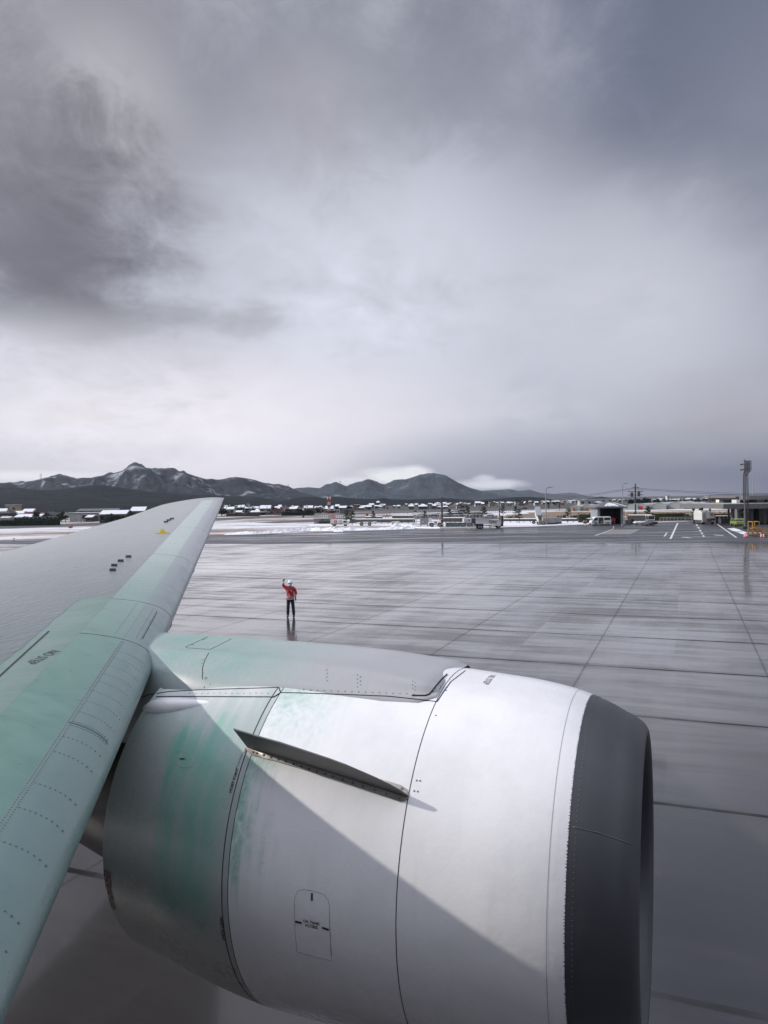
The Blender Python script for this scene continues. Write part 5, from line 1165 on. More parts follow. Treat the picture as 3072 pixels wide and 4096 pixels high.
def pole(label, x, ytop, Y, m=PD, r=.16, cross=(), group='dark poles around the car park'):
    a_ = AT(x, ytop, Y); t = thing('utility_pole', label, 'pole', (a_.x, Y, 0), 0, group); mb = MB(); mb.cyl((0,0,0), (0,0,a_.z), r, r*.7, 10); mb.build('pole', m, t)
    for k in range(3): mb = MB(); mb.cyl((0,0,a_.z*(.25+.2*k)), (0,0,a_.z*(.25+.2*k)+.12), r*1.15, n=10); mb.build('band', STEEL, t)
    for z, l in cross:
        mb = MB(); mb.box(-l/2, l/2, -.08, .08, a_.z+z-.06, a_.z+z+.06); ca = mb.build('crossarm', m, t)
        for xx in (-l*.45, -l*.2, l*.2, l*.45): q = MB(); q.cyl((xx,0,a_.z+z+.06), (xx,0,a_.z+z+.3), .09, n=6); q.build('insulator', GREYP, ca)
    return t, a_
pole('thick dark pole among the parked cars', 1767, 1991, 150, r=.24); pole('slim dark pole behind the boarding ramp', 1997, 1997, 160, r=.16)
pole('short dark pole rising behind the service truck', 2839, 1982, 190, r=.3, cross=()); pole('thin pale pole at the edge of dry field', 2302, 1994, 200, GREYP, .1)
pole('thin grey pole standing among the left houses', 889, 2031, 300, GREYP, .12); pole('grey pole left of the cream two storey house', 976, 2033, 300, PD, .12); pole('dark pole in front of the cream house', 1068, 2025, 300, PD, .14)
pole('thin pole by the white shed on far left', 324, 2053, 232, PD, .09); pole('second thin pole by the white shed on far left', 336, 2053, 233, PD, .09)
pole('pole with two arms on the far right field', 2796, 2008, 300, PD, .2, cross=((-1.2,1.5),))
tp, ap_ = pole('tall utility pole with crossarms and wires right of garage', 2541, 1934, 172, cross=((-1.0,1.6),(-1.8,3.4),(-2.6,3.4)), r=.2, group=None)
bars('transformer', [((-.8,0,ap_.z-2.0),(-.8,0,ap_.z-3.0)), ((.8,0,ap_.z-1.9),(.8,0,ap_.z-2.9))], PD, tp, .32)
WIRE = mat('wire_black', (.03,.03,.035), .7)
for i, (p0, p1, lb) in enumerate((((2541,1951),(1700,2000),'long wire from the tall pole sagging left over the hills'), ((2541,1955),(1750,2003),'lower wire from the tall pole to the left'), ((2541,1952),(3400,1958),'wire from the tall pole running off to the right'), ((2541,1957),(3400,1965),'lowest wire from the tall pole to the right'))):
    a_ = AT(*p0, 172); b_ = AT(*p1, 330 if i < 2 else 230); pts = [a_.lerp(b_, s)-Vector((0,0,math.sin(math.pi*s)*(2.6 if i < 2 else 1.2))) for s in lin(0, 1, 24)]
    mb = MB(); mb.tube(pts, .035, 4); tag(mb.build('power_line', WIRE), lb, 'power line', 'overhead wires at the utility pole')

# ================================================================== houses, sheds, greenhouses
HC = dict(cream=(.40,.35,.26), white=(.48,.48,.47), pale=(.33,.325,.31), grey=(.18,.18,.185), brown=(.13,.085,.065), dark=(.05,.047,.046), rust=(.15,.075,.055), red=(.36,.09,.075), pink=(.31,.205,.16), blue=(.13,.15,.19), ochre=(.27,.21,.13))
RC = dict(tile=(.055,.057,.062), redtile=(.14,.05,.038), tin=(.16,.165,.175), darktin=(.035,.036,.04))
def hm(c_): return mat(c_+'_house_wall', HC[c_], .8, noise_amt=.12, noise_scale=.8)
def rm(c_): return mat(c_+'_roof', RC[c_], .6, noise_amt=.15, noise_scale=.8)
def house(label, x0, x1, y0, y1, wall='cream', roof='tile', snow=1, kind='gable', storeys=1, rz=0, Y=None, nwin=2, group='houses of the village beyond the runway', name='house', ann=None):
    p, w_, h = spot(x0, x1, y0, y1, Y); t = thing(name, label, 'house' if name == 'house' else name.split('_')[-1], p, rz, group)
    d_ = min(max(w_*.7, 5), 10); hr = h*(.34 if kind != 'flat' else .06); hw = h-hr; wm_, rm_ = hm(wall), rm(roof); o_ = .05*w_
    mb = MB(); mb.box(-w_/2+o_, w_/2-o_, 0, d_, 0, hw)
    if kind == 'front': mb.prism([(-w_/2+o_, hw), (w_/2-o_, hw), (0, h-.15)], 0, d_)
    if kind == 'gable':
        for sx in (-1, 1): xx = sx*(w_/2-o_); mb.add([(xx,0,hw),(xx,d_,hw),(xx,d_/2,h-.15),(xx-sx*.1,0,hw),(xx-sx*.1,d_,hw),(xx-sx*.1,d_/2,h-.15)], [(0,1,2),(3,5,4),(0,2,5,3),(1,4,5,2)])
    wa = mb.build('wall', wm_, t); mb = MB(); th = .22
    if kind == 'flat': mb.box(-w_/2, w_/2, -.3, d_+.3, hw, h); slope = None
    elif kind == 'front':
        for sx in (-1, 1): mb.add([(0,-.5,h),(sx*w_/2,-.5,hw-.2),(sx*w_/2,d_+.5,hw-.2),(0,d_+.5,h),(0,-.5,h-th),(sx*w_/2,-.5,hw-.2-th),(sx*w_/2,d_+.5,hw-.2-th),(0,d_+.5,h-th)], [(0,1,2,3),(4,7,6,5),(0,4,5,1),(1,5,6,2),(2,6,7,3),(3,7,4,0)])
    elif kind == 'hip':
        mb.add([(-w_/2,-.5,hw),(w_/2,-.5,hw),(w_/2,d_+.5,hw),(-w_/2,d_+.5,hw),(-w_*.22,d_/2,h),(w_*.22,d_/2,h)], [(0,1,5,4),(1,2,5),(2,3,4,5),(3,0,4),(3,2,1,0)])
    else:
        for s_, yy in ((-1,-.6),(1,d_+.6)): mb.add([(-w_/2,yy,hw-.2),(w_/2,yy,hw-.2),(w_/2,d_/2,h),(-w_/2,d_/2,h),(-w_/2,yy,hw-.2-th),(w_/2,yy,hw-.2-th),(w_/2,d_/2,h-th),(-w_/2,d_/2,h-th)], [(0,1,2,3),(4,7,6,5),(0,4,5,1),(1,5,6,2),(2,6,7,3),(3,7,4,0)])
    ro_ = mb.build('roof', rm_, t)
    if snow:
        mb = MB(); r6 = random.Random(int(x0*7+y0)); k = .96 if snow == 1 else snow
        if kind == 'flat': mb.box(-w_/2*k, w_/2*k, -.2, d_, h, h+.15)
        elif kind == 'front':
            sx = r6.choice((-1, 1)) if snow < 1 else -1
            for sx in ((-1,1) if snow == 1 else (sx,)): mb.add([(sx*.1,-.4,h+.12),(sx*w_/2*k,-.4,hw),(sx*w_/2*k,d_+.3,hw),(sx*.1,d_+.3,h+.12)], [(0,1,2,3)])
        else:
            hx = .22 if kind == 'hip' else .49; a_ = -w_/2*k*(1 if r6.random() < .5 else .95); b_ = w_/2*k
            y_, z_ = -.55, hw-.02; u0, u1 = (.05, .95) if snow == 1 else (.1+.3*r6.random(), .95)
            def q(xe, u): xt = max(-hx*w_, min(hx*w_, xe)); return (xe+(xt-xe)*u if kind == 'hip' else xe, y_+(d_/2-y_)*u, z_+(h-z_)*u+.16)
            mb.add([q(a_,u0),q(b_,u0),q(b_*.98,u1),q(a_*.98,u1)], [(0,1,2,3)])
            v = mb.v[:]; mb.add([(x,y,z-.14) for x,y,z in v[:4]], [(3,2,1,0)]); mb.f += [(0,4,5,1),(1,5,6,2),(2,6,7,3),(3,7,4,0)]; mb.mi += [0]*4
        mb.build('roof_snow', SNOW, ro_)
    for s_ in range(storeys):
        zc = hw*(s_+.55)/storeys; hh = min(.6, hw/storeys*.25)
        for k in range(nwin):
            xc = -w_/2+w_*(k+.5)/nwin*1.0; ww = min(.9, w_/nwin*.25)
            f_ = MB(); f_.box(xc-ww-.06, xc+ww+.06, -.06, 0, zc-hh-.06, zc+hh+.06); fo_ = f_.build('window', OFFW if wall in ('brown','dark','rust','red') else GREYP, t)
            g_ = MB(); g_.box(xc-ww, xc+ww, -.08, -.06, zc-hh, zc+hh); g_.build('pane', GLASS, fo_)
    return t
H = house
# far left village
H('tan flat roofed block standing behind the leftmost roofs', 20, 67, 2020, 2042, 'ochre', 'tin', 1, 'flat', 2, Y=330)
H('dark tiled farmhouse at the very left edge with a snowy lower roof', -40, 42, 2035, 2082, 'dark', 'tile', .6, 'hip', 1, Y=250)
H('brown hipped roof house with thin snow band, behind the big snowy roof', 30, 112, 2045, 2080, 'brown', 'redtile', .6, 'hip', 1, Y=262)
H('house with two snow strips on its roof near the tan block', 80, 137, 2036, 2062, 'brown', 'redtile', .8, 'gable', 1, Y=300)
H('dark barn with a bright broad snow covered roof on far left', 55, 165, 2058, 2096, 'dark', 'darktin', 1, 'gable', 1, Y=235)
H('low dark shed left of the broad snowy barn', -20, 50, 2068, 2098, 'dark', 'tile', .6, 'gable', 1, Y=240)
H('small house with white gable at the right end of the hedge', 165, 215, 2048, 2075, 'dark', 'tile', .7, 'front', 1, Y=255)
H('long white low shed before the dark hill', 272, 410, 2052, 2078, 'white', 'tin', 1, 'flat', 1, Y=245, nwin=1)
H('dark small hut with snow in front of the long white shed', 340, 372, 2062, 2078, 'dark', 'darktin', 1, 'gable', 1, Y=240, nwin=1)
H('dark house with a long snowy roof peeking over the wing', 392, 510, 2042, 2078, 'dark', 'tile', 1, 'gable', 1, Y=225, nwin=3)
H('pale gabled house with two snowy roofs just above the wing edge', 517, 582, 2028, 2062, 'pale', 'tile', 1, 'gable', 2, Y=255)
H('long dim grey warehouse low under the dark hill', 305, 470, 2034, 2050, 'grey', 'tin', 0, 'gable', 1, Y=420, nwin=4)
# village right of the wing tip
V = [('white walled house with snowy roof right of the wing tip', 903, 937, 2028, 2045, 'white','tile',1,'gable',1), ('dark barn with snowy roof under the white walled one', 905, 925, 2038, 2048, 'dark','tile',1,'gable',1),
 ('low white fence-like shed at the village left end', 912, 960, 2052, 2062, 'pale','tin',0,'flat',1), ('white domed small store beside the low shed', 950, 974, 2047, 2061, 'white','tin',1,'hip',1), ('dark long house with a snow ridge above the domed store', 940, 968, 2043, 2055, 'dark','darktin',1,'gable',1),
 ('pink gabled hut left of the cream house', 982, 1000, 2041, 2059, 'pink','tile',0,'front',1), ('dark brown long barn with thin snow line before the cream house', 1000, 1068, 2043, 2058, 'brown','darktin',1,'gable',1),
 ('cream two storey house with twin windows and snowy roof', 1037, 1084, 2022, 2050, 'cream','tile',1,'gable',2), ('brown windowless barn right of the cream house', 1076, 1122, 2039, 2056, 'brown','redtile',0,'flat',1),
 ('white gabled house with a red brown roof', 1118, 1156, 2022, 2045, 'white','redtile',0,'front',1), ('small pinkish gabled house before the red brown roof', 1118, 1138, 2032, 2050, 'pink','redtile',0,'front',1),
 ('long low house with snowy roof right of the red brown one', 1155, 1190, 2028, 2042, 'pale','tile',1,'gable',1), ('white house end at the middle of the tree line', 1168, 1180, 2036, 2048, 'white','tile',.7,'front',1),
 ('grey flat hall with white edges high in the village', 975, 1010, 2028, 2040, 'grey','tin',.8,'gable',1), ('small white house high behind the grey hall', 1014, 1034, 2026, 2038, 'white','tile',1,'gable',1), ('white barn with snow slab by grey hall', 1020, 1040, 2036, 2046, 'pale','tile',1,'gable',1),
 ('snowy roofed white house at the hill foot', 1110, 1126, 2020, 2030, 'white','tile',1,'gable',1), ('pair of white roofs at the hill foot, leftmost', 950, 962, 2021, 2032, 'white','tile',1,'gable',1), ('pale hut at hill foot with bright roof', 964, 977, 2020, 2029, 'pale','tile',1,'gable',1), ('tall narrow white block at the hill foot', 985, 994, 2017, 2026, 'white','tin',1,'flat',2)]
for (lb, *a_) in V: H(lb, a_[0], a_[1], a_[2], a_[3], a_[4], a_[5], a_[6], a_[7], a_[8], Y=310 if a_[3] > 2048 else (345 if a_[3] > 2040 else 400))
V = [('white gable house behind the dark trees at the red tower', 1228, 1254, 2023, 2040, 'white','tile',.8,'gable',1), ('rusty red barn with steep gable left of the tower', 1243, 1290, 2030, 2052, 'rust','redtile',.5,'front',1),
 ('cream barn with a long sloping snowy roof at the tower', 1262, 1300, 2027, 2050, 'cream','tile',1,'front',1), ('snowy roofed house directly behind the tower', 1300, 1335, 2028, 2045, 'pale','tile',1,'gable',1), ('dark house with bright roof at the tower foot', 1304, 1340, 2038, 2052, 'dark','darktin',1,'gable',1),
 ('white two storey house with round window right of the tower', 1354, 1388, 2024, 2040, 'white','tile',1,'gable',1), ('dark roofed shed right of the round window house', 1376, 1400, 2026, 2040, 'grey','tile',0,'hip',1), ('tall house with stacked snowy roofs above the tower', 1340, 1358, 2018, 2030, 'pale','tile',1,'gable',2),
 ('small white shed left of the grey blast wall', 1338, 1358, 2040, 2050, 'white','tin',1,'flat',1), ('pink grey flat roofed office block alone', 1415, 1440, 2019, 2032, 'pink','tin',1,'flat',2), ('white long store right of the pink grey block', 1440, 1488, 2022, 2030, 'pale','tin',1,'gable',1),
 ('white cluster house on the low rise', 1474, 1497, 2014, 2024, 'white','tile',1,'gable',1), ('shrine like snowy white roof in the dark wood', 1503, 1521, 2004, 2011, 'dark','tile',1,'hip',1),
 ('brown and white two storey house by the big brown barn', 1633, 1656, 2020, 2034, 'ochre','tile',1,'gable',2), ('long brown barn with a slanting snowy roof', 1673, 1710, 2021, 2035, 'brown','darktin',1,'gable',1), ('white cube house with a bare facade', 1710, 1728, 2019, 2034, 'white','tin',0,'flat',2), ('white house next to the bare cube', 1728, 1745, 2018, 2032, 'grey','tile',1,'gable',1),
 ('pale long greenhouse like shed beside the thick pole', 1748, 1793, 2024, 2036, 'pale','tin',1,'gable',1), ('two storey cream house with two square windows, mid village', 1826, 1846, 2012, 2028, 'cream','tile',.8,'front',2), ('broad dark roofed hall attached to the two window house', 1846, 1872, 2014, 2027, 'cream','darktin',0,'gable',1),
 ('small white house left of the two window house', 1784, 1798, 2014, 2026, 'white','tile',1,'gable',1), ('long white apartment row on the skyline', 1900, 1924, 2006, 2018, 'white','tile',1,'gable',1), ('cream gabled house with wide front, village centre', 1957, 1980, 2007, 2024, 'cream','tile',0,'front',2),
 ('white house right of the cream gable', 2001, 2021, 2008, 2024, 'white','tile',.7,'gable',2), ('white cubic two storey house with blue grey windows', 2061, 2082, 2006, 2022, 'white','tin',0,'flat',2), ('red brown roofed low annex of the white cubic house', 2078, 2100, 2013, 2023, 'red','redtile',0,'flat',1),
 ('cream house left of the white cubic one', 2030, 2048, 2010, 2023, 'cream','tile',.8,'gable',2), ('small white gabled house behind the low annex', 2098, 2110, 2006, 2016, 'white','tile',1,'front',1), ('white house beside tall trees, right village', 2139, 2156, 2006, 2019, 'white','tile',1,'gable',1),
 ('cream house seen left of the pale lamp post', 2170, 2188, 2005, 2020, 'cream','tile',.7,'gable',1), ('ochre house in dark trees right of the lamp post', 2212, 2230, 2009, 2022, 'ochre','tile',0,'hip',1), ('red sided small house, right of the lamp post', 2243, 2258, 2012, 2023, 'red','tin',1,'flat',1),
 ('long flat white factory hall left of the garage roof', 2317, 2372, 2002, 2015, 'white','tin',1,'flat',1), ('very long white hall with grey windows behind the garage', 2337, 2440, 1998, 2008, 'white','tin',1,'flat',1), ('cream arched hall in front of the factory', 2379, 2412, 2007, 2017, 'cream','tin',.8,'hip',1), ('white office with snow left of the factory hall', 2284, 2312, 2005, 2014, 'white','tin',1,'flat',1),
 ('white house right of the utility pole among trees', 2630, 2653, 1998, 2010, 'white','tile',.8,'gable',1), ('grey barn with steep side right of the white one', 2665, 2705, 1999, 2014, 'grey','tin',0,'front',1), ('twin white silos like tower on the skyline', 2669, 2677, 1982, 1998, 'white','tin',0,'flat',2),
 ('pale gable end house before the far hill', 2802, 2834, 1994, 2010, 'pale','tin',0,'front',1), ('long white flat building on the skyline above truck', 2833, 2902, 1985, 1991, 'white','tin',1,'flat',1), ('low white shop with a lit window right of the truck mast', 2850, 2893, 1996, 2009, 'grey','tin',1,'flat',1), ('white boxy store left of the terminal eaves', 2896, 2930, 2000, 2011, 'white','tin',1,'flat',1), ('dark house with snowy roof behind the canopy corner', 2893, 2918, 1992, 2001, 'grey','tile',1,'gable',1)]
for (lb, *a_) in V:
    Y = {True: 330}.get(a_[0] < 1345 and a_[3] > 2038) or (360 if a_[3] > 2036 else 420 if a_[3] > 2026 else 520 if a_[3] > 2014 else 700)
    H(lb, a_[0], a_[1], a_[2], a_[3], a_[4], a_[5], a_[6], a_[7], a_[8], Y=Y)
lw = AT(2869.5, 2004.5, 519.3); mb = MB(); mb.box(-.9,.9,-.5,0,-.9,.9); o = mb.build('lit_window', mat('lit_window', (1,.86,.62), emit=.9), None, loc=lw); tag(o, 'single warm lit sign board on the low shop far right', 'sign')
# many small far houses filling the rows
r8 = random.Random(11); k_ = 0
rows = [(905,1230,2020,2034,30,380,'tiny snowy roofed house in the rows under the dark hill'), (1225,1470,2022,2034,22,400,'tiny snowy roofed house around and right of the red white tower'), (1470,1760,2019,2030,26,480,'tiny pale house in the far row left of the thick pole'),
        (1750,2000,2008,2024,30,560,'tiny mixed house in the crowded rows beyond the car park'), (1990,2300,2004,2020,40,620,'tiny mixed house in the crowded rows beyond the dry field'), (2290,2520,2000,2012,16,700,'tiny pale building near the factory halls'), (2610,2960,1991,2008,40,640,'tiny snowy house in the rows above the brown field')]
protos = []
for i in range(14):
    wc = ['white','pale','cream','grey','brown','dark','white','pale','blue','pink','grey','white','ochre','pale'][i]; rc = ['tile','tile','darktin','tile','redtile','tin','tile'][i % 7]
    protos.append((H('x', 1500, 1520, 2010, 2022, wc, rc, [1,1,.7,1,.6,1,.8][i % 7], ['gable','gable','front','hip'][i % 4], 1+(i % 3 == 0), Y=520), 20*520/FPX))
for (x0, x1, y0, y1, n_, Yc, lb) in rows:
    for i in range(n_):
        x = r8.uniform(x0, x1); f_ = r8.random(); Y = Yc*(1+.5*f_); pr, bw = protos[r8.randrange(14)]
        wpx = r8.uniform(11, 24)*(1-.3*f_); a_ = AT(x, 2000, Y); sc = wpx*Y/FPX/bw
        zt = AT(x, y0+(y1-y0)*(.2+.5*(1-f_)) - 3, Y).z
        o = dup(pr, (a_.x, Y, 0), r8.uniform(-.5, .5), lb, (sc, sc, max(.5, zt/ (AT(1510, 2010, 520).z)))); o['group'] = 'tiny far village houses'
for pr, bw in protos:
    for ch in list(pr.children_recursive): bpy.data.objects.remove(ch)
    bpy.data.objects.remove(pr)
# greenhouses
GH = NT('greenhouse_film', Roughness=.35); GH.set('Base Color', GH.mix(GH.noise(.6, 4), (.30,.32,.31), (.20,.215,.21)))
GHS = mat('greenhouse_top', (.44,.46,.47), .4, noise_amt=.1); 
gl = [('polytunnel greenhouse with orange door, leftmost', 2279, 2318, 2021, 2042, ORANGE), ('polytunnel greenhouse with orange door touching the garage side', 2328, 2370, 2019, 2041, ORANGE), ('polytunnel with a red door right of the garage', 2545, 2584, 2014, 2036, RED), ('greenhouse tunnel hidden partly behind the garage', 2508, 2548, 2016, 2035, None),
      ('polytunnel with a plain grey end, right of the red door', 2613, 2660, 2011, 2035, None), ('hazy tunnel greenhouse second from the right', 2677, 2733, 2008, 2033, None), ('hazy tunnel greenhouse farthest right', 2733, 2785, 2011, 2033, None)]
DO = mat('faded_door', (.22,.085,.05), .7)
for lb, x0, x1, y0, y1, dm in gl:
    dm = DO if dm is ORANGE else dm
    p, w_, h = spot(x0, x1, y0, y1, 300); t = thing('greenhouse', lb, 'greenhouse', p, -.55, 'plastic tunnel greenhouses by the dry field'); arc = lambda r_: [(math.cos(a)*w_/2*r_*1.1, h*.4+math.sin(a)*h*.6*r_) for a in lin(0, math.pi, 13)]
    poly = [(w_/2*1.1,0)] + arc(1) + [(-w_/2*1.1,0)]
    mb = MB(); mb.prism(poly, 0, 30); mb.build('tunnel', GH.m, t, smooth=False); mb = MB(); mb.loft([[(x, y, z+.06) for x, z in arc(1)[2:11]] for y in (-.1, 30.1)], closed=False); mb.build('roof_snow', GHS, t)
    if dm: mb = MB(); mb.box(-w_*.16, w_*.16, -.08, 0, 0, h*.6); mb.build('door', dm, t)
    fr = MB(); 
    for y in (0,): fr.tube([(x, y-.05, z) for x, z in poly], .08, 4)
    fr.build('end_frame', GREYP, t)

# ================================================================== trees, hedges, fences
leafm = {}
def leaf(name, a_, b_):
    if name in leafm: return leafm[name]
    m = NT(name, Roughness=.8); m.set('Specular IOR Level', .2); m.set('Base Color', m.mix(m.ramp(m.noise(1.3, 4), .35, .65), a_, b_)); leafm[name] = m.m; return m.m
LD = leaf('dark_evergreen_leaves', (.012,.022,.018), (.03,.045,.032)); LG = leaf('pine_leaves', (.035,.05,.03), (.075,.085,.05)); LO = leaf('rusty_pine_leaves', (.20,.09,.035), (.11,.07,.035)); LH = leaf('hedge_leaves', (.03,.04,.022), (.065,.07,.035)); LB = leaf('bare_twigs', (.06,.045,.04), (.10,.08,.07))
BARK = mat('bark', (.05,.042,.038), .9, noise_amt=.2)
def leaves(clumps, n, size, seed=1):
    q = random.Random(seed); mb = MB()
    for (c_, r) in clumps:
        for i in range(n):
            d = Vector((q.gauss(0,1), q.gauss(0,1), q.gauss(0,1))).normalized(); p = Vector(c_) + Vector((d.x*r[0], d.y*r[1], d.z*r[2]))*(q.random()**.4)
            a_ = Vector((q.gauss(0,1), q.gauss(0,1), q.gauss(0,1))).normalized(); b_ = a_.orthogonal().normalized(); s = size*q.uniform(.6, 1.3)
            mb.add([p-a_*s, p+b_*s*.6, p+a_*s, p-b_*s*.6], [(0,1,2,3)])
    return mb
def pine_proto(m, seed, name='pine_tree'):     # 1 unit high cloud-pruned pine
    q = random.Random(seed); t = thing(name, 'x', 'tree'); pts = [(0,0,0),(.03,0,.25),(-.03,.02,.5),(.02,0,.75),(0,0,.95)]; mb = MB(); mb.tube(pts, .03, 6); cl = []
    for i in range(6):
        z = .38+.11*i; s = -1 if i % 2 else 1; r = (.34-.045*i)
        if i < 5: mb.tube([(0,0,z-.06),(s*r*.5,0,z-.03),(s*r,q.uniform(-.1,.1),z)], .012, 4)
        cl.append(((s*r*.72 if i < 5 else 0, q.uniform(-.1,.1), z+.02), (.20-.015*i, .18, .045))); cl.append(((-s*r*.3, q.uniform(-.12,.12), z+.04), (.14, .14, .04)))
    mb.build('trunk', BARK, t, smooth=True); leaves(cl, 60, .035, seed).build('crown', m, t); return t
def tree_proto(m, seed, name='evergreen_tree', wide=.42):
    q = random.Random(seed); t = thing(name, 'x', 'tree'); mb = MB(); mb.tube([(0,0,0),(.01,0,.4),(0,.01,.75)], .03, 6)
    cl = [((0,0,.55),(wide*.7,wide*.7,.3))]
    for i in range(9): a_ = q.uniform(0, 6.28); z = q.uniform(.3, .85); r = wide*(1-abs(z-.5))*.75; cl.append(((math.cos(a_)*r*.8, math.sin(a_)*r*.8, z), (.15,.15,.12)))
    for k in range(4): a_ = q.uniform(0, 6.28); mb.tube([(0,0,.35+.08*k),(math.cos(a_)*.2,math.sin(a_)*.2,.55+.08*k)], .012, 4)
    mb.build('trunk', BARK, t); leaves(cl, 110, .04, seed).build('crown', m, t); return t
PP = [pine_proto(LG, 3), pine_proto(LG, 5), pine_proto(LO, 8)]; TP = [tree_proto(LD, 2), tree_proto(LD, 6, wide=.55), tree_proto(LD, 9, wide=.34), tree_proto(LB, 12, name='bare_tree', wide=.45)]
def plant(pr, label, x, y0, y1, Y=None, wx=1.0, group=None, base=None):
    p, _, h = spot(x-5, x+5, y0, y1, Y); o = dup(pr, p, rnd.uniform(0, 6), label, (h*wx, h*wx, h)); o['group'] = group or 'trees'; return o
gp = 'cloud pruned pines along the airport fence'
for x, y0, y1, Y, i, w_, lb in ((1387,2042,2079,170,0,1.0,'large dark cloud pruned pine behind the box truck cab'), (1408,2044,2079,168,1,.9,'second pine right of the large one behind the truck'), (1494,2044,2070,185,2,.9,'rusty orange dying pine near the small red hut'), (1698,2043,2066,178,0,.9,'pine left of the long black car'), (1798,2036,2060,190,1,.8,'slim pine behind the silver minivan'),
    (1872,2028,2052,195,0,.8,'pine rising behind the carport left end'), (1932,2026,2050,200,1,.8,'pine just right of the carport'), (1941,2030,2048,205,0,.7,'small pine beside the one right of carport'), (2011,2022,2045,210,1,.7,'pine on the road edge right of the slim pole'), (2063,2024,2044,215,0,.7,'thin pine in front of the white cubic house'),
    (2076,2035,2076,165,0,.9,'tall sparse pine alone before the dry field'), (2272,2033,2074,168,1,.95,'pine between silver crates and the red hydrant box'), (2592,2026,2062,170,0,.9,'pine right of the tall utility pole'), (2775,2024,2068,175,1,.8,'hazy pine left of the service truck'), (2976,2030,2072,150,0,1.1,'dark pine seen behind the light tower foot'), (2239,2007,2040,300,1,.7,'pine far off beside the red sided house'), (2195,2010,2040,300,0,.6,'dark pine close by the pale lamp post')):
    plant(PP[i], lb, x, y0, y1, Y, w_, gp)
gp = 'dark evergreens among the houses'
tl = [(150,2045,2098,222),(100,2060,2098,224),(200,2062,2100,220),(235,2058,2092,230),(262,2056,2088,232),(245,2040,2088,236),(440,2052,2090,212),(465,2054,2090,212),(490,2056,2088,213),(425,2055,2088,214),(545,2052,2075,240),(886,2028,2062,300),(897,2032,2060,305),(958,2028,2050,330),(990,2030,2052,330),(1092,2022,2048,320),(1100,2026,2050,318),(1110,2030,2052,318),(1142,2034,2056,305),(1152,2036,2056,305),(1160,2034,2055,306),(1186,2033,2056,303),(1196,2032,2057,303),(1208,2034,2056,304),(1220,2036,2056,305),(1232,2034,2054,306),(1242,2038,2055,307),(1312,2018,2040,350),(1396,2022,2040,360),(1350,2026,2040,350)]
for i, (x, y0, y1, Y) in enumerate(tl):
    lb = ('dark evergreen behind the fence of the far left village' if x < 300 else 'dark bushy evergreen at the wing edge by the snowy roof' if x < 560 else 'dark tree at the wing tip end of the village' if x < 1000 else 'dark evergreen between cream house and red brown roof' if x < 1130 else 'dark evergreen in the line left of the red white tower' if x < 1260 else 'dark evergreen in the village right of the tower')
    plant(TP[i % 3], lb, x, y0, y1, Y, 1.1, gp)
r9 = random.Random(5)
for (x0, x1, yt, yb, n_, Y, lb, wx) in ((2062,2110,1996,2012,9,560,'tall dark evergreen grove behind the white cubic house',1.0), (2120,2170,1998,2014,9,560,'dark evergreen in the grove left of the lamp post',.9), (2190,2240,2000,2018,8,520,'dark evergreen among houses right of the lamp post',.9), (2515,2632,1988,2014,26,420,'dark tree of the dense grove right of the utility pole',1.1), (1450,1550,2023,2034,12,450,'low dark tree on the far field mound',1.6), (1930,1960,2000,2016,4,560,'dark tree near the cream gable',.9), (2900,2980,1994,2014,6,420,'dark tree behind the canopy corner',1.1), (1750,1900,2010,2026,8,600,'small dark tree in the crowded far rows',1.0), (2300,2500,1998,2012,14,650,'low dark tree about the factory halls',1.2), (2640,2900,1992,2008,18,600,'low dark tree in the rows above brown field',1.2), (905,1420,2018,2034,22,420,'small dark tree between the hill foot houses',1.0)):
    for i in range(n_):
        plant(TP[r9.randrange(3)], lb, r9.uniform(x0, x1), yt+r9.uniform(0, (yb-yt)*.5), yb, Y*r9.uniform(.95, 1.15), wx, 'dark evergreens in far groves')
for t_ in PP+TP:
    for ch in list(t_.children_recursive): bpy.data.objects.remove(ch)
    bpy.data.objects.remove(t_)
def hedge(label, x0, x1, y0, y1, Y, m=LH, group='clipped hedges behind the fence', dpt=1.2, name='hedge', n=12):
    Y = Y or G((x0+x1)/2, y1).y; a_, b_ = AT(x0, y1, Y), AT(x1, y1, Y); h = AT((x0+x1)/2, y0, Y).z; q = random.Random(int(x0)); cl = []; L_ = b_.x-a_.x; k = max(2, int(L_/1.0)); t = thing(name, label, 'hedge', (a_.x, Y, 0), 0, group)
    for i in range(k): cl.append(((L_*(i+.5)/k, q.uniform(-.2,.2), h*.5), (L_/k*.8, dpt*.6, h*.52*q.uniform(.85,1.1))))
    leaves(cl, n*9, .16, int(x1)).build('foliage', m, t); mb = MB(); mb.box(.1, L_-.1, -dpt*.35, dpt*.35, 0, h*.8); mb.build('inner_growth', m, t); return t
hedge('green clipped hedge left of the garage', 2312, 2392, 2050, 2068, 162); hedge('long green hedge between garage and service truck', 2512, 2740, 2047, 2068, 166, n=8); hedge('dark hedge right of the service truck', 2742, 2965, 2049, 2070, 164, n=7)
hedge('round dark bush left of the hydrant box', 2286, 2314, 2060, 2076, None, LD, dpt=2.5); hedge('round dark bush by the left crates end', 2230, 2262, 2062, 2078, None, LD, dpt=2.5); hedge('round dark bush beside the boarding ramp', 2028, 2058, 2064, 2080, None, LD, dpt=2.5); hedge('short dark bush under the sparse pine', 2066, 2078, 2066, 2076, None, LD, dpt=1.5)
hedge('dark hedge in front of the big snowy barn, far left', 0, 240, 2076, 2102, 205, LD, n=5); hedge('dark hedge right behind the posts, left of the trees', 60, 230, 2068, 2100, 208, LD, n=5); hedge('olive hedge along the flat grey hut', 1276, 1325, 2083, 2095, None, LH); hedge('olive hedge behind the belt loader left part', 1396, 1425, 2084, 2092, None, LH)
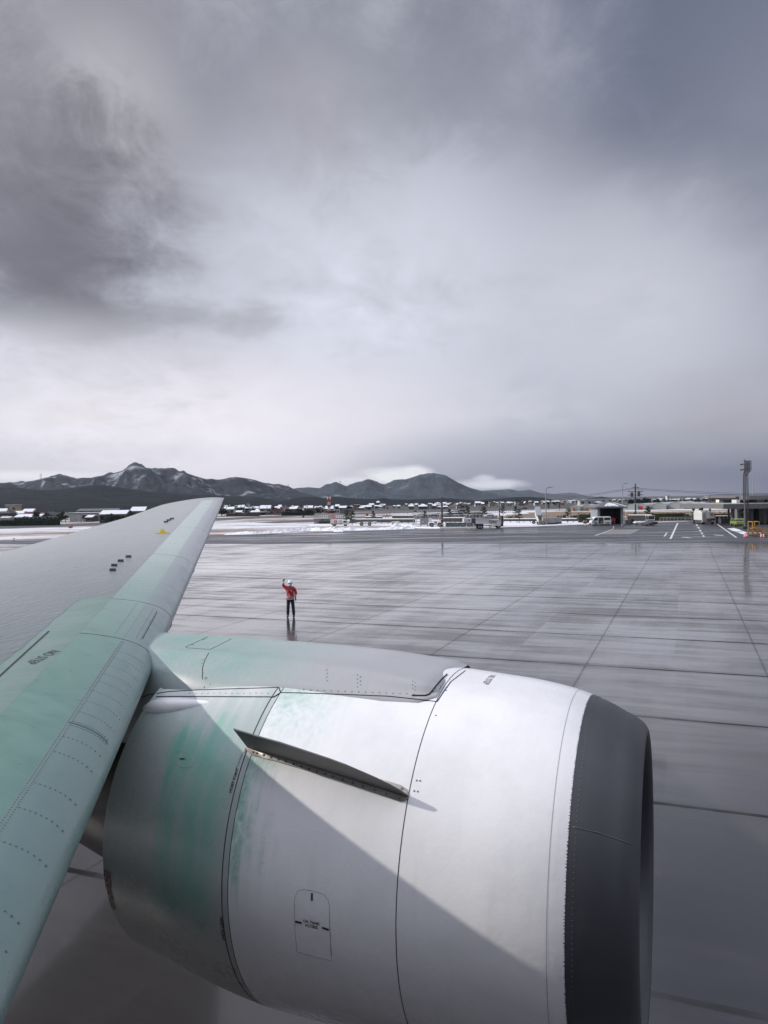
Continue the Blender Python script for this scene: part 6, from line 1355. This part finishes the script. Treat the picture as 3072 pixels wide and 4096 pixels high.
hedge('dark tree line at the village foot left of the tower', 1125, 1260, 2046, 2060, 296, LD, n=5); hedge('brown thicket along the village edge', 905, 1040, 2053, 2063, 292, LB, n=5)
DF = mat('dark_guard_fence', (.045,.042,.04), .7, noise_amt=.2)
def fence(label, pts, h, m, posts=8, rails=(1.0,), panel=None, snow=False, r=.05, group='fences around the apron', name='fence'):
    P = [G(x, y) for x, y in pts]; t = thing(name, label, 'fence', P[0], 0, group); O = P[0]; P = [p-O for p in P]
    for a_, b_ in zip(P, P[1:]):
        d = (b_-a_); L_ = d.length
        for k in rails: mb = MB(); mb.cyl(a_+Vector((0,0,h*k)), b_+Vector((0,0,h*k)), r, n=5); mb.build('rail', m, t)
        if panel: mb = MB(); nrm = Vector((-d.y,d.x,0)).normalized()*.04; z0, z1 = panel; mb.add([a_-nrm+Vector((0,0,z0*h)), b_-nrm+Vector((0,0,z0*h)), b_-nrm+Vector((0,0,z1*h)), a_-nrm+Vector((0,0,z1*h)), a_+nrm+Vector((0,0,z0*h)), b_+nrm+Vector((0,0,z0*h)), b_+nrm+Vector((0,0,z1*h)), a_+nrm+Vector((0,0,z1*h))], [(0,1,2,3),(4,7,6,5),(0,4,5,1),(3,2,6,7),(0,3,7,4),(1,5,6,2)]); mb.build('panel', m, t)
        if snow: mb = MB(); mb.tube([a_+Vector((0,0,h*(panel[1] if panel else 1)+.05)), b_+Vector((0,0,h*(panel[1] if panel else 1)+.05))], .11, 5); mb.build('snow_cap', SNOW, t)
        n_ = max(2, int(posts*L_/max(1, sum((q-p).length for p, q in zip(P, P[1:])))))
        for i in range(n_+1): p = a_+d*i/n_; mb = MB(); mb.box(p.x-.06, p.x+.06, p.y-.06, p.y+.06, 0, h); mb.build('post', m, t)
    return t
fence('dark snow capped guard fence left of the garage', [(2015,2090),(2150,2090)], .8, DF, 6, (1,), (.35,1), True); fence('dark snow capped guard fence between crates and van', [(2245,2090),(2390,2090)], .8, DF, 6, (1,), (.35,1), True)
fence('dark snow capped wall like fence right of the garage', [(2512,2086),(2606,2086)], 1.35, DF, 5, (1,), (.1,1), True); fence('white guard rail behind the tow tractor cab', [(2640,2085),(2810,2083)], .8, STEEL, 12, (1,.6)); fence('white guard rail right of the service truck', [(2862,2083),(2960,2083)], 1.0, STEEL, 6, (1,), None, True)
fence('long dark snow capped fence behind the belt loader', [(1400,2096),(1660,2096)], 1.1, DF, 10, (1,), (.3,1), True); fence('dark snow capped fence behind the container frames', [(1764,2092),(1860,2092)], 1.15, DF, 5, (1,), (.2,1), True)
fence('dark hedge like barrier with snow in mid distance, left part', [(1460,2084),(1530,2084)], 1.1, DF, 4, (1,), (.1,1), True); fence('dark barrier with snow just left of the lamp frame', [(1570,2082),(1655,2082)], 1.3, DF, 4, (1,), (.1,1), True)
fence('steel rail fence below the parked cars', [(1640,2082),(1850,2082),(1990,2082)], 1.5, STEEL, 26, (1,)); fence('wooden post rail before the silver minivan', [(1770,2080),(1990,2080)], .9, WOODP, 16, (1,.6)); 
fence('thin mesh fence posts along dry field', [(2030,2082),(2240,2081)], 1.6, STEEL, 9, (1,), r=.03); fence('thin mesh fence left of the garage hedge', [(2250,2082),(2390,2080)], 1.7, STEEL, 7, (1,), r=.03); fence('thin mesh fence on the long hedge front', [(2512,2080),(2800,2078),(2960,2078)], 1.8, STEEL, 18, (1,), r=.03)
fence('curved post security fence of the far left village', [(-60,2103),(230,2098)], 2.2, STEEL, 18, (1,), r=.03); fence('fence with slanting tops left of the box truck', [(1256,2085),(1325,2085),(1383,2085)], 1.9, STEEL, 16, (1,), r=.04); fence('far pale post fence along the village trees', [(1130,2062),(1260,2058)], 1.6, STEEL, 16, (1,), r=.03)
fence('light rail fence beyond the car park', [(1940,2052),(2050,2050)], 1.3, STEEL, 14, (1,), r=.05); fence('rail fence on the far road by the dark barriers', [(1400,2062),(1560,2060),(1700,2056)], 1.2, STEEL, 16, (1,), r=.04)
# white board sign by the hedge
p, w_, h = spot(2758, 2772, 2054, 2074, 158); t = thing('notice_board', 'small white notice board on the fence left of truck', 'sign', p); mb = MB(); mb.box(-w_/2, w_/2, 0, .05, h*.72, h); mb.build('board', WHITE, t); mb = MB(); mb.cyl((0,.08,0),(0,.08,h*.75), .04); mb.build('post', STEEL, t)
# flat grey hut left of the truck
p, w_, h = spot(1255, 1324, 2074, 2095); t = thing('airfield_hut', 'long low grey hut left of the white box truck', 'hut', p+Vector((0,1,0)))
mb = MB(); mb.box(-w_/2, w_/2, 0, 3, 0, h*.9); mb.build('wall', mat('hut_grey', (.23,.235,.25), .6, noise_amt=.1), t); mb = MB(); mb.box(-w_/2-.2, w_/2+.2, -.3, 3.3, h*.9, h); mb.build('roof', STEEL, t); mb = MB(); mb.box(-w_*.08, w_*.05, -.03, 0, h*.60, h*.78); mb.build('window', GLASS, t)
mb = MB(); mb.box(-w_/2+.2, -w_*.25, -.05, 0, .1, h*.45); mb.build('louvre', GREYP, t)
# red and white tower with orange boxes
p, w_, h = spot(1307, 1327, 1987, 2073, 205); t = thing('airfield_tower', 'slender red and white lattice tower with a red platform on top', 'tower', p); WR = mat('tower_white', (.55,.55,.56), .5); TR_ = mat('tower_red', (.26,.05,.04), .5)
u = h/86; zz = lambda y: (2073-y)*u
secs = [(2073,2051,WR),(2051,2038,TR_),(2038,2016,TR_),(2016,2004,WR)]
for i, (ya, yb, m_) in enumerate([(2073,2060,WR),(2060,2048,WR),(2048,2036,TR_),(2036,2026,WR),(2026,2016,TR_),(2016,2005,WR)]):
    s_ = 3.4*u; seg = []
    for x in (-s_, s_):
        for y in (-s_, s_): seg.append(((x,y,zz(ya)),(x,y,zz(yb))))
    for y in (-s_, s_): seg += [((-s_,y,zz(ya)),(s_,y,zz(yb))), ((s_,y,zz(ya)),(-s_,y,zz(yb))), ((-s_,y,zz(yb)),(s_,y,zz(yb)))]
    bars('lattice_section', seg, m_, t, .09)
mb = MB(); mb.box(-w_*.42, w_*.42, -w_*.4, w_*.4, zz(2005), zz(1996)); mb.build('platform', TR_, t)
for x in (-.4, -.13, .13, .4): mb = MB(); mb.cyl((x*w_,0,zz(1996)), (x*w_,0,zz(1992)), .12, n=6); mb.build('railing_post', TR_, t)
for x in (-.25, .25): mb = MB(); mb.cyl((x*w_,0,zz(1996)), (x*w_,0,zz(1987)), .2, .2, 8); mb.build('lamp', WR, t)
for x0, x1, lb in ((1322, 1330, 'orange and white box left one at the tower foot'), (1335, 1341, 'orange striped box, right one at the tower foot')):
    p, w_, h = spot(x0, x1, 2060, 2073, 200); t = thing('marker_box', lb, 'marker box', p, 0, 'orange boxes by the tower'); mb = MB(); mb.box(-w_/2, w_/2, 0, 1, 0, h); mb.build('box', mat('marker_orange', (.5,.08,.04), .5), t); mb = MB(); mb.box(-w_*.12, w_*.12, -.03, 0, 0, h); mb.build('white_stripe', WHITE, t)
p, w_, h = spot(1459, 1473, 2055, 2068, 200); t = thing('equipment_hut', 'small bright red hut in the snow beyond the loader', 'hut', p); mb = MB(); mb.box(-w_*.2, w_/2, 0, 2, 0, h*.92); mb.build('wall', mat('marker_orange', (.5,.08,.04), .5), t); mb = MB(); mb.box(-w_*.25, w_*.53, -.1, 2.1, h*.92, h); mb.build('roof', DARK, t); mb = MB(); mb.box(-w_/2, -w_*.2, .2, 1.5, 0, h*.7); mb.build('side_box', mat('dark_rust_paint', (.08,.04,.035)), t)
p, w_, h = spot(1356, 1416, 2035, 2050, 300); t = thing('blast_wall', 'plain blue grey blast wall at the village edge', 'wall', p); mb = MB(); mb.prism([(-w_/2,0),(-w_/2+1,h),(w_/2,h*1.04),(w_/2,0)], 0, .5); mb.build('panel', mat('blast_wall_grey', (.13,.14,.16), .6), t)
# warm brown antenna frame
p, w_, h = spot(1539, 1556, 2035, 2068, 205); t = thing('antenna_frame', 'faded orange steel antenna frame left of the lamp box frame', 'antenna', p); bars('frame', [((-w_/2,0,0),(-w_*.15,0,h*.45)),((w_/2,0,0),(w_*.15,0,h*.45)),((0,0,h*.4),(0,0,h)),((-w_*.3,0,h*.8),(w_*.3,0,h*.8)),((-w_*.5,0,h*.3),(w_*.5,0,h*.3))], mat('faded_orange', (.26,.12,.07), .6), t, .07)
# left: red drum light, small markers
p, w_, h = spot(276, 292, 2102, 2114); t = thing('runway_light_unit', 'red drum with a black lamp face on the snowy grass', 'airfield light', p); mb = MB(); mb.cyl((-w_*.5,0,h*.55),(0,0,h*.55), h*.42, n=12); mb.build('drum', mat('drum_red', (.30,.05,.035), .5), t); mb = MB(); mb.cyl((w_*.05,-.05,h*.55),(w_*.35,-.1,h*.6), h*.36, n=12); mb.build('lamp_face', DARK, t); mb = MB(); mb.cyl((-w_*.2,0,0),(-w_*.2,0,h*.3), .06); mb.build('stand', GREYP, t)
p, w_, h = spot(1208, 1217, 2062, 2070); t = thing('runway_light_unit', 'ochre and black marker box beside the runway', 'airfield light', p); mb = MB(); mb.box(-w_/2, 0, 0, .6, 0, h); mb.build('box', mat('ochre_box', (.30,.21,.08), .6), t); mb = MB(); mb.box(0, w_/2, 0, .6, 0, h); mb.build('dark_half', DARK, t)
for x, y0, y1, lb in ((56,2152,2164,'thin dark marker post at the left snow edge'), (1004,2083,2092,'small marker post in the snow left of the heap'), (1630,2046,2058,'thin marker post beyond the fence')):
    p, w_, h = spot(x-2, x+2, y0, y1); t = thing('marker_post', lb, 'post', p, 0, 'marker posts'); mb = MB(); mb.cyl((0,0,0),(0,0,h), .05, n=6); mb.build('post', GREYP, t); mb = MB(); mb.box(-.14,.14,-.08,.08,h*.8,h); mb.build('marker_head', GREYP, t)
# pylons on the hills
for x, y0, y1, Y, lb in ((164,1894,1918,3400,'transmission pylon on the left hilltop'), (1153,1936,1950,3500,'faint pylon on the middle ridge'), (1361,1923,1938,5200,'tiny pylon on the ridge right of the middle peak'), (1423,1980,1992,1900,'pale pylon on the dark foothill'), (1458,1984,1993,1900,'second pale pylon on the dark foothill'), (1995,1976,1990,4500,'pale pylon left of two in front of the far ridge'), (2011,1984,1993,4500,'pale pylon right of two in front of the far ridge')):
    a_, b_ = AT(x, y1+6, Y), AT(x, y0, Y); hh = b_.z-a_.z; t = thing('transmission_pylon', lb, 'pylon', a_, 0, 'transmission pylons on the hills'); s_ = hh*.13
    bars('lattice', [((-s_,0,0),(-s_*.15,0,hh)),((s_,0,0),(s_*.15,0,hh)),((-s_*.8,0,hh*.2),(s_*.6,0,hh*.4)),((s_*.8,0,hh*.2),(-s_*.6,0,hh*.4)),((-s_*.6,0,hh*.4),(s_*.4,0,hh*.6))], GREYP, t, Y*.00014); bars('crossarm', [((-s_*1.3,0,hh*z),(s_*1.3,0,hh*z)) for z in (.62,.76,.9)], GREYP, t, Y*.00012)
# ploughed snow heaps
def heap(label, pts, hpx, wd, seed, name='snow_bank', dirt=.5):
    P = [G(x, y) for x, y in pts]; n = 150; m_ = 22; rings = []
    for i in range(n):
        t = i/(n-1)*(len(P)-1); k = min(int(t), len(P)-2); c_ = P[k].lerp(P[k+1], t-k); hh = np.interp(i/(n-1)*(len(hpx)-1), range(len(hpx)), hpx)*c_.y/FPX; row = []
        for j in range(m_):
            v = j/(m_-1)*2-1; nz_ = noise.fractal(Vector((c_.x*.7, v*wd*.8, seed)), .6, 2., 5) ; n3_ = noise.noise(Vector((c_.x*2.6, v*wd*2.6, seed+4)))
            z = max(-.05, hh*(1-v*v)**.8*(.75+.55*nz_+.28*n3_)); row.append((c_.x+nz_*.2, c_.y+v*wd+n3_*.2, z if abs(v) < 1 and 0 < i < n-1 else -.05))
        rings.append(row)
    mb = MB(); mb.loft(rings, closed=False); sm = NT('ploughed_snow', Roughness=.75); q1 = sm.noise(1.1, 6, .7); q2 = sm.noise(5, 5, .7)
    sm.set('Base Color', sm.mix(sm.ramp(sm.math('ADD', sm.math('MULTIPLY', q1, .6), sm.math('MULTIPLY', q2, .4)), .56, .63), (.80,.82,.86), (.18,.17,.17))); sm.bump(q2, .8, .15)
    o = mb.build(name, sm.m); o['kind'] = 'stuff'; tag(o, label, 'snow'); return o
heap('long dirty ridge of ploughed snow at the apron edge', [(905,2137),(1010,2135),(1130,2129),(1240,2123),(1340,2122)], [2,10,9,11,14,13,12,14], 2.6, 1.0); heap('ploughed snow ridge in front of the box truck', [(1320,2123),(1440,2120),(1560,2117),(1660,2114)], [12,12,9,7,9,12,10], 2.2, 5.0)
heap('big clean snow mound left of the grey cabinet', [(1560,2113),(1600,2110),(1640,2111),(1760,2112)], [5,20,19,8,5,4], 2.6, 9.0); heap('dark dirty snow lump before the box truck', [(1338,2127),(1372,2127)], [8,10,8], 1.0, 12.0)
heap('low snow strip along the asphalt far edge', [(1850,2103),(2010,2099),(2150,2097)], [1.2,2,1,2,1.5], .8, 15.0)

# ================================================================== ground crew member
def skin(name, V, E_, m, parent, sub=2, root=0):
    me = bpy.data.meshes.new(name); me.from_pydata([v[:3] for v in V], E_, []); me.materials.append(m)
    o = bpy.data.objects.new(name, me); COL.objects.link(o); o.parent = parent
    md = o.modifiers.new('skin', 'SKIN'); md.use_smooth_shade = True
    for i, v in enumerate(V):
        sv = me.skin_vertices[0].data[i]; r = v[3]; sv.radius = r if hasattr(r, '__len__') else (r, r); sv.use_root = (i == root)
    s_ = o.modifiers.new('sub', 'SUBSURF'); s_.levels = s_.render_levels = sub; return o
pp_ = G(1163, 2470)
man = thing('person', 'person in red jacket, white helmet and face mask waving one raised arm on wet apron', 'person', pp_, -.04)
SKINM = mat('skin', (.42,.25,.18), .5); TRO = mat('dark_navy_trousers', (.018,.022,.032), .8, noise_amt=.3, noise_scale=12); JK = mat('red_jacket', (.40,.018,.022), .65, noise_amt=.18, noise_scale=9); BOOT = mat('grey_boot', (.05,.05,.05), .7); GLV = mat('dark_glove', (.025,.025,.03), .8); REFL = mat('reflective_tape', (.60,.50,.50), .5)
body = skin('body', [(0,0,.90,(.13,.10)), (0,.0,1.10,(.14,.10)), (0,0,1.30,(.16,.10)), (0,0,1.44,(.06,.06)), (0,-.01,1.52,(.055,.055)), (0,-.015,1.60,(.078,.09)), (0,-.01,1.68,(.078,.095)),
    (-.09,0,.86,.092), (-.11,-.015,.50,.062), (-.135,.0,.14,.046), (-.135,-.0,.06,.045), (.09,0,.86,.092), (.12,-.02,.50,.062), (.145,.0,.14,.046), (.145,0,.06,.045),
    (-.17,0,1.41,.065), (-.33,.0,1.51,.048), (-.315,-.06,1.68,.034), (.18,0,1.40,.065), (.255,.01,1.15,.046), (.22,-.08,.97,.034), (-.135,-.13,.045,.038), (.15,-.12,.045,.038)],
    [(0,1),(1,2),(2,3),(3,4),(4,5),(5,6),(0,7),(7,8),(8,9),(9,10),(10,21),(0,11),(11,12),(12,13),(13,14),(14,22),(2,15),(15,16),(16,17),(2,18),(18,19),(19,20)], SKINM, man)
skin('trousers', [(0,0,.98,(.175,.135)), (-.09,0,.82,.105), (-.115,-.015,.50,.082), (-.135,0,.13,.078), (.09,0,.82,.105), (.125,-.02,.50,.082), (.15,0,.13,.080)], [(0,1),(1,2),(2,3),(0,4),(4,5),(5,6)], TRO, man)
jk = skin('jacket', [(0,0,.84,(.215,.165)), (0,0,1.05,(.185,.138)), (0,0,1.25,(.195,.135)), (0,0,1.38,(.165,.12)), (0,0,1.46,(.075,.08)), (-.17,0,1.39,.095), (-.33,0,1.50,.074), (-.32,-.055,1.645,.057), (.18,0,1.38,.095), (.262,.01,1.15,.074), (.225,-.075,1.00,.058)],
    [(0,1),(1,2),(2,3),(3,4),(3,5),(5,6),(6,7),(3,8),(8,9),(9,10)], JK, man)
for x, b_ in ((-.135, 0), (.148, 0)): skin('boot', [(x,.03,.10,.062), (x,.0,.34,.066), (x,-.03,.055,.052), (x,-.13,.045,.048)], [(0,1),(0,2),(2,3)], BOOT, man)
def oval(c_, rx, ry, z, hh, name, m, parent, a0=0, a1=2*math.pi, tilt=None):
    mb = MB(); rows = [[Vector((c_[0]+math.cos(a)*rx, c_[1]+math.sin(a)*ry, z+dz)) for a in lin(a0, a1, 25)] for dz in (-hh, hh)]
    mb.loft(rows, closed=False); return mb.build(name, m, parent, smooth=True)
oval((0,0), .187, .137, .975, .018, 'reflective_band', REFL, jk, math.pi*1.08, math.pi*1.92+1e-3); oval((0,0), .187, .137, .885, .018, 'reflective_band', REFL, jk, math.pi*1.08, math.pi*1.92)
for (a_, b_, r) in (((-.325,-.035,1.59),(-.323,-.044,1.618),.064), ((-.321,-.05,1.645),(-.319,-.056,1.668),.062), ((.237,-.05,1.06),(.233,-.06,1.035),.064), ((.229,-.07,1.012),(.226,-.078,.99),.062)):
    mb = MB(); mb.cyl(a_, b_, r, n=14); mb.build('reflective_cuff', REFL, jk, smooth=True)
mb = MB(); mb.box(.045,.11,-.142,-.134,1.24,1.30); mb.build('chest_patch', REFL, jk); mb = MB(); M_ = Matrix.Translation((-.115,-.138,1.27)) @ Matrix.Rotation(.5,4,'Y'); mb.box(-.012,.012,-.006,.006,-.035,.035,M_); mb.build('chest_tag', REFL, jk)
mb = MB(); M_ = Matrix.Translation((-.03,-.145,1.06)) @ Matrix.Rotation(-.3,4,'Y'); mb.box(-.032,.032,-.005,.005,-.062,.062,M_); ic = mb.build('id_card', REFL, man); mb = MB(); mb.tube([(-.02,-.142,1.11),(.0,-.14,1.25),(.045,-.10,1.40)], .006, 4); mb.tube([(-.02,-.142,1.11),(-.03,-.14,1.25),(-.05,-.10,1.40)], .006, 4); mb.build('lanyard', DARK, ic)
skin('neck_warmer', [(0,-.01,1.40,.085), (0,-.015,1.49,.070)], [(0,1)], GLV, man)
# helmet, mask, eyes, ears, hair
mb = MB(); rings = [[Vector((math.cos(a)*.122*math.cos(e), -.005+math.sin(a)*.142*math.cos(e), 1.655+.118*math.sin(e))) for a in lin(0, 2*math.pi, 25)[:-1]] for e in lin(0, 1.5, 8)]; mb.loft(rings, caps=True)
rb = [[Vector((math.cos(a)*r, -.005+math.sin(a)*(r+.02)-(.035 if math.sin(a) < -.3 else 0)*(r > .13), z)) for a in lin(0, 2*math.pi, 25)[:-1]] for r, z in ((.12,1.655),(.136,1.645),(.136,1.638),(.118,1.645))]; mb.loft(rb)
hl = mb.build('helmet', mat('helmet_white', (.72,.76,.85), .25, coat=.5), man, smooth=True); bars('chin_strap', [((-.088,-.02,1.64),(-.05,-.06,1.50)),((.088,-.02,1.64),(.05,-.06,1.50))], DARK, hl, .008)
mb = MB(); rings = [[Vector((math.sin(a)*w_, -.015-math.cos(a)*(d_), z)) for a in lin(-1.25, 1.25, 13)] for w_, d_, z in ((.074,.092,1.590),(.080,.106,1.565),(.078,.108,1.54),(.066,.096,1.512),(.05,.075,1.495))]; mb.loft(rings, closed=False); mb.build('face_mask', mat('mask_white', (.80,.80,.82), .8), man, smooth=True)
for x in (-.03, .03): mb = MB(); mb.box(x-.013, x+.013, -.112, -.104, 1.607, 1.618); mb.build('eye', DARK, man)
for x in (-.082, .082): mb = MB(); mb.box(x-.008, x+.008, -.02, .02, 1.56, 1.62); mb.build('ear', SKINM, man)
oval((0,.0), .086, .095, 1.60, .05, 'hair', mat('black_hair', (.01,.009,.009), .7), man, -.5, math.pi+.5)
def hand(wr, d, side, curl=.25):
    wr, d, s = Vector(wr), Vector(d).normalized(), Vector(side).normalized(); nrm = d.cross(s); V = [(*wr,.026), (*(wr+d*.05),(.032,.020))]; E_ = [(0,1)]
    for k, (off, L_) in enumerate(((-.027,.068),(-.009,.078),(.009,.073),(.027,.058))):
        b_ = wr+d*.085+s*off; V.append((*b_, .0115)); E_.append((1, len(V)-1)); p = b_
        for j in range(2): p = p + (d*(1-curl*j)+nrm*curl*(j+1)*.6).normalized()*L_/2; V.append((*p, .0095 if j == 0 else .0085)); E_.append((len(V)-2, len(V)-1))
    p = wr+d*.03-s*.034; V.append((*p, .013)); E_.append((0, len(V)-1)); p2 = p + (d*.7-s*.6).normalized()*.035; V.append((*p2, .0115)); E_.append((len(V)-2, len(V)-1)); V.append((*(p2+(d-s*.2).normalized()*.025), .010)); E_.append((len(V)-2, len(V)-1))
    return skin('hand', V, E_, GLV, man, 1)
hand((-.315,-.062,1.685), (.42,-.15,.9), (.85,.3,-.4), .15); hand((.222,-.08,.985), (.32,-.25,-.9), (-.75,.5,-.4), .4)
w_ = MB(); w_.cyl((.245,-.12,.90), (.285,-.15,.78), .017, .02, 10); ws = w_.build('signal_torch', DARK, None); ws.matrix_world = Matrix.Translation(pp_) @ Matrix.Rotation(-.04, 4, 'Z'); tag(ws, 'short dark torch held downward in the lowered gloved hand', 'torch')

# ------------------------------------------------------------------ say which is which among the small far things
LMK = [(150,'the broad snowy barn'),(390,'the long white shed'),(890,'the wing tip'),(985,'the pink hut'),(1060,'the cream two storey house'),(1135,'the red brown roof'),(1215,'the tower side tree line'),(1317,'the red white tower'),(1388,'the blast wall'),(1427,'the pink grey office'),(1512,'the shrine roof'),(1590,'the cream power unit'),(1663,'the lamp frame'),(1710,'the slanting brown barn'),(1767,'the thick pole'),(1836,'the two window cream house'),(1895,'the carport'),(1968,'the cream gabled house'),(2000,'the slim pole'),(2071,'the white cubic house'),(2150,'the passenger stairs canopy'),(2183,'the pale lamp post'),(2250,'the red sided house'),(2300,'the leftmost polytunnel'),(2345,'the factory hall'),(2395,'the cream arched hall'),(2445,'the garage roof'),(2490,'the lamp post behind the garage'),(2541,'the tall utility pole'),(2640,'the small tractor'),(2673,'the twin silos'),(2730,'the hazy tunnels'),(2796,'the two armed pole'),(2840,'the service truck'),(2900,'the canopy corner'),(2978,'the floodlight tower')]
def photo_x(p): v = p-Vector((0,0,EYE)); return 1536 + FPX*v.dot(CR)/v.dot(CW)
groups_ = {}
for o in list(scn.objects):
    if o.parent is None and o.get('group') in ('tiny far village houses', 'dark evergreens among the houses', 'dark evergreens in far groves'):
        x = photo_x(o.location); k = min(LMK, key=lambda q: abs(q[0]-x)); dx = x-k[0]
        side = 'in line with' if abs(dx) < 5 else ('just left of' if -18 < dx < 0 else 'just right of' if 0 < dx < 18 else 'left of' if dx < 0 else 'right of')
        if o['group'] == 'tiny far village houses':
            w = [c_ for c_ in o.children if c_.name.startswith('wall')][0].data.materials[0].name.split('_')[0]; rs = [c_ for c_ in o.children if c_.name.startswith('roof')][0].data.materials[0].name.replace('_roof', '').replace('redtile', 'reddish').replace('darktin', 'dark').replace('tin', 'metal').replace('tile', 'tiled')
            groups_.setdefault(('house', f'tiny {w} house with snowy {rs} roof', side, k[1]), []).append(o)
        else: groups_.setdefault(('tree', ('low ' if o.scale.z < 6 else 'tall ')+('broad ' if o.scale.x > o.scale.z*1.05 else '')+'dark evergreen', side, k[1]), []).append(o)
for (kd, a_, side, lm), L_ in groups_.items():
    L_.sort(key=lambda o: o.location.y)
    for i, o in enumerate(L_):
        if len(L_) == 1: o['label'] = f'{a_}, {side} {lm}'
        elif len(L_) == 2: o['label'] = f"{('nearer' if i == 0 else 'farther')} {a_}, {side} {lm}"
        elif len(L_) == 3 and 0: pass
        elif len(L_) == 3: o['label'] = f"{('nearest', 'middle', 'farthest')[i]} {a_}, {side} {lm}"
        else: o['label'] = f"{('nearest', 'second nearest', 'third nearest', 'fourth nearest', 'fifth nearest', 'sixth nearest', 'seventh nearest', 'eighth nearest')[min(i, 7)] if i < len(L_)-1 else 'farthest'} {a_}, {side} {lm}"

# ------------------------------------------------------------------ damp air
hz = MB(); hz.box(-9300, 9300, -310, 10800, -1.0, 700.0); hzo = hz.build('haze', None); hzo.data.materials.clear()
hm_ = bpy.data.materials.new('haze'); hm_.use_nodes = True; nt = hm_.node_tree; nt.nodes.clear(); ov = nt.nodes.new('ShaderNodeOutputMaterial'); pv = nt.nodes.new('ShaderNodeVolumePrincipled')
pv.inputs['Color'].default_value = (.84,.89,.99,1); pv.inputs['Density'].default_value = 3.4e-5; pv.inputs['Anisotropy'].default_value = .2; nt.links.new(pv.outputs[0], ov.inputs['Volume']); hzo.data.materials.append(hm_); hzo['kind'] = 'stuff'
scn.cycles.volume_bounces = 1
